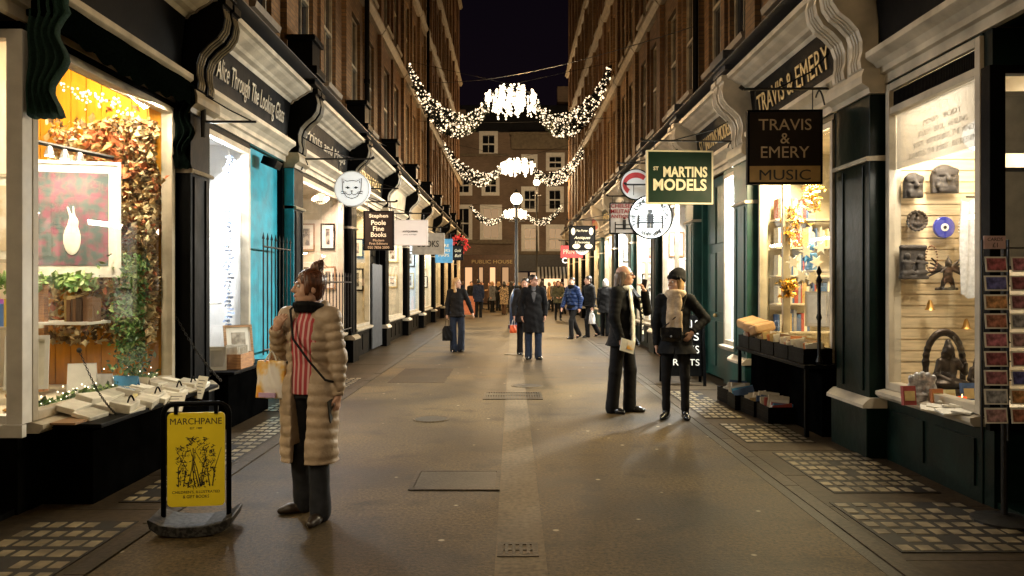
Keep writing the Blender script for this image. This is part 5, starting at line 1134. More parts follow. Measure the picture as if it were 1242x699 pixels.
s3 = SDF((-.13, -.07, -.16), (.13, .03, .16), .007); s3.boxcut((-.11, -.012, -.14), (.11, .02, .13), add=True); s3.boxcut((-.12, -.05, -.15), (.12, .02, -.12), add=True)
for x, hh in ((-.06, .0), (.055, -.01)): s3.ell((x, -.03, -.04 + hh), (.035, .025, .06)); s3.ell((x, -.035, .05 + hh), (.024, .024, .028)); s3.cap((x - .03, -.03, .0), (x + .05, -.045, -.01), .012); s3.cap((x - .03, -.035, -.10), (x + .04, -.035, -.09), .02)
s3.cap((-.1, -.01, .13), (.1, -.01, .13), .02)
carve('relief_plaque', 'square stone relief of two figures on the slatted wall', 'plaque', px(1107, 318, SY), s3, stonec)
s3 = SDF((-.17, -.08, -.16), (.17, .04, .17), .007); s3.ell((0, -.02, -.02), (.04, .035, .07)); s3.ell((0, -.035, .075), (.03, .03, .032)); s3.cap((0, -.03, .1), (0, -.03, .14), .016, .004); s3.cap((-.03, -.02, -.07), (-.05, -.02, -.14), .022, .016); s3.cap((.03, -.02, -.07), (.05, -.02, -.14), .022, .016); s3.cap((0, -.06, .075), (0, -.075, .06), .01, .005)
for sg in (-1, 1):
    for k in range(5): s3.cap((sg * .03, 0, .03), (sg * (.13 + .012 * k), .0, .12 - .042 * k), .014, .008, .01)
    s3.cap((sg * .03, -.03, .03), (sg * .07, -.05, .0), .014, .01)
s3.cap((-.09, 0, -.15), (.09, 0, -.15), .014)
carve('winged_figure', 'dark winged bird headed figure hung on the slatted wall', 'statue', px(1148, 330, SY), s3, bronze)
def seated(arch=True):
    s = SDF((-.22, -.16, 0), (.22, .14, .6), .008); s.loft([(0, 0, 0, .17, .12), (.03, 0, 0, .18, .125), (.06, 0, 0, .15, .11), (.09, 0, 0, .17, .12)], .01); s.ell((0, -.02, .13), (.155, .10, .045)); s.ell((0, .01, .24), (.075, .055, .12)); s.cap((-.07, 0, .31), (-.11, -.02, .2), .028, .022); s.cap((-.11, -.02, .2), (-.03, -.09, .16), .022, .018); s.cap((.07, 0, .31), (.12, -.03, .22), .028, .022); s.cap((.12, -.03, .22), (.09, -.10, .30), .022, .016)
    s.ell((0, -.005, .40), (.045, .05, .058)); s.ell((0, .0, .465), (.026, .026, .03)); s.cap((-.05, 0, .38), (-.05, 0, .35), .009); s.cap((.05, 0, .38), (.05, 0, .35), .009)
    if arch:
        for i in range(15): q = math.pi * (i / 14); s.ell((.155 * math.cos(q), .06, .30 + .25 * math.sin(q)), (.03, .022, .03), k=.02)
        s.cap((-.155, .06, .08), (-.155, .06, .3), .024); s.cap((.155, .06, .08), (.155, .06, .3), .024)
    return s
carve('seated_statue', 'large dark seated statue under an arch on the window floor', 'statue', (px(1150, 445, 6.5)[0], 6.5, .62), seated(), bronze)
o_ = seated(False).build('seated_statue', bronze); o_.scale = (.75, .75, .75); o_.location = (px(1188, 445, 6.6)[0], 6.62, .62); tag(o_, 'smaller dark seated statue at the right edge of the window floor', 'statue')
s3 = SDF((-.15, -.05, -.13), (.15, .04, .14), .006); s3.ell((0, 0, -.02), (.125, .025, .10)); s3.cap((-.11, 0, -.1), (.11, 0, -.1), .025)
for i in range(5): s3.ell((-.09 + .045 * i, -.01, .075 + .03 * math.sin(math.pi * i / 4)), (.022, .02, .03))
for x in (-.045, .045): s3.ell((x, -.03, .015), (.028, .02, .026), cut=True, k=.006)
s3.ell((0, -.03, -.03), (.012, .02, .014), cut=True, k=.004); s3.cap((-.05, -.022, -.06), (.05, -.022, -.06), .012)
carve('skull_plaque', 'pale silver skull faced plaque standing at the left of the window floor', 'plaque', (px(1118, 443, 6.3)[0], 6.3, .74), s3, silver)
cl_ = thing('hanging_shawl', 'white patterned cloth shawl hanging on the right of the slatted wall', 'shawl', px(1186, 300, 6.7)); c = px(1186, 300, 6.7); vs = []; fs = []
for j in range(17):
    for i in range(13): vs.append((c[0] - .14 + .28 * i / 12 * (.75 + .25 * j / 16), c[1] + .02 * math.sin(i * 1.6 + j * .2), c[2] + .42 - .82 * j / 16 - .04 * math.sin(i * .5)))
for j in range(16):
    for i in range(12): a = j * 13 + i; fs.append((a, a + 1, a + 14, a + 13))
n_ = len(vs); vs += [(a, b + .01, d) for a, b, d in vs]; fs += [tuple(n_ + q for q in f[::-1]) for f in fs]
MB().add(vs, fs).build('cloth', mat('white_cloth', (.66, .65, .64), .8, nz=(30, .2)), cl_, smooth='all', fixn=False); MB().tube([(c[0] - .1, c[1], c[2] + .43), (c[0] + .1, c[1], c[2] + .43)], .008).build('hanger', M['iron'], cl_)
cd = thing('candle', 'red candle glass glowing on the window floor by the large statue', 'candle', (px(1167, 452, 6.1)[0], 6.1, .62)); c = (px(1167, 452, 6.1)[0], 6.1, .62); MB().lathe([(.028, 0), (.034, .07), (.03, .075), (.026, .04), (.001, .04)], c, 14).build('holder', mat('red_glass', (.6, .08, .03), .15, emit=(1, .15, .03), es=.5, nz=False), cd, smooth=True); MB().lathe([(.001, .05), (.006, .07), (.001, .095)], c, 8).build('flame', emis('flame_glow', (1, .6, .2), 10, False), cd)
for i in range(9):
    mb = MB().obox((px(1140 + i * 6, 455, 6.0)[0] - .1, 5.8 + rnd.uniform(-.1, .25), .627 + .006 * i), (.13, .18, .012), (R(rnd.uniform(-8, 8)), R(rnd.uniform(-8, 8)), rnd.uniform(0, 3))); tag(mb.build('leaflet', M['paper']), 'white crumpled leaflet lying on the statue window floor', 'paper', 'leaflets on the window floor')
# frosted film with lettering, vent grille, globe lamp
ff = thing('frosted_film', 'frosted lettered film across the top of the statue window', 'window film', (3.385, 6.28, 2.85)); MB().box(3.384, 3.386, 5.64, 6.91, 2.58, 3.068).build('film', M['frost'], ff); mb = MB()
for k, tx in enumerate(('MIND · BODY', 'HEART · SOUL · HEALING', 'SPIRIT · REFRESHING THE MIND', 'AWAKEN THE SPIRIT · REFRESHING')): lettering(mb, tx, (3.381, 6.18 - .0 * k, 2.90 - k * .082), (0, -1, 0), (0, 0, 1), h=.045, w=.55 + .16 * k, ext=.001)
mb.build('lettering', mat('grey_film_letters', (.34, .31, .27), .6, nz=False), ff)
vg = MB(); X = lambda d: XW - d
for i in range(56): y = 5.66 + i * .0222; vg.box(X(.012), X(.02), y, y + .010, 3.15, 3.255)
vg.box(X(.004), X(.012), 5.64, 6.91, 3.135, 3.27); vg.build('vent_grille', M['black'], R0)
gl = thing('globe_lamp', 'white globe lamp glowing behind the frosted film', 'lamp', (3.72, 6.25, 2.78)); MB().ball((3.72, 6.25, 2.76), .12, 16, 10).build('globe', emis('frost_globe_glow', (1, .93, .8), 9, False), gl, smooth='all'); MB().tube([(3.72, 6.25, 2.88), (3.72, 6.25, 3.37)], .01).build('stem', M['iron'], gl); point('globe_light', (3.72, 6.1, 2.62), 40, (1, .9, .74), .1, gl)
# white box panels seen in the return window
framed_print('white poster board inside the doorway window right of the dark corner post', (3.75, 5.75, 2.05), .5, .75, 0, M['lead'], M['signgrey'], M['signgrey']); framed_print('dark framed picture inside the doorway window above the postcards', (3.72, 5.72, 2.75), .5, .45, 0, M['signgrey'], M['signgrey'], M['signgrey'])
# postcard rack
rk = thing('postcard_rack', 'black wire postcard rack at the right edge of the picture', 'rack', (3.22, 5.08, 0)); mb = MB()
for x in (3.055, 3.225, 3.395): mb.tube([(x, 5.10, .55), (x, 5.10, 1.86)], .008, 6)
for j in range(10): mb.tube([(3.05, 5.10, .70 + j * .123), (3.40, 5.10, .70 + j * .123)], .005, 5)
mb.tube([(3.225, 5.14, .01), (3.225, 5.14, 1.86)], .02, 8); mb.tube([(3.225, 5.14, 1.2), (3.225, 5.10, 1.2)], .012, 6)
mb.build('wire_frame', M['iron'], rk); MB().lathe([(.2, .012), (.2, .03), (.03, .06)], (3.225, 5.14, 0), 16).build('foot', M['iron'], rk)
hd = MB().box(3.06, 3.2, 5.085, 5.095, 1.80, 1.885).build('header_card', mat('pink_card', (.55, .36, .33), .6), rk); mb = MB(); lettering(mb, 'CARDS', (3.13, 5.083, 1.862), (1, 0, 0), (0, 0, 1), h=.022, ext=.001); lettering(mb, '£1', (3.13, 5.083, 1.825), (1, 0, 0), (0, 0, 1), h=.03, ext=.001); mb.build('lettering', M['ink'], hd)
PC = [('red patterned', (.35, .06, .07)), ('deep blue', (.08, .08, .3)), ('orange brown', (.5, .24, .08)), ('brick red', (.38, .13, .07)), ('rose', (.42, .12, .16)), ('dark red', (.25, .05, .06)), ('maroon', (.3, .1, .12)), ('silver grey', (.3, .3, .32)), ('grey pink', (.36, .2, .2))]
for j in range(9):
    for i in range(2):
        nm, c_ = PC[(j + 4 * i) % 9]; z = 1.70 - j * .123; x = 3.14 + .17 * i
        r = thing('postcard', f'{nm} postcard in the {("left", "right")[i]} column of the wire rack, row {("one", "two", "three", "four", "five", "six", "seven", "eight", "nine")[j]} from the top', 'postcard', (x, 5.09, z), R(rnd.uniform(-4, 4)), 'postcards in the wire rack')
        MB().obox((0, 0, 0), (.148, .004, .10), (R(-8), 0, R(rnd.uniform(-2, 2)))).build('card', M['paper'], r, local=True)
        MB().obox((0, -.004, 0), (.128, .003, .08), (R(-8), 0, 0)).build('picture', pattern(f'postcard_picture_{nm}', 'noise', tuple(q * .35 for q in c_), tuple(min(1, q * 1.6 + .06) for q in c_), ws=26, edge=(.38, .62), rough=.35, dirt=.3, bumpd=0), r, local=True)

# ---- swing sign of the children's bookshop
def ab_sign():
    x, y = -2.02, 5.0
    r = thing('swing_sign', 'yellow swing sign in a black frame with grey base on the pavement', 'pavement sign', (x, y, 0), R(8)); w, h0, h1 = .212, .15, .86
    def rr_(w_, z0, z1, rad, n=5):
        pts = []
        for cx, cz, a0 in ((w_ - rad, z1 - rad, 0), (-w_ + rad, z1 - rad, 90), (-w_ + rad, z0 + rad, 180), (w_ - rad, z0 + rad, 270)):
            pts += [(cx + rad * math.cos(R(a0 + 90 * k / n)), cz + rad * math.sin(R(a0 + 90 * k / n))) for k in range(n + 1)]
        return pts
    f = [(-w, 0, .10), (-w, 0, h1 - .07)] + [(-w + .07 - .07 * math.cos(R(18 * k)), 0, h1 - .07 + .07 * math.sin(R(18 * k))) for k in range(1, 6)] + [(w - .07 + .07 * math.sin(R(18 * k)), 0, h1 - .07 + .07 * math.cos(R(18 * k))) for k in range(0, 6)] + [(w, 0, .10)]
    MB().tube(f, .018, 8).build('frame', M['black'], r, local=True, smooth='all')
    yel = mat('sign_yellow', (.80, .62, .02), .4, nz=(5, .08)); bo = MB().prism(rr_(.186, .165, .80, .03), lambda a, b, d: (a, d, b), -.008, .008).build('panel', yel, r, local=True)
    for sx_ in (-.13, .13): MB().box(sx_ - .012, sx_ + .012, -.014, .014, .79, .85).build('hanger', M['black'], r, local=True)
    t = MB(); K = dict(right=(1, 0, 0), up=(0, 0, 1), ext=.001)
    lettering(t, 'MARCHPANE', (0, -.0085, .742), h=.043, w=.335, **K); lettering(t, 'EST. 1989', (0, -.0085, .695), h=.014, **K); lettering(t, "CHILDREN'S, ILLUSTRATED", (0, -.0085, .262), h=.021, w=.31, **K); lettering(t, '& GIFT BOOKS', (0, -.0085, .232), h=.021, w=.17, **K); t.build('lettering', M['ink'], bo, local=True)
    e = MB(); er = random.Random(5)   # engraved thicket of leaves and stems, a generic stand-in
    for i in range(10):
        x0 = er.uniform(-.12, .12); e.tube([(x0, -.0085, .30), (x0 + er.uniform(-.03, .03), -.0085, .42), (x0 + er.uniform(-.07, .07), -.0085, .56)], [.004, .003, .0015], 4)
    for i in range(420):
        cx, cz = er.uniform(-.125, .125), er.uniform(.295, .64)
        if (abs(cx) > .125 - max(0, cz - .58) * 1.2) or (((cx + .01) / .05) ** 2 + ((cz - .47) / .13) ** 2 < 1 and er.random() < .72): continue
        q = er.random() * 6.28; l, b = er.uniform(.006, .02), er.uniform(.0012, .0045); d = (math.cos(q), math.sin(q)); e.quad((cx - d[0] * l, -.0087, cz - d[1] * l), (cx - d[1] * b, -.0087, cz + d[0] * b), (cx + d[0] * l, -.0087, cz + d[1] * l), (cx + d[1] * b, -.0087, cz - d[0] * b))
    e.build('engraving', M['ink'], bo, local=True, fixn=False)
    n = 12; pr = [(.255 * math.sin(R(-78 + 156 * k / n)) * 1.0, .17 - .17 * (math.cos(R(-78 + 156 * k / n)) - math.cos(R(78))) / (1 - math.cos(R(78)))) for k in range(n + 1)]
    bs = MB(); bs.prism([(-.26, .155), (-.24, .05), (-.17, .012), (0, .004), (.17, .012), (.24, .05), (.26, .155), (.20, .12), (.0, .135), (-.20, .12)], lambda a, b, d: (a, d, b), -.16, .16)
    bs = MB(); bs.prism([(-.27, .125), (-.255, .07), (-.20, .028), (-.1, .008), (0, .0), (.1, .008), (.20, .028), (.255, .07), (.27, .125), (.262, .13), (.19, .09), (.08, .070), (-.08, .070), (-.19, .09), (-.262, .13)], lambda a, b, d: (a, d, b), -.17, .17)
    bs.build('base', pattern('grey_moulded_base', 'noise', (.010, .010, .010), (.045, .043, .040), ws=30, spec=.2, rough=.5, bumpd=.003), r, local=True, bevel=.012); r.scale = (.94, .94, .94); return r
ab_sign()
# chalk board behind the woman in the beanie
r = thing('chalk_board', 'black A board with white lettering standing behind the beanie woman', 'sandwich board', (2.66, 12.3, 0), R(-6))
for sg in (-1, 1):
    f = MB(); f.obox((0, sg * .14, .62), (.62, .02, .95), (R(sg * 12), 0, 0)); f.build('board', M['black'], r, local=True)
    for x in (-.31, .31): MB().obox((x, sg * .16, .55), (.045, .04, 1.12), (R(sg * 12), 0, 0)).build('leg', M['black'], r, local=True)
mb = MB(); up = np.array([0, math.sin(R(12)), math.cos(R(12))])
for tx, k, hh in (('MEDALS', .34, .12), ('MAPS', .14, .12), ('BOOKS', -.06, .12), ('PRINTS', -.26, .10)): lettering(mb, tx, np.array([0, -.155, .62]) + up * k + np.array([0, 0, 0]), (1, 0, 0), up, h=hh, w=.48, ext=.004)
mb.build('lettering', M['bone'], r, local=True)
r = thing('chalk_board', 'small orange red board leaning at the far left shop corner', 'sandwich board', (-2.15, 38, 0)); MB().obox((0, 0, .55), (.7, .04, .9), (R(-8), 0, 0)).build('board', mat('orange_board', (.62, .20, .10), .5), r, local=True)
for x in (-.3, .3): MB().obox((x, .08, .5), (.05, .04, 1.0), (R(8), 0, 0)).build('leg', M['black'], r, local=True)

# small extras in the statue window
def small(nm, lb, cat, c, fn, m): o = fn(MB()).build(nm, m, smooth=True); o.location = c; return tag(o, lb, cat)
for i, (u, v, lb) in enumerate(((1128, 372, 'small round brass bell hung on the slatted wall left of the winged figure'), (1172, 395, 'small round brass bell hung on the slatted wall right of the large statue'))):
    small('bell', lb, 'bell', px(u, v, SY), lambda m: m.lathe([(.001, .06), (.012, .055), (.022, .03), (.03, -.01), (.045, -.03), (.001, -.03)], (0, 0, 0), 14), MATS['brass'])
for i, (u, v, lb) in enumerate(((1130, 300, 'string of dark prayer beads looped on the slatted wall below the blue disc'), (1170, 262, 'string of pale beads looped near the white shawl'))):
    mb = MB(); c = px(u, v, SY - .03)
    for k in range(26): q = 2 * math.pi * k / 26; mb.ball((c[0] + .05 * math.sin(q), c[1], c[2] - .10 + .11 * math.cos(q)), .009, 6, 5)
    tag(mb.build('bead_string', (COLS[9], M['bone'])[i], smooth='all'), lb, 'beads')
for i, (u, w, h, m, lb) in enumerate(((1098, .1, .15, COLS[0], 'red boxed incense standing at the left of the statue window floor'), (1136, .09, .12, COLS[6], 'orange boxed set between the skull plaque and the large statue'), (1178, .10, .16, COLS[1], 'blue boxed card deck standing by the red candle'), (1160, .08, .10, MATS['yellow_card'], 'yellow card box in front of the large statue'))):
    c = px(u, 445, 6.2); mb = MB().obox((0, 0, h / 2), (w, .04, h), (R(-8), 0, 0)); mb.cur = 1; mb.obox((0, -.022, h / 2), (w * .8, .003, h * .5), (R(-8), 0, 0)); o = mb.build('box', [m, M['gold']]); o.location = (c[0], 6.15 + .05 * i, .622); tag(o, lb, 'box')
sl_ = thing('added_strip_lamp', 'slim added strip lamp hidden behind the bookshop window head to brighten its display', 'lamp', (-3.46, 6.55, 3.26)); MB().box(-3.475, -3.445, 5.6, 7.5, 3.262, 3.275).build('tube', emis('added_strip_glow', (1, .86, .62), 10, False), sl_); MB().box(-3.48, -3.44, 5.58, 7.52, 3.276, 3.30).build('housing', M['white'], sl_)  # unseen lamp, added to brighten the lower part of the bookshop display
area('added_strip_light', (-3.47, 6.5, 3.24), (-.45, .1, -1), 1.9, .05, 105, (1, .84, .60), sl_)

# spot lamp deep in the narrow window of the models shop: its beam leaves past the near window edge
dl = thing('spot_lamp', 'small bright spot lamp inside the narrow white window of the green models shop', 'lamp', (3.62, 12.22, 2.95)); MB().lathe([(.02, .09), (.05, .04), (.055, -.04)], (3.62, 12.22, 2.95), 14).build('housing', M['steel'], dl, smooth=True); MB().lathe([(.05, -.036), (.001, -.037)], (3.62, 12.22, 2.95), 14).build('lens', emis('spot_lens_glow', (1, .95, .84), 20, False), dl); MB().tube([(3.62, 12.22, 3.04), (3.62, 12.22, 3.32)], .01).build('stem', M['iron'], dl)
spot('spot_light', (3.62, 12.22, 2.89), (-1.0, -1.25, -.85), 1150, (1, .93, .78), 125, .4, .03, dl)
# ================================================================ people
def cloth(name, c, rough=.85, nz=(12, .35), bump=(20, .7), **k): return mat(name, c, rough, nz=nz, bump=bump, spec=.2, **k)
CM = dict(black=cloth('black_wool', (.005, .005, .0055)), black2=cloth('black_soft_cloth', (.007, .0065, .0065)), char=cloth('charcoal_wool', (.015, .015, .016)), puff=mat('tan_quilted_nylon', (.42, .315, .215), .5, nz=(8, .25), bump=(26, .7), spec=.35),
          slate=cloth('slate_trouser_cloth', (.026, .028, .034)), denim=cloth('dark_denim', (.018, .026, .045)), navy=cloth('navy_cloth', (.014, .02, .045)), blue=cloth('blue_quilted_jacket', (.008, .022, .08), .5), sky=cloth('light_blue_lining', (.16, .36, .5)),
          olive=cloth('olive_jacket_cloth', (.06, .055, .03)), brown=cloth('brown_coat_cloth', (.09, .05, .03)), grey=cloth('grey_coat_cloth', (.11, .11, .115)), beige=cloth('beige_knit', (.48, .36, .24), bump=(70, .6)), white=cloth('white_knit', (.66, .64, .58), bump=(70, .5)), redc=cloth('dull_red_cloth', (.28, .03, .03)),
          leather=mat('black_leather', (.010, .010, .010), .2, nz=(30, .3), bump=(60, .1)), boot=mat('dark_brown_boot', (.03, .02, .014), .35, nz=(20, .3)), tanc=cloth('camel_coat_cloth', (.34, .22, .11)), pat=pattern('patterned_coat_cloth', 'noise', (.06, .04, .03), (.45, .32, .18), ws=22, edge=(.46, .54), rough=.8, dirt=.2, bumpd=0))
M['stripe'] = pattern('red_striped_shirt', 'wave', (.40, .04, .05), (.66, .40, .38), ws=9.0, edge=(.55, .8), dir='X', rough=.7, dirt=.2, bumpd=0)
HM = dict(brown=pattern('brown_hair', 'noise', (.05, .016, .007), (.17, .06, .025), scale=(22, 22, 3), ws=3, edge=(.35, .7), rough=.4, dirt=.2, bumpd=.006), blond=pattern('blond_hair', 'noise', (.24, .13, .05), (.5, .32, .14), scale=(22, 22, 3), ws=3, edge=(.35, .7), rough=.42, dirt=.2, bumpd=.006),
          grey=pattern('greying_brown_hair', 'noise', (.06, .035, .02), (.24, .17, .12), scale=(22, 22, 3), ws=3, edge=(.35, .7), rough=.45, dirt=.2, bumpd=.006), dark=pattern('dark_hair', 'noise', (.008, .006, .005), (.03, .02, .014), scale=(22, 22, 3), ws=3, edge=(.35, .7), rough=.4, dirt=.2, bumpd=.005), silver=pattern('silver_hair', 'noise', (.3, .28, .26), (.55, .52, .48), scale=(22, 22, 3), ws=3, edge=(.35, .7), rough=.5, dirt=.2, bumpd=.005))
SK2 = mat('paler_skin', (.56, .33, .23), .5, nz=(25, .08)); LIP = mat('lip_skin', (.36, .11, .09), .45, nz=False); EYE = mat('eye_dark', (.02, .015, .012), .15, nz=False); SCL = mat('eye_white', (.7, .66, .62), .25, nz=False)
def stray_hair(rt, hp, u, st, m):
    mb = MB(); rr = random.Random(11)
    for i in range(46):
        if st == 'bun': q = rr.random() * 6.283; a = (.045 * math.cos(q), .062 + .04 * math.sin(q), .15 + rr.uniform(-.02, .05)) if i < 20 else (rr.choice((-1, 1)) * .088, rr.uniform(-.05, .09), rr.uniform(-.03, .1)); d = (a[0] * .4 + rr.gauss(0, .015), rr.gauss(.01, .02), rr.uniform(-.05, .04))
        else: a = (rr.choice((-1, 1)) * .075, rr.uniform(0, .08), rr.uniform(-.12, .0)); d = (rr.gauss(0, .015), rr.gauss(.01, .02), -rr.uniform(.02, .08))
        mb.tube([hp(*a), hp(a[0] + d[0] * .6 + rr.gauss(0, .006), a[1] + d[1] * .5, a[2] + d[2] * .4), hp(a[0] + d[0], a[1] + d[1], a[2] + d[2])], [.0022 * u, .0018 * u, .0008 * u], 4)
    mb.build('loose_hair', m, rt, local=True)
def person(label, x, y, rz, H, P, O, h=.008, group=None):
    u = H / 1.75; g = lambda k, d: np.array(P.get(k, d), float); rt = thing('person', label, 'person', (x, y, 0), R(rz), group)
    sw = O.get('sw', 1.0); up = nrm(g('up', (0, 0, 1))); J = {}
    pel = np.zeros(3); J['hL'], J['hR'] = np.array([.088 * u, 0, 0]), np.array([-.088 * u, 0, 0])
    for s_, sg in (('L', 1), ('R', -1)):
        J['k' + s_] = J['h' + s_] + nrm(g('th' + s_, (.02 * sg, -.03, -1))) * .425 * u; J['a' + s_] = J['k' + s_] + nrm(g('sh' + s_, (.0, .05, -1))) * .42 * u
    lift = {s_: P.get('lift' + s_, 0.) for s_ in 'LR'}
    dz = min(J['aL'][2] - .085 * u - lift['L'] * 0, J['aR'][2] - .085 * u); off = np.array([0, 0, -dz]); pel = pel + off
    for k in list(J): J[k] = J[k] + off
    shc = pel + up * .50 * u; tw = R(P.get('twist', 0)); sv = np.array([math.cos(tw), math.sin(tw), 0])
    for s_, sg in (('L', 1), ('R', -1)):
        J['s' + s_] = shc + sv * sg * .168 * u * sw; J['e' + s_] = J['s' + s_] + nrm(g('ua' + s_, (.14 * sg, .05, -1))) * .295 * u; J['w' + s_] = J['e' + s_] + nrm(g('fa' + s_, (.02 * sg, -.16, -1))) * .255 * u
    nb = shc + up * .045 * u; hc = shc + up * .205 * u + np.array([0, -.02 * u, 0]) + g('headoff', (0, 0, 0)) * u
    Rh = np.array(Euler((R(P.get('pitch', 0)), R(P.get('roll', 0)), R(P.get('yaw', 0)))).to_matrix()); hp = lambda a, b, c: hc + Rh @ (np.array([a, b, c]) * u * 1.0)
    def lev(f, rx, ry, dy=0., dx=0.): c = pel + (shc - pel) * f; return (c[2], c[0] + dx * u, c[1] + dy * u, rx * u, ry * u)
    allp = np.array([v for v in J.values()] + [hc]); lo, hi = allp.min(0) - .27, allp.max(0) + .27; lo[2] = -.03
    new = lambda hh=h: SDF(lo, hi, hh)
    # ---------------- body
    S = new(); S.loft([lev(-.12, .13, .09), lev(0, .16, .11), lev(.35, .125, .09), lev(.7, .15, .105), lev(.93, .14, .085), lev(1.05, .08, .06)], .03)
    for s_, sg in (('L', 1), ('R', -1)):
        S.cap(J['h' + s_], J['k' + s_], .070 * u, .042 * u, .03); S.cap(J['k' + s_], J['a' + s_], .042 * u, .032 * u, .02); S.ell(J['k' + s_] + (J['a' + s_] - J['k' + s_]) * .3 + np.array([0, .018 * u, 0]), (.038 * u, .042 * u, .10 * u), k=.03)
        S.cap(J['s' + s_] * .55 + shc * .45, J['s' + s_], .055 * u, .054 * u, .04); S.cap(J['s' + s_], J['e' + s_], .05 * u, .039 * u, .02); S.cap(J['e' + s_], J['w' + s_], .04 * u, .026 * u, .015)
        fd = nrm(g('ft' + s_, (.12 * sg, -1, 0))); a = J['a' + s_]; S.cap(a, a + fd * .05 * u - np.array([0, 0, .045 * u]), .036 * u, .034 * u, .02); S.cap(a - np.array([0, 0, .045 * u]), a + fd * .13 * u - np.array([0, 0, .058 * u]), .034 * u, .024 * u, .02)
        # hand: palm, four fingers, thumb
        w = J['w' + s_]; d = nrm(g('hd' + s_, tuple(w - J['e' + s_]))); n_ = g('pn' + s_, (-sg, 0, 0)); n_ = nrm(n_ - d * (n_ @ d)); a_ = np.cross(d, n_); cu = P.get('curl' + s_, .5); q = .92 * u
        S.cap(w, w + d * .03 * q, .025 * q, .027 * q, .012); S.cap(w + d * .03 * q, w + d * .078 * q, .033 * q, .036 * q, .012, flat=(n_, 2.3))
        for i, (ln, o_) in enumerate(((.068, -1.5), (.078, -.5), (.073, .5), (.056, 1.5))):
            b = w + d * .085 * q + a_ * o_ * .0185 * q; d1 = nrm(d + n_ * cu * .5); d2 = nrm(d + n_ * cu * 1.7); m1 = b + d1 * ln * .52 * q; S.cap(b - d * .012 * q, m1, .0095 * q, .0088 * q, .003); S.cap(m1, m1 + d2 * ln * .5 * q, .0088 * q, .007 * q, .003)
        ts = P.get('thumb' + s_, -1); b = w + d * .03 * q + a_ * ts * .026 * q; m1 = b + nrm(d * .7 + a_ * ts * .6 + n_ * .35) * .038 * q; S.cap(b, m1, .0125 * q, .0105 * q, .006); S.cap(m1, m1 + nrm(d + n_ * .5 * cu + a_ * ts * .15) * .03 * q, .0105 * q, .008 * q, .004)
    S.cap(nb - up * .04 * u, hp(0, .014, -.07), .055 * u, .048 * u, .02)
    hw = O.get('hw', 1.)
    def he(c, r, k=.015, cut=False): S.ell(hp(*c), np.array(r) * u, Rh, k, cut)
    he((0, .014, .035), (.074 * hw, .092, .083)); he((0, -.026, -.035), (.058 * hw, .064, .082), .02); he((0, -.048, -.085), (.04, .038, .028), .02)
    for sg in (-1, 1): he((sg * .04, -.05, -.03), (.022, .026, .026), .015); he((sg * .045, .0, -.065), (.022, .04, .03), .02); he((sg * .029, -.098, .010), (.0155, .014, .011), .008, True); he((sg * .074 * hw, .012, -.012), (.010, .02, .031), .006)
    S.cap(hp(-.034, -.084, .030), hp(.034, -.084, .030), .0085 * u, k=.012); S.cap(hp(0, -.092, .015), hp(0, -.112, -.022), .008 * u, .0125 * u, .010); S.cap(hp(-.012, -.098, -.026), hp(.012, -.098, -.026), .010 * u, k=.008)
    S.cap(hp(-.018, -.088, -.055), hp(.018, -.088, -.055), .0075 * u, k=.008); S.cap(hp(-.015, -.086, -.067), hp(.015, -.086, -.067), .008 * u, k=.008)
    body = S.build('body', O.get('skin', M['skin']), rt)
    if h < .011:
        for sg in (-1, 1):
            MB().ball(hp(sg * .029, -.0795, .010), .0115 * u, 10, 7).build('eye', SCL, rt, local=True, smooth='all'); MB().ball(hp(sg * .029, -.0862, .010), .0062 * u, 8, 6).build('iris', EYE, rt, local=True, smooth='all')
            MB().tube([hp(sg * .014, -.092, .031), hp(sg * .03, -.0935, .036), hp(sg * .047, -.085, .031)], [.003 * u, .0042 * u, .002 * u], 6).build('eyebrow', HM[O['hair'][1]] if O.get('hair') else HM['dark'], rt, local=True, smooth='all')
        MB().tube([hp(-.021, -.0905, -.061), hp(-.008, -.0965, -.059), hp(.008, -.0965, -.059), hp(.021, -.0905, -.061)], .0048 * u, 6).build('mouth', LIP, rt, local=True, smooth='all')
    # ---------------- trousers
    T = O.get('trousers')
    if T:
        S = new(max(h, .009)); S.loft([lev(-.14, .135, .10), lev(0, .163, .112), lev(.22, .142, .1)], .03); rk, rh = T.get('knee', .068), T.get('hem', .06); hz = T.get('hz', .04)
        for s_ in 'LR':
            a, k_, b = J['h' + s_], J['k' + s_], J['a' + s_]; e = b - nrm(b - k_) * hz * u + np.array([0, 0, .0])
            S.cap(a, k_, .092 * u, rk * u, .03); S.cap(k_, e, rk * u, rh * u, .02, bulge=(.0022, .13, .4)); S.cap(e - (e - k_) * .12, e + nrm(b - k_) * .03 * u, rh * u * 1.02, rh * u * .98, .02, bulge=(.004, .03, 0))
        S.build('trousers', T['m'], rt)
    # ---------------- shoes
    SH = O.get('shoes', dict(m=CM['leather'])); S = new(max(h, .008))
    for s_, sg in (('L', 1), ('R', -1)):
        fd = nrm(g('ft' + s_, (.12 * sg, -1, 0))); a = J['a' + s_]; dn = np.array([0, 0, 1.])
        if abs(fd[2]) > .01: dn = nrm(dn - fd * fd[2])
        sole = a - dn * .085 * u; heel = sole - fd * .045 * u + dn * .035 * u; ball = sole + fd * .10 * u + dn * .030 * u; toe = sole + fd * .165 * u + dn * .024 * u
        S.cap(heel, ball, .036 * u, .040 * u, .015); S.cap(ball, toe, .040 * u, SH.get('toe', .026) * u, .015); S.cap(a, sole + fd * .03 * u + dn * .05 * u, .042 * u, .04 * u, .02)
        if SH.get('boot'): S.cap(a + np.array([0, 0, SH['boot'] * u]) * 1 + (J['k' + s_] - a) * 0, a, .047 * u, .042 * u, .015)
        if SH.get('heel'): S.cap(heel - dn * .01, heel - dn * .035 * u, .022 * u, .018 * u, .01)
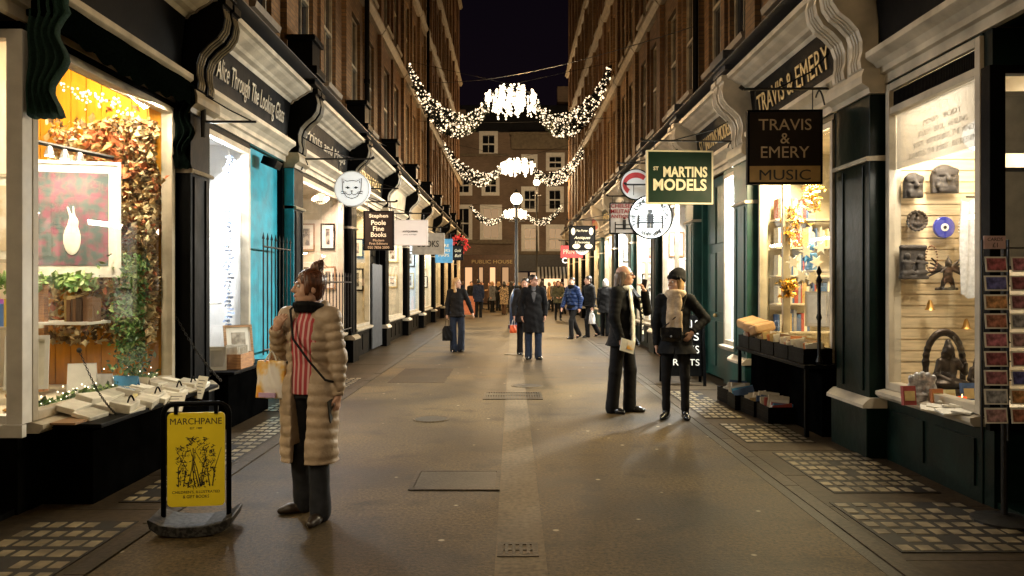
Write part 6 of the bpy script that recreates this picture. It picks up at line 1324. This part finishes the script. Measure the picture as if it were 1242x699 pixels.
        sl, X_, Y_, Z_ = S.win(sole - .3, sole + .3); S.comb(sl, (X_ - sole[0]) * dn[0] + (Y_ - sole[1]) * dn[1] + (Z_ - sole[2]) * dn[2] + 0. , 0, True)
    S.build('shoes', SH['m'], rt)
    # ---------------- shirt
    O.setdefault('shirt', CM['black2'])
    if O.get('shirt'):
        S = new(max(h, .009)); e = O.get('shirt_e', .012); S.loft([lev(O.get('shirt_f', -.08), .165 + e, .115 + e), lev(.1, .16 + e, .112 + e), lev(.35, .135 + e, .1 + e), lev(.7, .155 + e, .112 + e, -.004), lev(.93, .14 + e, .09 + e), lev(1.04, .075, .066)], .02); S.cap(shc, nb + up * .04 * u, .07 * u, .062 * u, .02); S.build('shirt', O['shirt'], rt)
    # ---------------- coat
    C = O.get('coat')
    if C:
        S = new(max(h, .009)); bk = C.get('bulk', .02) * .5; hem = C['hem'] * u; fl = C.get('flare', .03); pf = C.get('puff'); ph = rnd.random() * 6
        c0 = pel
        if pf: fold = lambda th, z: pf * (np.abs(np.sin(math.pi * z / C.get('pitch', .105) + .25 * np.sin(th * 2 + 1))) - .45) + .004 * np.sin(th * 7 + z * 30)
        else: fold = lambda th, z: (.010 * np.sin(th * 5 + ph + z * 3) + .006 * np.sin(th * 9 + z * 8 + ph)) * np.clip((pel[2] + .15 - z) / .5, .12, 1.2) + .0035 * np.sin(z * 42 + th * 3)
        cx = (J['kL'][0] + J['kR'][0]) / 2 * .5; cy = (J['kL'][1] + J['kR'][1]) / 2 * .5; sp = max(0, abs(J['kL'][1] - J['kR'][1]) - .08) * .35
        S.loft([(hem, cx, cy, (.185 + bk + fl) * u, (.135 + bk + fl + sp) * u), lev(-.08, .178 + bk + fl * .3, .128 + bk + fl * .3 + sp * .4), lev(.08, .172 + bk, .122 + bk), lev(.38, .150 + bk, .11 + bk), lev(.7, .165 + bk, .122 + bk), lev(.92, .150 + bk * .8, .095 + bk * .8), lev(1.05, .08 + bk * .4, .07 + bk * .3)], .02, fold)
        if hem < .62 * u:                       # a long coat hangs over the thighs and knees
            for s_ in 'LR':
                a, k_, b = J['h' + s_], J['k' + s_], J['a' + s_]; S.cap(a, k_, .125 * u, .102 * u, .05, bulge=(pf, .07, .3) if pf else None); S.cap(k_, k_ + (b - k_) * .6, .102 * u, .100 * u, .05, bulge=(pf, .07, .3) if pf else None)
            S.boxcut((lo[0], lo[1], -1), (hi[0], hi[1], hem))
        for s_, sg in (('L', 1), ('R', -1)):
            bu = (pf * 1.1, .06, sg) if pf else (.0035, .06, sg); b2 = bk * .9
            S.cap(J['s' + s_] * .4 + shc * .6, J['s' + s_], (.066 + b2) * u, (.062 + b2) * u, .04); S.cap(J['s' + s_], J['e' + s_], (.058 + b2) * u, (.050 + b2) * u, .02, bulge=bu); e = J['w' + s_] + (J['e' + s_] - J['w' + s_]) * .06; S.cap(J['e' + s_], e, (.050 + b2) * u, (.038 + b2 * .7) * u, .02, bulge=bu)
            S.cap(e, e + nrm(e - J['e' + s_]) * .06, .030 * u, cut=True, k=.004)
        cl = C.get('collar', .0)
        if cl: 
            for i in range(9): th = R(-160 + 320 * i / 8) + R(90); S.ell(nb + np.array([math.cos(th) * .075 * u, math.sin(th) * .065 * u + .01, (.02 + cl * .5) * u]), (.03 * u, .03 * u, (.04 + cl) * u), k=.02)
        if C.get('hood'):
            for i in range(9): th = R(180 * i / 8); S.ell(nb + np.array([math.cos(th) * .095 * u, math.sin(th) * .09 * u + .03, .02 * u]), (.034 * u, .04 * u, .05 * u), k=.02)
        # neck opening and hollow skirt
        S.cap(nb + np.array([0, -.045, -.02]) * u, nb + np.array([0, -.05, .25]) * u, .052 * u, .09 * u, .01, cut=True)
        S.loft([(hem - .05, cx, cy, (.150 + bk + fl) * u, (.100 + bk + fl + sp) * u), (hem + .12 * u, cx, cy, (.14 + bk) * u, (.095 + bk + sp * .5) * u)], .01, cut=True)
        ow = C.get('open')
        if ow:
            f0 = C.get('open_to', hem - .05); dp = C.get('open_d', .085)
            for i in range(24):
                z0 = f0 + (nb[2] + .02 - f0) * i / 24; z1 = f0 + (nb[2] + .02 - f0) * (i + 1) / 24; f = (z0 - pel[2]) / (shc[2] - pel[2]); cc = pel + (shc - pel) * f; wv = ow[0] + (ow[1] - ow[0]) * i / 23; o_ = C.get('open_x', 0) * u
                S.boxcut((cc[0] + o_ - wv * u, cc[1] - .6, z0 - .001), (cc[0] + o_ + wv * u, cc[1] - dp * u * (1 if f > .05 else -.3), z1 + .001))
        elif C.get('vee'):
            for i in range(14):
                z0 = nb[2] - .02 - C['vee'] * u * (i + 1) / 14; z1 = nb[2] - .02 - C['vee'] * u * i / 14; f = (z0 - pel[2]) / (shc[2] - pel[2]); cc = pel + (shc - pel) * f; wv = .06 * (1 - i / 14) + .006
                S.boxcut((cc[0] - wv * u, cc[1] - .5, z0), (cc[0] + wv * u, cc[1] - .098 * u, z1))
        if not ow and not pf: S.boxcut((-.003, pel[1] - .5, hem - .05), (.003 + h, pel[1] - (.150 + bk) * u, pel[2] + .3 * u))
        co = S.build('coat', C['m'], rt)
    # ---------------- hair and hats
    HR = O.get('hair')
    if HR:
        st, hm = HR; S = new(max(h * .9, .006)); he2 = lambda c, r, k=.015, cut=False: S.ell(hp(*c), np.array(r) * u, Rh, k, cut)
        if st != 'bald_long': he2((0, .022, .05), (.082 * hw, .096, .086)); he2((0, .05, -.01), (.078 * hw, .066, .085), .02)
        if st == 'bun': he2((0, .062, .150), (.046, .046, .042), .012); he2((.02, .085, .18), (.02, .02, .025), .01); he2((-.02, .08, .17), (.02, .025, .02), .01); he2((0, .03, .05), (.09, .1, .085), .02); he2((0, .03, .03), (.086 * hw, .09, .08)); [he2((sg * .068, -.03, .0), (.016, .026, .055), .012) for sg in (-1, 1)]
        if st == 'long': [S.cap(hp(sg * .07, .01, .03), hp(sg * .085, -.005, -.2), .032 * u, .034 * u, .03) for sg in (-1, 1)]; S.cap(hp(0, .06, .0), hp(0, .07, -.2), .07 * u, .07 * u, .03, flat=(Rh @ np.array([0, 1, 0.]), 1.6))
        if st == 'bald_long':
            he2((0, .06, -.01), (.078, .055, .07), .02); [he2((sg * .07, .025, -.005), (.018, .05, .055), .015) for sg in (-1, 1)]; S.cap(hp(0, .075, -.03), hp(0, .105, -.24), .078 * u, .066 * u, .03, flat=(Rh @ np.array([0, 1, 0.]), 1.5)); [S.cap(hp(sg * .07, .03, -.02), hp(sg * .072, .045, -.17), .025 * u, .022 * u, .02) for sg in (-1, 1)]
        if st == 'bob': [S.cap(hp(sg * .068, .0, .03), hp(sg * .068, -.0, -.09), .028 * u, .026 * u, .03) for sg in (-1, 1)]; he2((0, .05, -.06), (.075, .055, .07), .03)
        S.ell(hp(0, -.082, -.028), np.array((.058, .062, .092)) * u, Rh, .008, True)
        if st in ('short',): S.boxcut(hp(0, 0, -.2) - .2, np.array([*(hp(0, 0, 0)[:2] + .2), hp(0, 0, -.055)[2]]))
        X_, Y_, Z_ = S.ax[0][:, None, None], S.ax[1][None, :, None], S.ax[2][None, None, :]; S.F += (.0032 * np.sin(X_ * 230 / u + Z_ * 40) * np.sin(Y_ * 210 / u - Z_ * 30) * (h < .011)).astype(np.float32)
        S.build('hair', HM[hm], rt)
        if h < .0088: stray_hair(rt, hp, u, st, HM[hm])
    if O.get('beanie'):
        S = new(.007); S.ell(hp(0, .022, .075), np.array((.09, .105, .09)) * u, Rh, .02); S.ell(hp(0, .075, .135), np.array((.065, .065, .05)) * u, Rh, .05); S.ell(hp(0, .09, .04), np.array((.07, .05, .07)) * u, Rh, .03)
        for i in range(16): q = i * math.pi / 8; S.ell(hp(.083 * math.cos(q), .018 + .097 * math.sin(q), .050 - .022 * math.sin(q)), np.array((.02, .02, .024)) * u, Rh, .012)
        S.ell(hp(0, -.09, -.05), np.array((.065, .075, .085)) * u, Rh, .01, True); S.build('beanie', O['beanie'], rt)
    if O.get('glasses'):
        mb = MB()
        for sg in (-1, 1):
            mb.tube([hp(sg * .031 + .021 * math.cos(q * math.pi / 7), -.108, .008 + .017 * math.sin(q * math.pi / 7)) for q in range(15)], .0026 * u, 5); mb.tube([hp(sg * .052, -.106, .012), hp(sg * .079 * hw, -.02, .008), hp(sg * .079 * hw, .015, .0)], .0024 * u, 5)
        mb.tube([hp(-.01, -.11, .012), hp(.01, -.11, .012)], .0026 * u, 5); mb.build('glasses', M['iron'], rt, local=True)
    SC = O.get('scarf')
    if SC:
        S = new(.008); m_ = SC['m']; wrap = SC.get('wrap', 2)
        for k in range(wrap):
            pr = None
            for i in range(17):
                q = 2 * math.pi * i / 16; p_ = nb + np.array([math.cos(q) * (.083 + .012 * k) * u, math.sin(q) * (.078 + .012 * k) * u - .008, (-.005 + .036 * k) * u - .018 * u * math.sin(q) * -1 * (1 if math.sin(q) < 0 else .2) * -1])
                if pr is not None: S.cap(pr, p_, SC.get('r', .036) * u, k=.02, bulge=(.004, .03, i))
                pr = p_
        for (ox, l0, l1, wd) in SC.get('tails', []):
            a = nb + np.array([ox, -.115, -.02 - l0]) * u; f_ = -SC.get('fwd', .05); b = nb + np.array([ox * 1.3, -.115 + f_, -.02 - l1]) * u
            S.cap(a, (a + b) / 2 + np.array([0, -.02, 0]), wd * u, wd * u, .015, flat=((0, 1, .1), 2.6), bulge=(.006, .12, 0)); S.cap((a + b) / 2 + np.array([0, -.02, 0]), b, wd * u, wd * 1.05 * u, .015, flat=((0, 1, .1), 2.6), bulge=(.006, .12, 1))
        S.build('scarf', m_, rt)
    rt_info = dict(J=J, u=u, hp=hp, nb=nb, pel=pel, shc=shc, root=rt, W=WM[rt.name]); return rt_info
def wpt(I, p): return np.array(I['W'] @ Vector(np.asarray(p, float)))
def strap(I, m, pts, r=.008, name='strap', parent=None): return MB().tube([p for p in pts], r, 6).build(name, m, I['root'], local=True)
def carrier(label, cat, top, w, h, d, rz, m, hm, drop=.12, name='shopping_bag', taper=.9):
    """bag hanging by its handles from point top"""
    r = thing(name, label, cat, tuple(top), R(rz)); z1 = -drop; z0 = z1 - h; vs = []
    S = SDF((-w * .7, -d, z0 - .03), (w * .7, d, z1 + .03), .008); S.loft([(z0, 0, 0, w * .5 * 1.3, d * .62), (z0 + h * .3, 0, 0, w * .5 * 1.32, d * .66), (z1, 0, 0, w * .5 * taper * 1.3, d * .3)], .01, lambda th, z: .006 * np.sin(th * 5 + z * 30)); S.boxcut((-w, -d * 2, z0 - .1), (-w * .5, d * 2, z1 + .1)); S.boxcut((w * .5, -d * 2, z0 - .1), (w, d * 2, z1 + .1)); S.build('bag_body', m, r)
    for sg in (-1, 1): MB().tube([(-w * .22, sg * d * .25, z1 - .01), (-w * .12, sg * .012, -.03), (0, sg * .008, .004), (w * .12, sg * .012, -.03), (w * .22, sg * d * .25, z1 - .01)], .006, 6).build('handle', hm, r, local=True)
    return r

# ---- woman in the long quilted coat
A = person('woman in long tan quilted coat looking left beside the yellow swing sign', -1.37, 5.28, -16, 1.66, dict(yaw=-40, pitch=-2, thL=(.05, -.15, -1), shL=(.02, .02, -1), thR=(-.03, .07, -1), shR=(-.02, .19, -1), ftL=(.10, -1, -.0), ftR=(-.75, -.66, 0), uaL=(.17, .06, -1), faL=(.05, -.12, -1), uaR=(-.30, .03, -1), faR=(.30, -.62, .80), hdR=(.5, -.3, .75), pnR=(.2, .9, .3), curlR=1.2, thumbR=1, curlL=.9),
           dict(skin=SK2, hair=('bun', 'brown'), shirt=M['stripe'], trousers=dict(m=CM['slate'], knee=.070, hem=.070, hz=-.0), shoes=dict(m=CM['boot'], boot=.06), coat=dict(m=CM['puff'], hem=.41, bulk=.022, flare=.012, puff=.0105, pitch=.07, open=(.055, .082), open_x=.0, hood=1, open_d=.065), scarf=dict(m=CM['black'], wrap=2, r=.017)), h=.007)
I = A; J = I['J']; u = I['u']
strap(A, CM['char'], [I['shc'] + np.array([-.085, .10, .05]), I['shc'] + np.array([-.09, .0, .10]), I['shc'] + np.array([-.085, -.10, .05]), I['shc'] + np.array([-.02, -.172, -.14]), I['pel'] + np.array([.10, -.185, .20]), I['pel'] + np.array([.19, -.13, .07]), I['pel'] + np.array([.21, .02, .03])], .008)
c = wpt(A, J['eR'] * .62 + J['wR'] * .38 + np.array([0, 0, -.035]))
bagm = pattern('orange_pink_gift_bag', 'noise', (.78, .74, .70), (.82, .26, .04), scale=(1, 1, .8), ws=7, edge=(.46, .66), c3=(.80, .50, .12), rough=.35, dirt=.15, bumpd=0)
bagr = carrier('orange and white shopping bag hanging from the forearm of the woman in the quilted coat', 'bag', c + np.array([-.03, -.02, 0]), .21, .25, .09, -14, bagm, CM['white'], .06)
bm_ = MB()
bm_.box(-.06, .06, -.075, -.06, -.30, -.27); bm_.build('pink_band', mat('lilac_band', (.55, .38, .60), .4), bagr, local=True)
ph = thing('mobile_phone', 'dark phone in the lowered hand of the woman in the quilted coat', 'phone', tuple(wpt(A, J['wL'] + np.array([-.02, -.05, -.10])))); MB().obox((0, 0, 0), (.010, .072, .15), (R(12), 0, R(-16))).build('case', M['ink'], ph, local=True, bevel=.003)

# ---- man with scarf and phone
B = person('man with long grey hair, glasses and white scarf holding a hand to his face', 1.34, 9.6, 58, 1.80, dict(yaw=22, pitch=-2, up=(0, -.02, 1), thL=(.03, -.14, -1), shL=(0, .02, -1), thR=(-.03, .10, -1), shR=(0, .10, -1), ftL=(.2, -1, 0), ftR=(-.2, -1, 0), uaR=(-.22, .02, -1), faR=(-.02, -.36, -1), hdR=(.1, -.5, -.8), pnR=(.9, 0, 0), curlR=1.1, uaL=(.25, -.66, -.72), faL=(-.52, -.12, 1), hdL=(-.45, .25, .9), pnL=(-.6, .6, -.2), curlL=1.3, thumbL=1),
           dict(hair=('bald_long', 'grey'), shirt=CM['char'], trousers=dict(m=CM['black2'], knee=.078, hem=.074, hz=-.01), shoes=dict(m=CM['leather']), coat=dict(m=CM['black'], hem=.80, bulk=.035, flare=.035, open=(.05, .055), collar=.01), glasses=1, sw=1.08, scarf=dict(m=CM['white'], wrap=1, r=.028, tails=[(-.06, .02, .62, .042)], fwd=.05)), h=.008)
I = B; J = I['J']; u = I['u']; mb = MB(); nbp = I['nb']
tl = [nbp + np.array(q) * u for q in ((.065, -.125, -.03), (.085, -.195, -.14), (.095, -.215, -.34), (.105, -.215, -.62))]
for p, q in zip(tl, tl[1:]):
    mb.add([p + np.array(o) for o in ((-.05, 0, 0), (.05, .012, 0), (.05, .03, 0), (-.05, .018, 0))] + [q + np.array(o) for o in ((-.055, 0, 0), (.055, .012, 0), (.055, .03, 0), (-.055, .018, 0))], [(0, 1, 5, 4), (1, 2, 6, 5), (2, 3, 7, 6), (3, 0, 4, 7)])
mb.build('scarf_tail', CM['black'], I['root'], local=True); mb = MB()
for i, ch in enumerate('NEYPOLI'):
    t = .13 + .064 * i; k = np.interp(t, [.03, .14, .34, .62], [0, 1, 2, 3]); j = min(2, int(k)); p = tl[j] + (tl[j + 1] - tl[j]) * (k - j)
    lettering(mb, ch, p + np.array([0, -.004 + .006, 0]), nrm((0, 0, -1)), nrm((1, .12, 0)), h=.06, w=.044, ext=-.006, bold=.02)
mb.build('scarf_lettering', M['bone'], I['root'], local=True)
bk = thing('booklet', 'white booklet with orange cover picture in the hand of the man with the scarf', 'booklet', tuple(wpt(B, J['wR'] + np.array([.0, -.09, -.085]))), R(30)); MB().obox((0, 0, 0), (.21, .008, .15), (R(-6), R(16), 0)).build('pages', M['paper'], bk, local=True); MB().obox((.04, -.006, 0), (.10, .003, .09), (R(-6), R(16), 0)).build('cover_picture', bagm, bk, local=True)
ph = thing('mobile_phone', 'dark phone held to the ear of the man with the white scarf', 'phone', tuple(wpt(B, J['wL'] + np.array([-.02, .0, .09])))); MB().obox((0, 0, 0), (.012, .065, .13), (R(14), R(-10), R(60))).build('case', M['ink'], ph, local=True, bevel=.003)

# ---- woman in the black beanie
Cw = person('woman in black coat, black beanie and beige scarf with her hand on her hip', 1.90, 9.15, -18, 1.70, dict(yaw=-36, thL=(.06, -.02, -1), shL=(.0, .05, -1), thR=(-.05, -.06, -1), shR=(-.0, .04, -1), ftL=(.35, -1, 0), ftR=(-.25, -1, 0), uaL=(.78, .30, -1), faL=(-.55, -.62, -.62), hdL=(-.5, -.3, -.75), pnL=(-.5, .5, 0), curlL=.5, uaR=(-.2, .04, -1), faR=(.02, -.16, -1), curlR=.8),
            dict(skin=SK2, hair=('bob', 'blond'), beanie=CM['black2'], trousers=dict(m=CM['black2'], knee=.056, hem=.046, hz=.06), shoes=dict(m=CM['leather'], boot=.13, heel=1, toe=.018), coat=dict(m=CM['black'], hem=.79, bulk=.022, flare=.05, collar=.012), scarf=dict(m=CM['beige'], wrap=2, r=.030, tails=[(-.03, .0, .46, .055), (.04, .0, .40, .05)], fwd=.06)), h=.008)
I = Cw; J = I['J']; u = I['u']
hb = thing('handbag', 'black flap handbag worn across the front of the beanie woman', 'bag', tuple(wpt(Cw, I['pel'] + np.array([-.02, -.205, .10]))), R(-18)); S = SDF((-.17, -.08, -.14), (.17, .08, .14), .007); S.ell((0, 0, -.01), (.13, .045, .09), k=.01); S.boxcut((-.115, -.03, -.085), (.115, .03, .07), add=True); S.build('bag_body', CM['leather'], hb)
MB().prism([(-.118, .075), (.118, .075), (.118, .0), (.07, -.045), (-.07, -.045), (-.118, .0)], lambda a, b, d: (a, d, b), -.056, -.046).build('flap', CM['leather'], hb, local=True, bevel=.006); MB().ball((0, -.06, -.025), .014, 8, 6).build('clasp', M['steel'], hb, local=True)
strap(Cw, CM['leather'], [I['pel'] + np.array([-.12, -.18, .17]), I['pel'] + np.array([.03, -.175, .30]), I['shc'] + np.array([.10, -.155, -.10]), I['shc'] + np.array([.14, -.06, .085])], .007)

# ---- man in the long overcoat
D = person('man with glasses in a long black overcoat walking up the middle of the lane', .43, 16.4, 4, 1.76, dict(yaw=42, pitch=-6, thL=(.03, -.04, -1), shL=(0, .03, -1), thR=(-.03, .04, -1), shR=(0, .07, -1), ftL=(.3, -1, 0), ftR=(-.25, -1, 0), uaL=(.28, .12, -1), faL=(-.08, -.42, -1), uaR=(-.28, .12, -1), faR=(.06, -.36, -1)),
           dict(hair=('short', 'dark'), shirt=CM['grey'], trousers=dict(m=CM['denim'], knee=.075, hem=.07, hz=-.01), coat=dict(m=CM['black'], hem=.56, bulk=.03, flare=.02, vee=.26, collar=.012), glasses=1, sw=1.06), h=.0095)
# ---- blonde walker
E = person('blonde woman in black jacket and jeans walking on the left with a black bag', -1.30, 18.2, 6, 1.71, dict(yaw=55, thL=(.05, -.02, -1), shL=(-.03, .1, -1), thR=(-.0, .05, -1), shR=(.03, .02, -1), uaL=(.42, .08, -1), faL=(.36, -.2, -1), uaR=(-.2, .02, -1), faR=(-.03, -.12, -1), curlR=1.4),
           dict(skin=SK2, hair=('long', 'blond'), trousers=dict(m=CM['denim'], knee=.078, hem=.082, hz=-.01), coat=dict(m=CM['black2'], hem=.84, bulk=.014, flare=.02, vee=.16), shoes=dict(m=CM['leather'])), h=.0095)
carrier('black carrier bag hanging from the hand of the blonde walker', 'bag', wpt(E, E['J']['wR'] + np.array([0, -.03, -.09])), .22, .34, .11, 4, CM['black'], CM['black'], .17, taper=.5)
# ---- figure half hidden behind the overcoat man
F_ = person('dark dressed person half hidden behind the man in the long overcoat', .26, 17.4, 8, 1.70, dict(yaw=-20, thL=(.04, -.08, -1), thR=(-.03, .06, -1), uaR=(-.25, 0, -1), faR=(-.05, -.3, -1)), dict(hair=('short', 'dark'), trousers=dict(m=CM['black2'], hem=.066, hz=-.01), coat=dict(m=CM['char'], hem=.75, bulk=.03)), h=.012)
bg_ = carrier('small orange red carrier bag beside the man in the long overcoat', 'bag', wpt(F_, F_['J']['wR'] + np.array([-.03, -.08, -.08])), .15, .17, .12, 0, mat('orange_red_plastic', (.75, .12, .03), .35, bump=(14, .5)), CM['white'], .12)
# ---- walkers on the right
G = person('man in bright blue jacket striding left across the pool of light', 1.74, 22.6, -48, 1.80, dict(yaw=30, thL=(.02, -.46, -1), shL=(0, .02, -1), thR=(-.02, .28, -1), shR=(0, .62, -1), ftL=(.05, -1, .1), ftR=(-.05, -.9, -.45), uaL=(.22, .35, -1), faL=(.05, -.2, -1), uaR=(-.2, -.25, -1), faR=(0, -.5, -1), up=(0, -.05, 1)),
           dict(hair=('short', 'dark'), trousers=dict(m=CM['black2'], knee=.07, hem=.064, hz=-.01), coat=dict(m=CM['blue'], hem=.82, bulk=.045, flare=.0, puff=.012, collar=.015), scarf=dict(m=CM['black'], wrap=2, r=.03)), h=.0105)
Hh = person('dark haired man in black jacket striding left with a white carrier bag', 2.28, 23.2, -62, 1.84, dict(yaw=-10, thL=(.02, -.40, -1), shL=(0, .06, -1), thR=(-.02, .30, -1), shR=(0, .6, -1), ftR=(-.05, -.9, -.45), uaR=(-.15, -.4, -1), faR=(0, -.75, -1), uaL=(.15, .1, -1), faL=(.02, -.2, -1), up=(0, -.06, 1), curlR=1.3),
            dict(hair=('short', 'dark'), trousers=dict(m=CM['black'], knee=.07, hem=.062, hz=-.01), coat=dict(m=CM['black2'], hem=.88, bulk=.025, flare=0, collar=.012), glasses=1), h=.0105)
carrier('white plastic carrier bag of the striding man in black', 'bag', wpt(Hh, Hh['J']['wL'] + np.array([0, -.03, -.09])), .24, .30, .12, -60, mat('white_plastic', (.75, .74, .72), .35, bump=(14, .6)), CM['white'], .1, taper=.7)
person('silver haired person in black seen from behind near the striding man', 2.80, 23.7, 160, 1.72, dict(thL=(.02, -.12, -1), thR=(-.02, .14, -1), shR=(0, .2, -1)), dict(hair=('bob', 'silver'), trousers=dict(m=CM['black'], hem=.064, hz=-.01), coat=dict(m=CM['black'], hem=.72, bulk=.035)), h=.012)
person('woman in olive jacket and black tights walking toward the lane', 1.97, 34.0, 6, 1.72, dict(yaw=10, thL=(.02, -.14, -1), shL=(0, .0, -1), thR=(-.02, .08, -1), shR=(0, .14, -1), uaL=(.3, -.05, -1), faL=(-.5, -.6, -.4), uaR=(-.3, -.05, -1), faR=(.5, -.6, -.4)), dict(hair=('long', 'brown'), trousers=dict(m=CM['black'], knee=.055, hem=.045, hz=.05), shoes=dict(m=CM['leather'], boot=.2), coat=dict(m=CM['olive'], hem=.76, bulk=.03, flare=.03, collar=.015)), h=.0125)
person('tall dark figure standing with his back turned on the far left', -1.62, 37.0, 176, 1.80, {}, dict(hair=('short', 'dark'), trousers=dict(m=CM['black'], hem=.068, hz=-.01), coat=dict(m=CM['navy'], hem=.72, bulk=.035)), h=.0125)
person('person in mottled brown and cream coat among the far crowd', -.45, 40.5, 150, 1.68, dict(thL=(.02, -.1, -1), thR=(-.02, .12, -1)), dict(hair=('bob', 'dark'), trousers=dict(m=CM['brown'], hem=.06, hz=-.01), coat=dict(m=CM['pat'], hem=.55, bulk=.035)), h=.0125)
# ---- the crowd at the end of the lane: four figures, then copies in other clothes
protos = []
for k, (rz, P_, hs, hem) in enumerate(((0, dict(yaw=25, thL=(.02, -.1, -1), thR=(-.02, .08, -1), shR=(0, .14, -1)), ('short', 'dark'), .72), (170, dict(thL=(.02, -.03, -1)), ('long', 'brown'), .6), (-75, dict(yaw=-10, thL=(.02, -.3, -1), thR=(-.02, .24, -1), shR=(0, .4, -1)), ('short', 'brown'), .8), (60, dict(yaw=20, uaL=(.25, -.25, -1), faL=(-.2, -.9, .2)), ('bob', 'blond'), .66))):
    protos.append(dict(rz=rz, P=P_, hs=hs, hem=hem))
crowd = [(-2.3, 43.5, 0, 'black', 'leftmost person of the far crowd, in black by the pub corner'), (-1.95, 45, 1, 'navy', 'person in navy at the left of the far crowd seen from behind'), (-1.15, 44, 3, 'grey', 'person in grey coat in the far crowd just right of the tall dark figure'), (-.85, 46.5, 1, 'black', 'long haired person in black beside the mottled coat in the far crowd'), (-1.4, 48, 2, 'brown', 'person in brown walking across the far crowd at left'), (-.1, 44, 1, 'char', 'charcoal coated person seen from behind left of the lamp base'), (.05, 47, 0, 'tanc', 'person in camel coat just left of the lamp post in the far crowd'), (.55, 45.5, 1, 'black2', 'dark person seen from behind just right of the lamp post'), (.95, 43.0, 0, 'brown', 'person in brown coat right of the overcoat man in the far crowd'), (1.3, 46, 3, 'redc', 'person in dull red by the cafe awning in the far crowd'), (1.55, 42, 1, 'black', 'long haired person in black by the olive jacket walker'), (2.35, 44, 0, 'grey', 'person in grey below the red sign in the far crowd'), (2.6, 41, 2, 'black2', 'person in black walking left under the red sign'), (2.2, 47.5, 3, 'tanc', 'camel coated person furthest right in the far crowd'), (-2.0, 50, 3, 'tanc', 'camel coated person in front of the pub windows'), (-1.0, 51, 0, 'char', 'charcoal coated person in front of the pub'), (-.3, 52, 2, 'grey', 'grey coated person crossing the far road at left'), (.4, 53, 3, 'navy', 'navy coated person on the far road behind the lamp'), (1.0, 52, 1, 'brown', 'person in brown on the far road facing the cafe'), (1.8, 51, 0, 'black', 'person in black on the far road before the awning'), (2.5, 53, 2, 'char', 'charcoal coated person crossing the far road at right'), (3.0, 50, 1, 'olive', 'olive coated person at the far right corner'), (-2.8, 53, 1, 'black', 'person in black on the far road at the left edge of the pub'), (-3.3, 51.5, 2, 'navy', 'navy coated person crossing left at the pub corner'), (.75, 49.5, 0, 'grey', 'grey coated person facing the lane in the middle of the far crowd'), (-.6, 54, 0, 'brown', 'brown coated person by the pub door')]
made = {}; cr_ = random.Random(3)
for (cx, cy, k, cm, lb) in crowd:
    p_ = protos[k]
    if k not in made:
        I = person(lb, cx, cy, p_['rz'], 1.72, p_['P'], dict(hair=p_['hs'], trousers=dict(m=CM['black'], hem=.066, hz=-.01), coat=dict(m=CM[cm], hem=p_['hem'], bulk=.035)), h=.016, group='people crowding the far end of the lane'); made[k] = I['root']
    else:
        c_ = copy_tree(made[k]); c_['label'] = lb; c_.location = (cx, cy, 0); c_.rotation_euler.z = R(p_['rz'] + cr_.uniform(-30, 30)); s_ = cr_.uniform(.94, 1.05); c_.scale = (s_, s_, s_)
        for ch in c_.children:
            nm = ch.name.split('.')[0]
            if nm in ('coat', 'trousers', 'hair'):
                ch.material_slots[0].link = 'OBJECT'; ch.material_slots[0].material = CM[cm] if nm == 'coat' else (cr_.choice([CM['black'], CM['denim'], CM['char']]) if nm == 'trousers' else HM[cr_.choice(['dark', 'brown', 'blond', 'grey', 'dark'])])
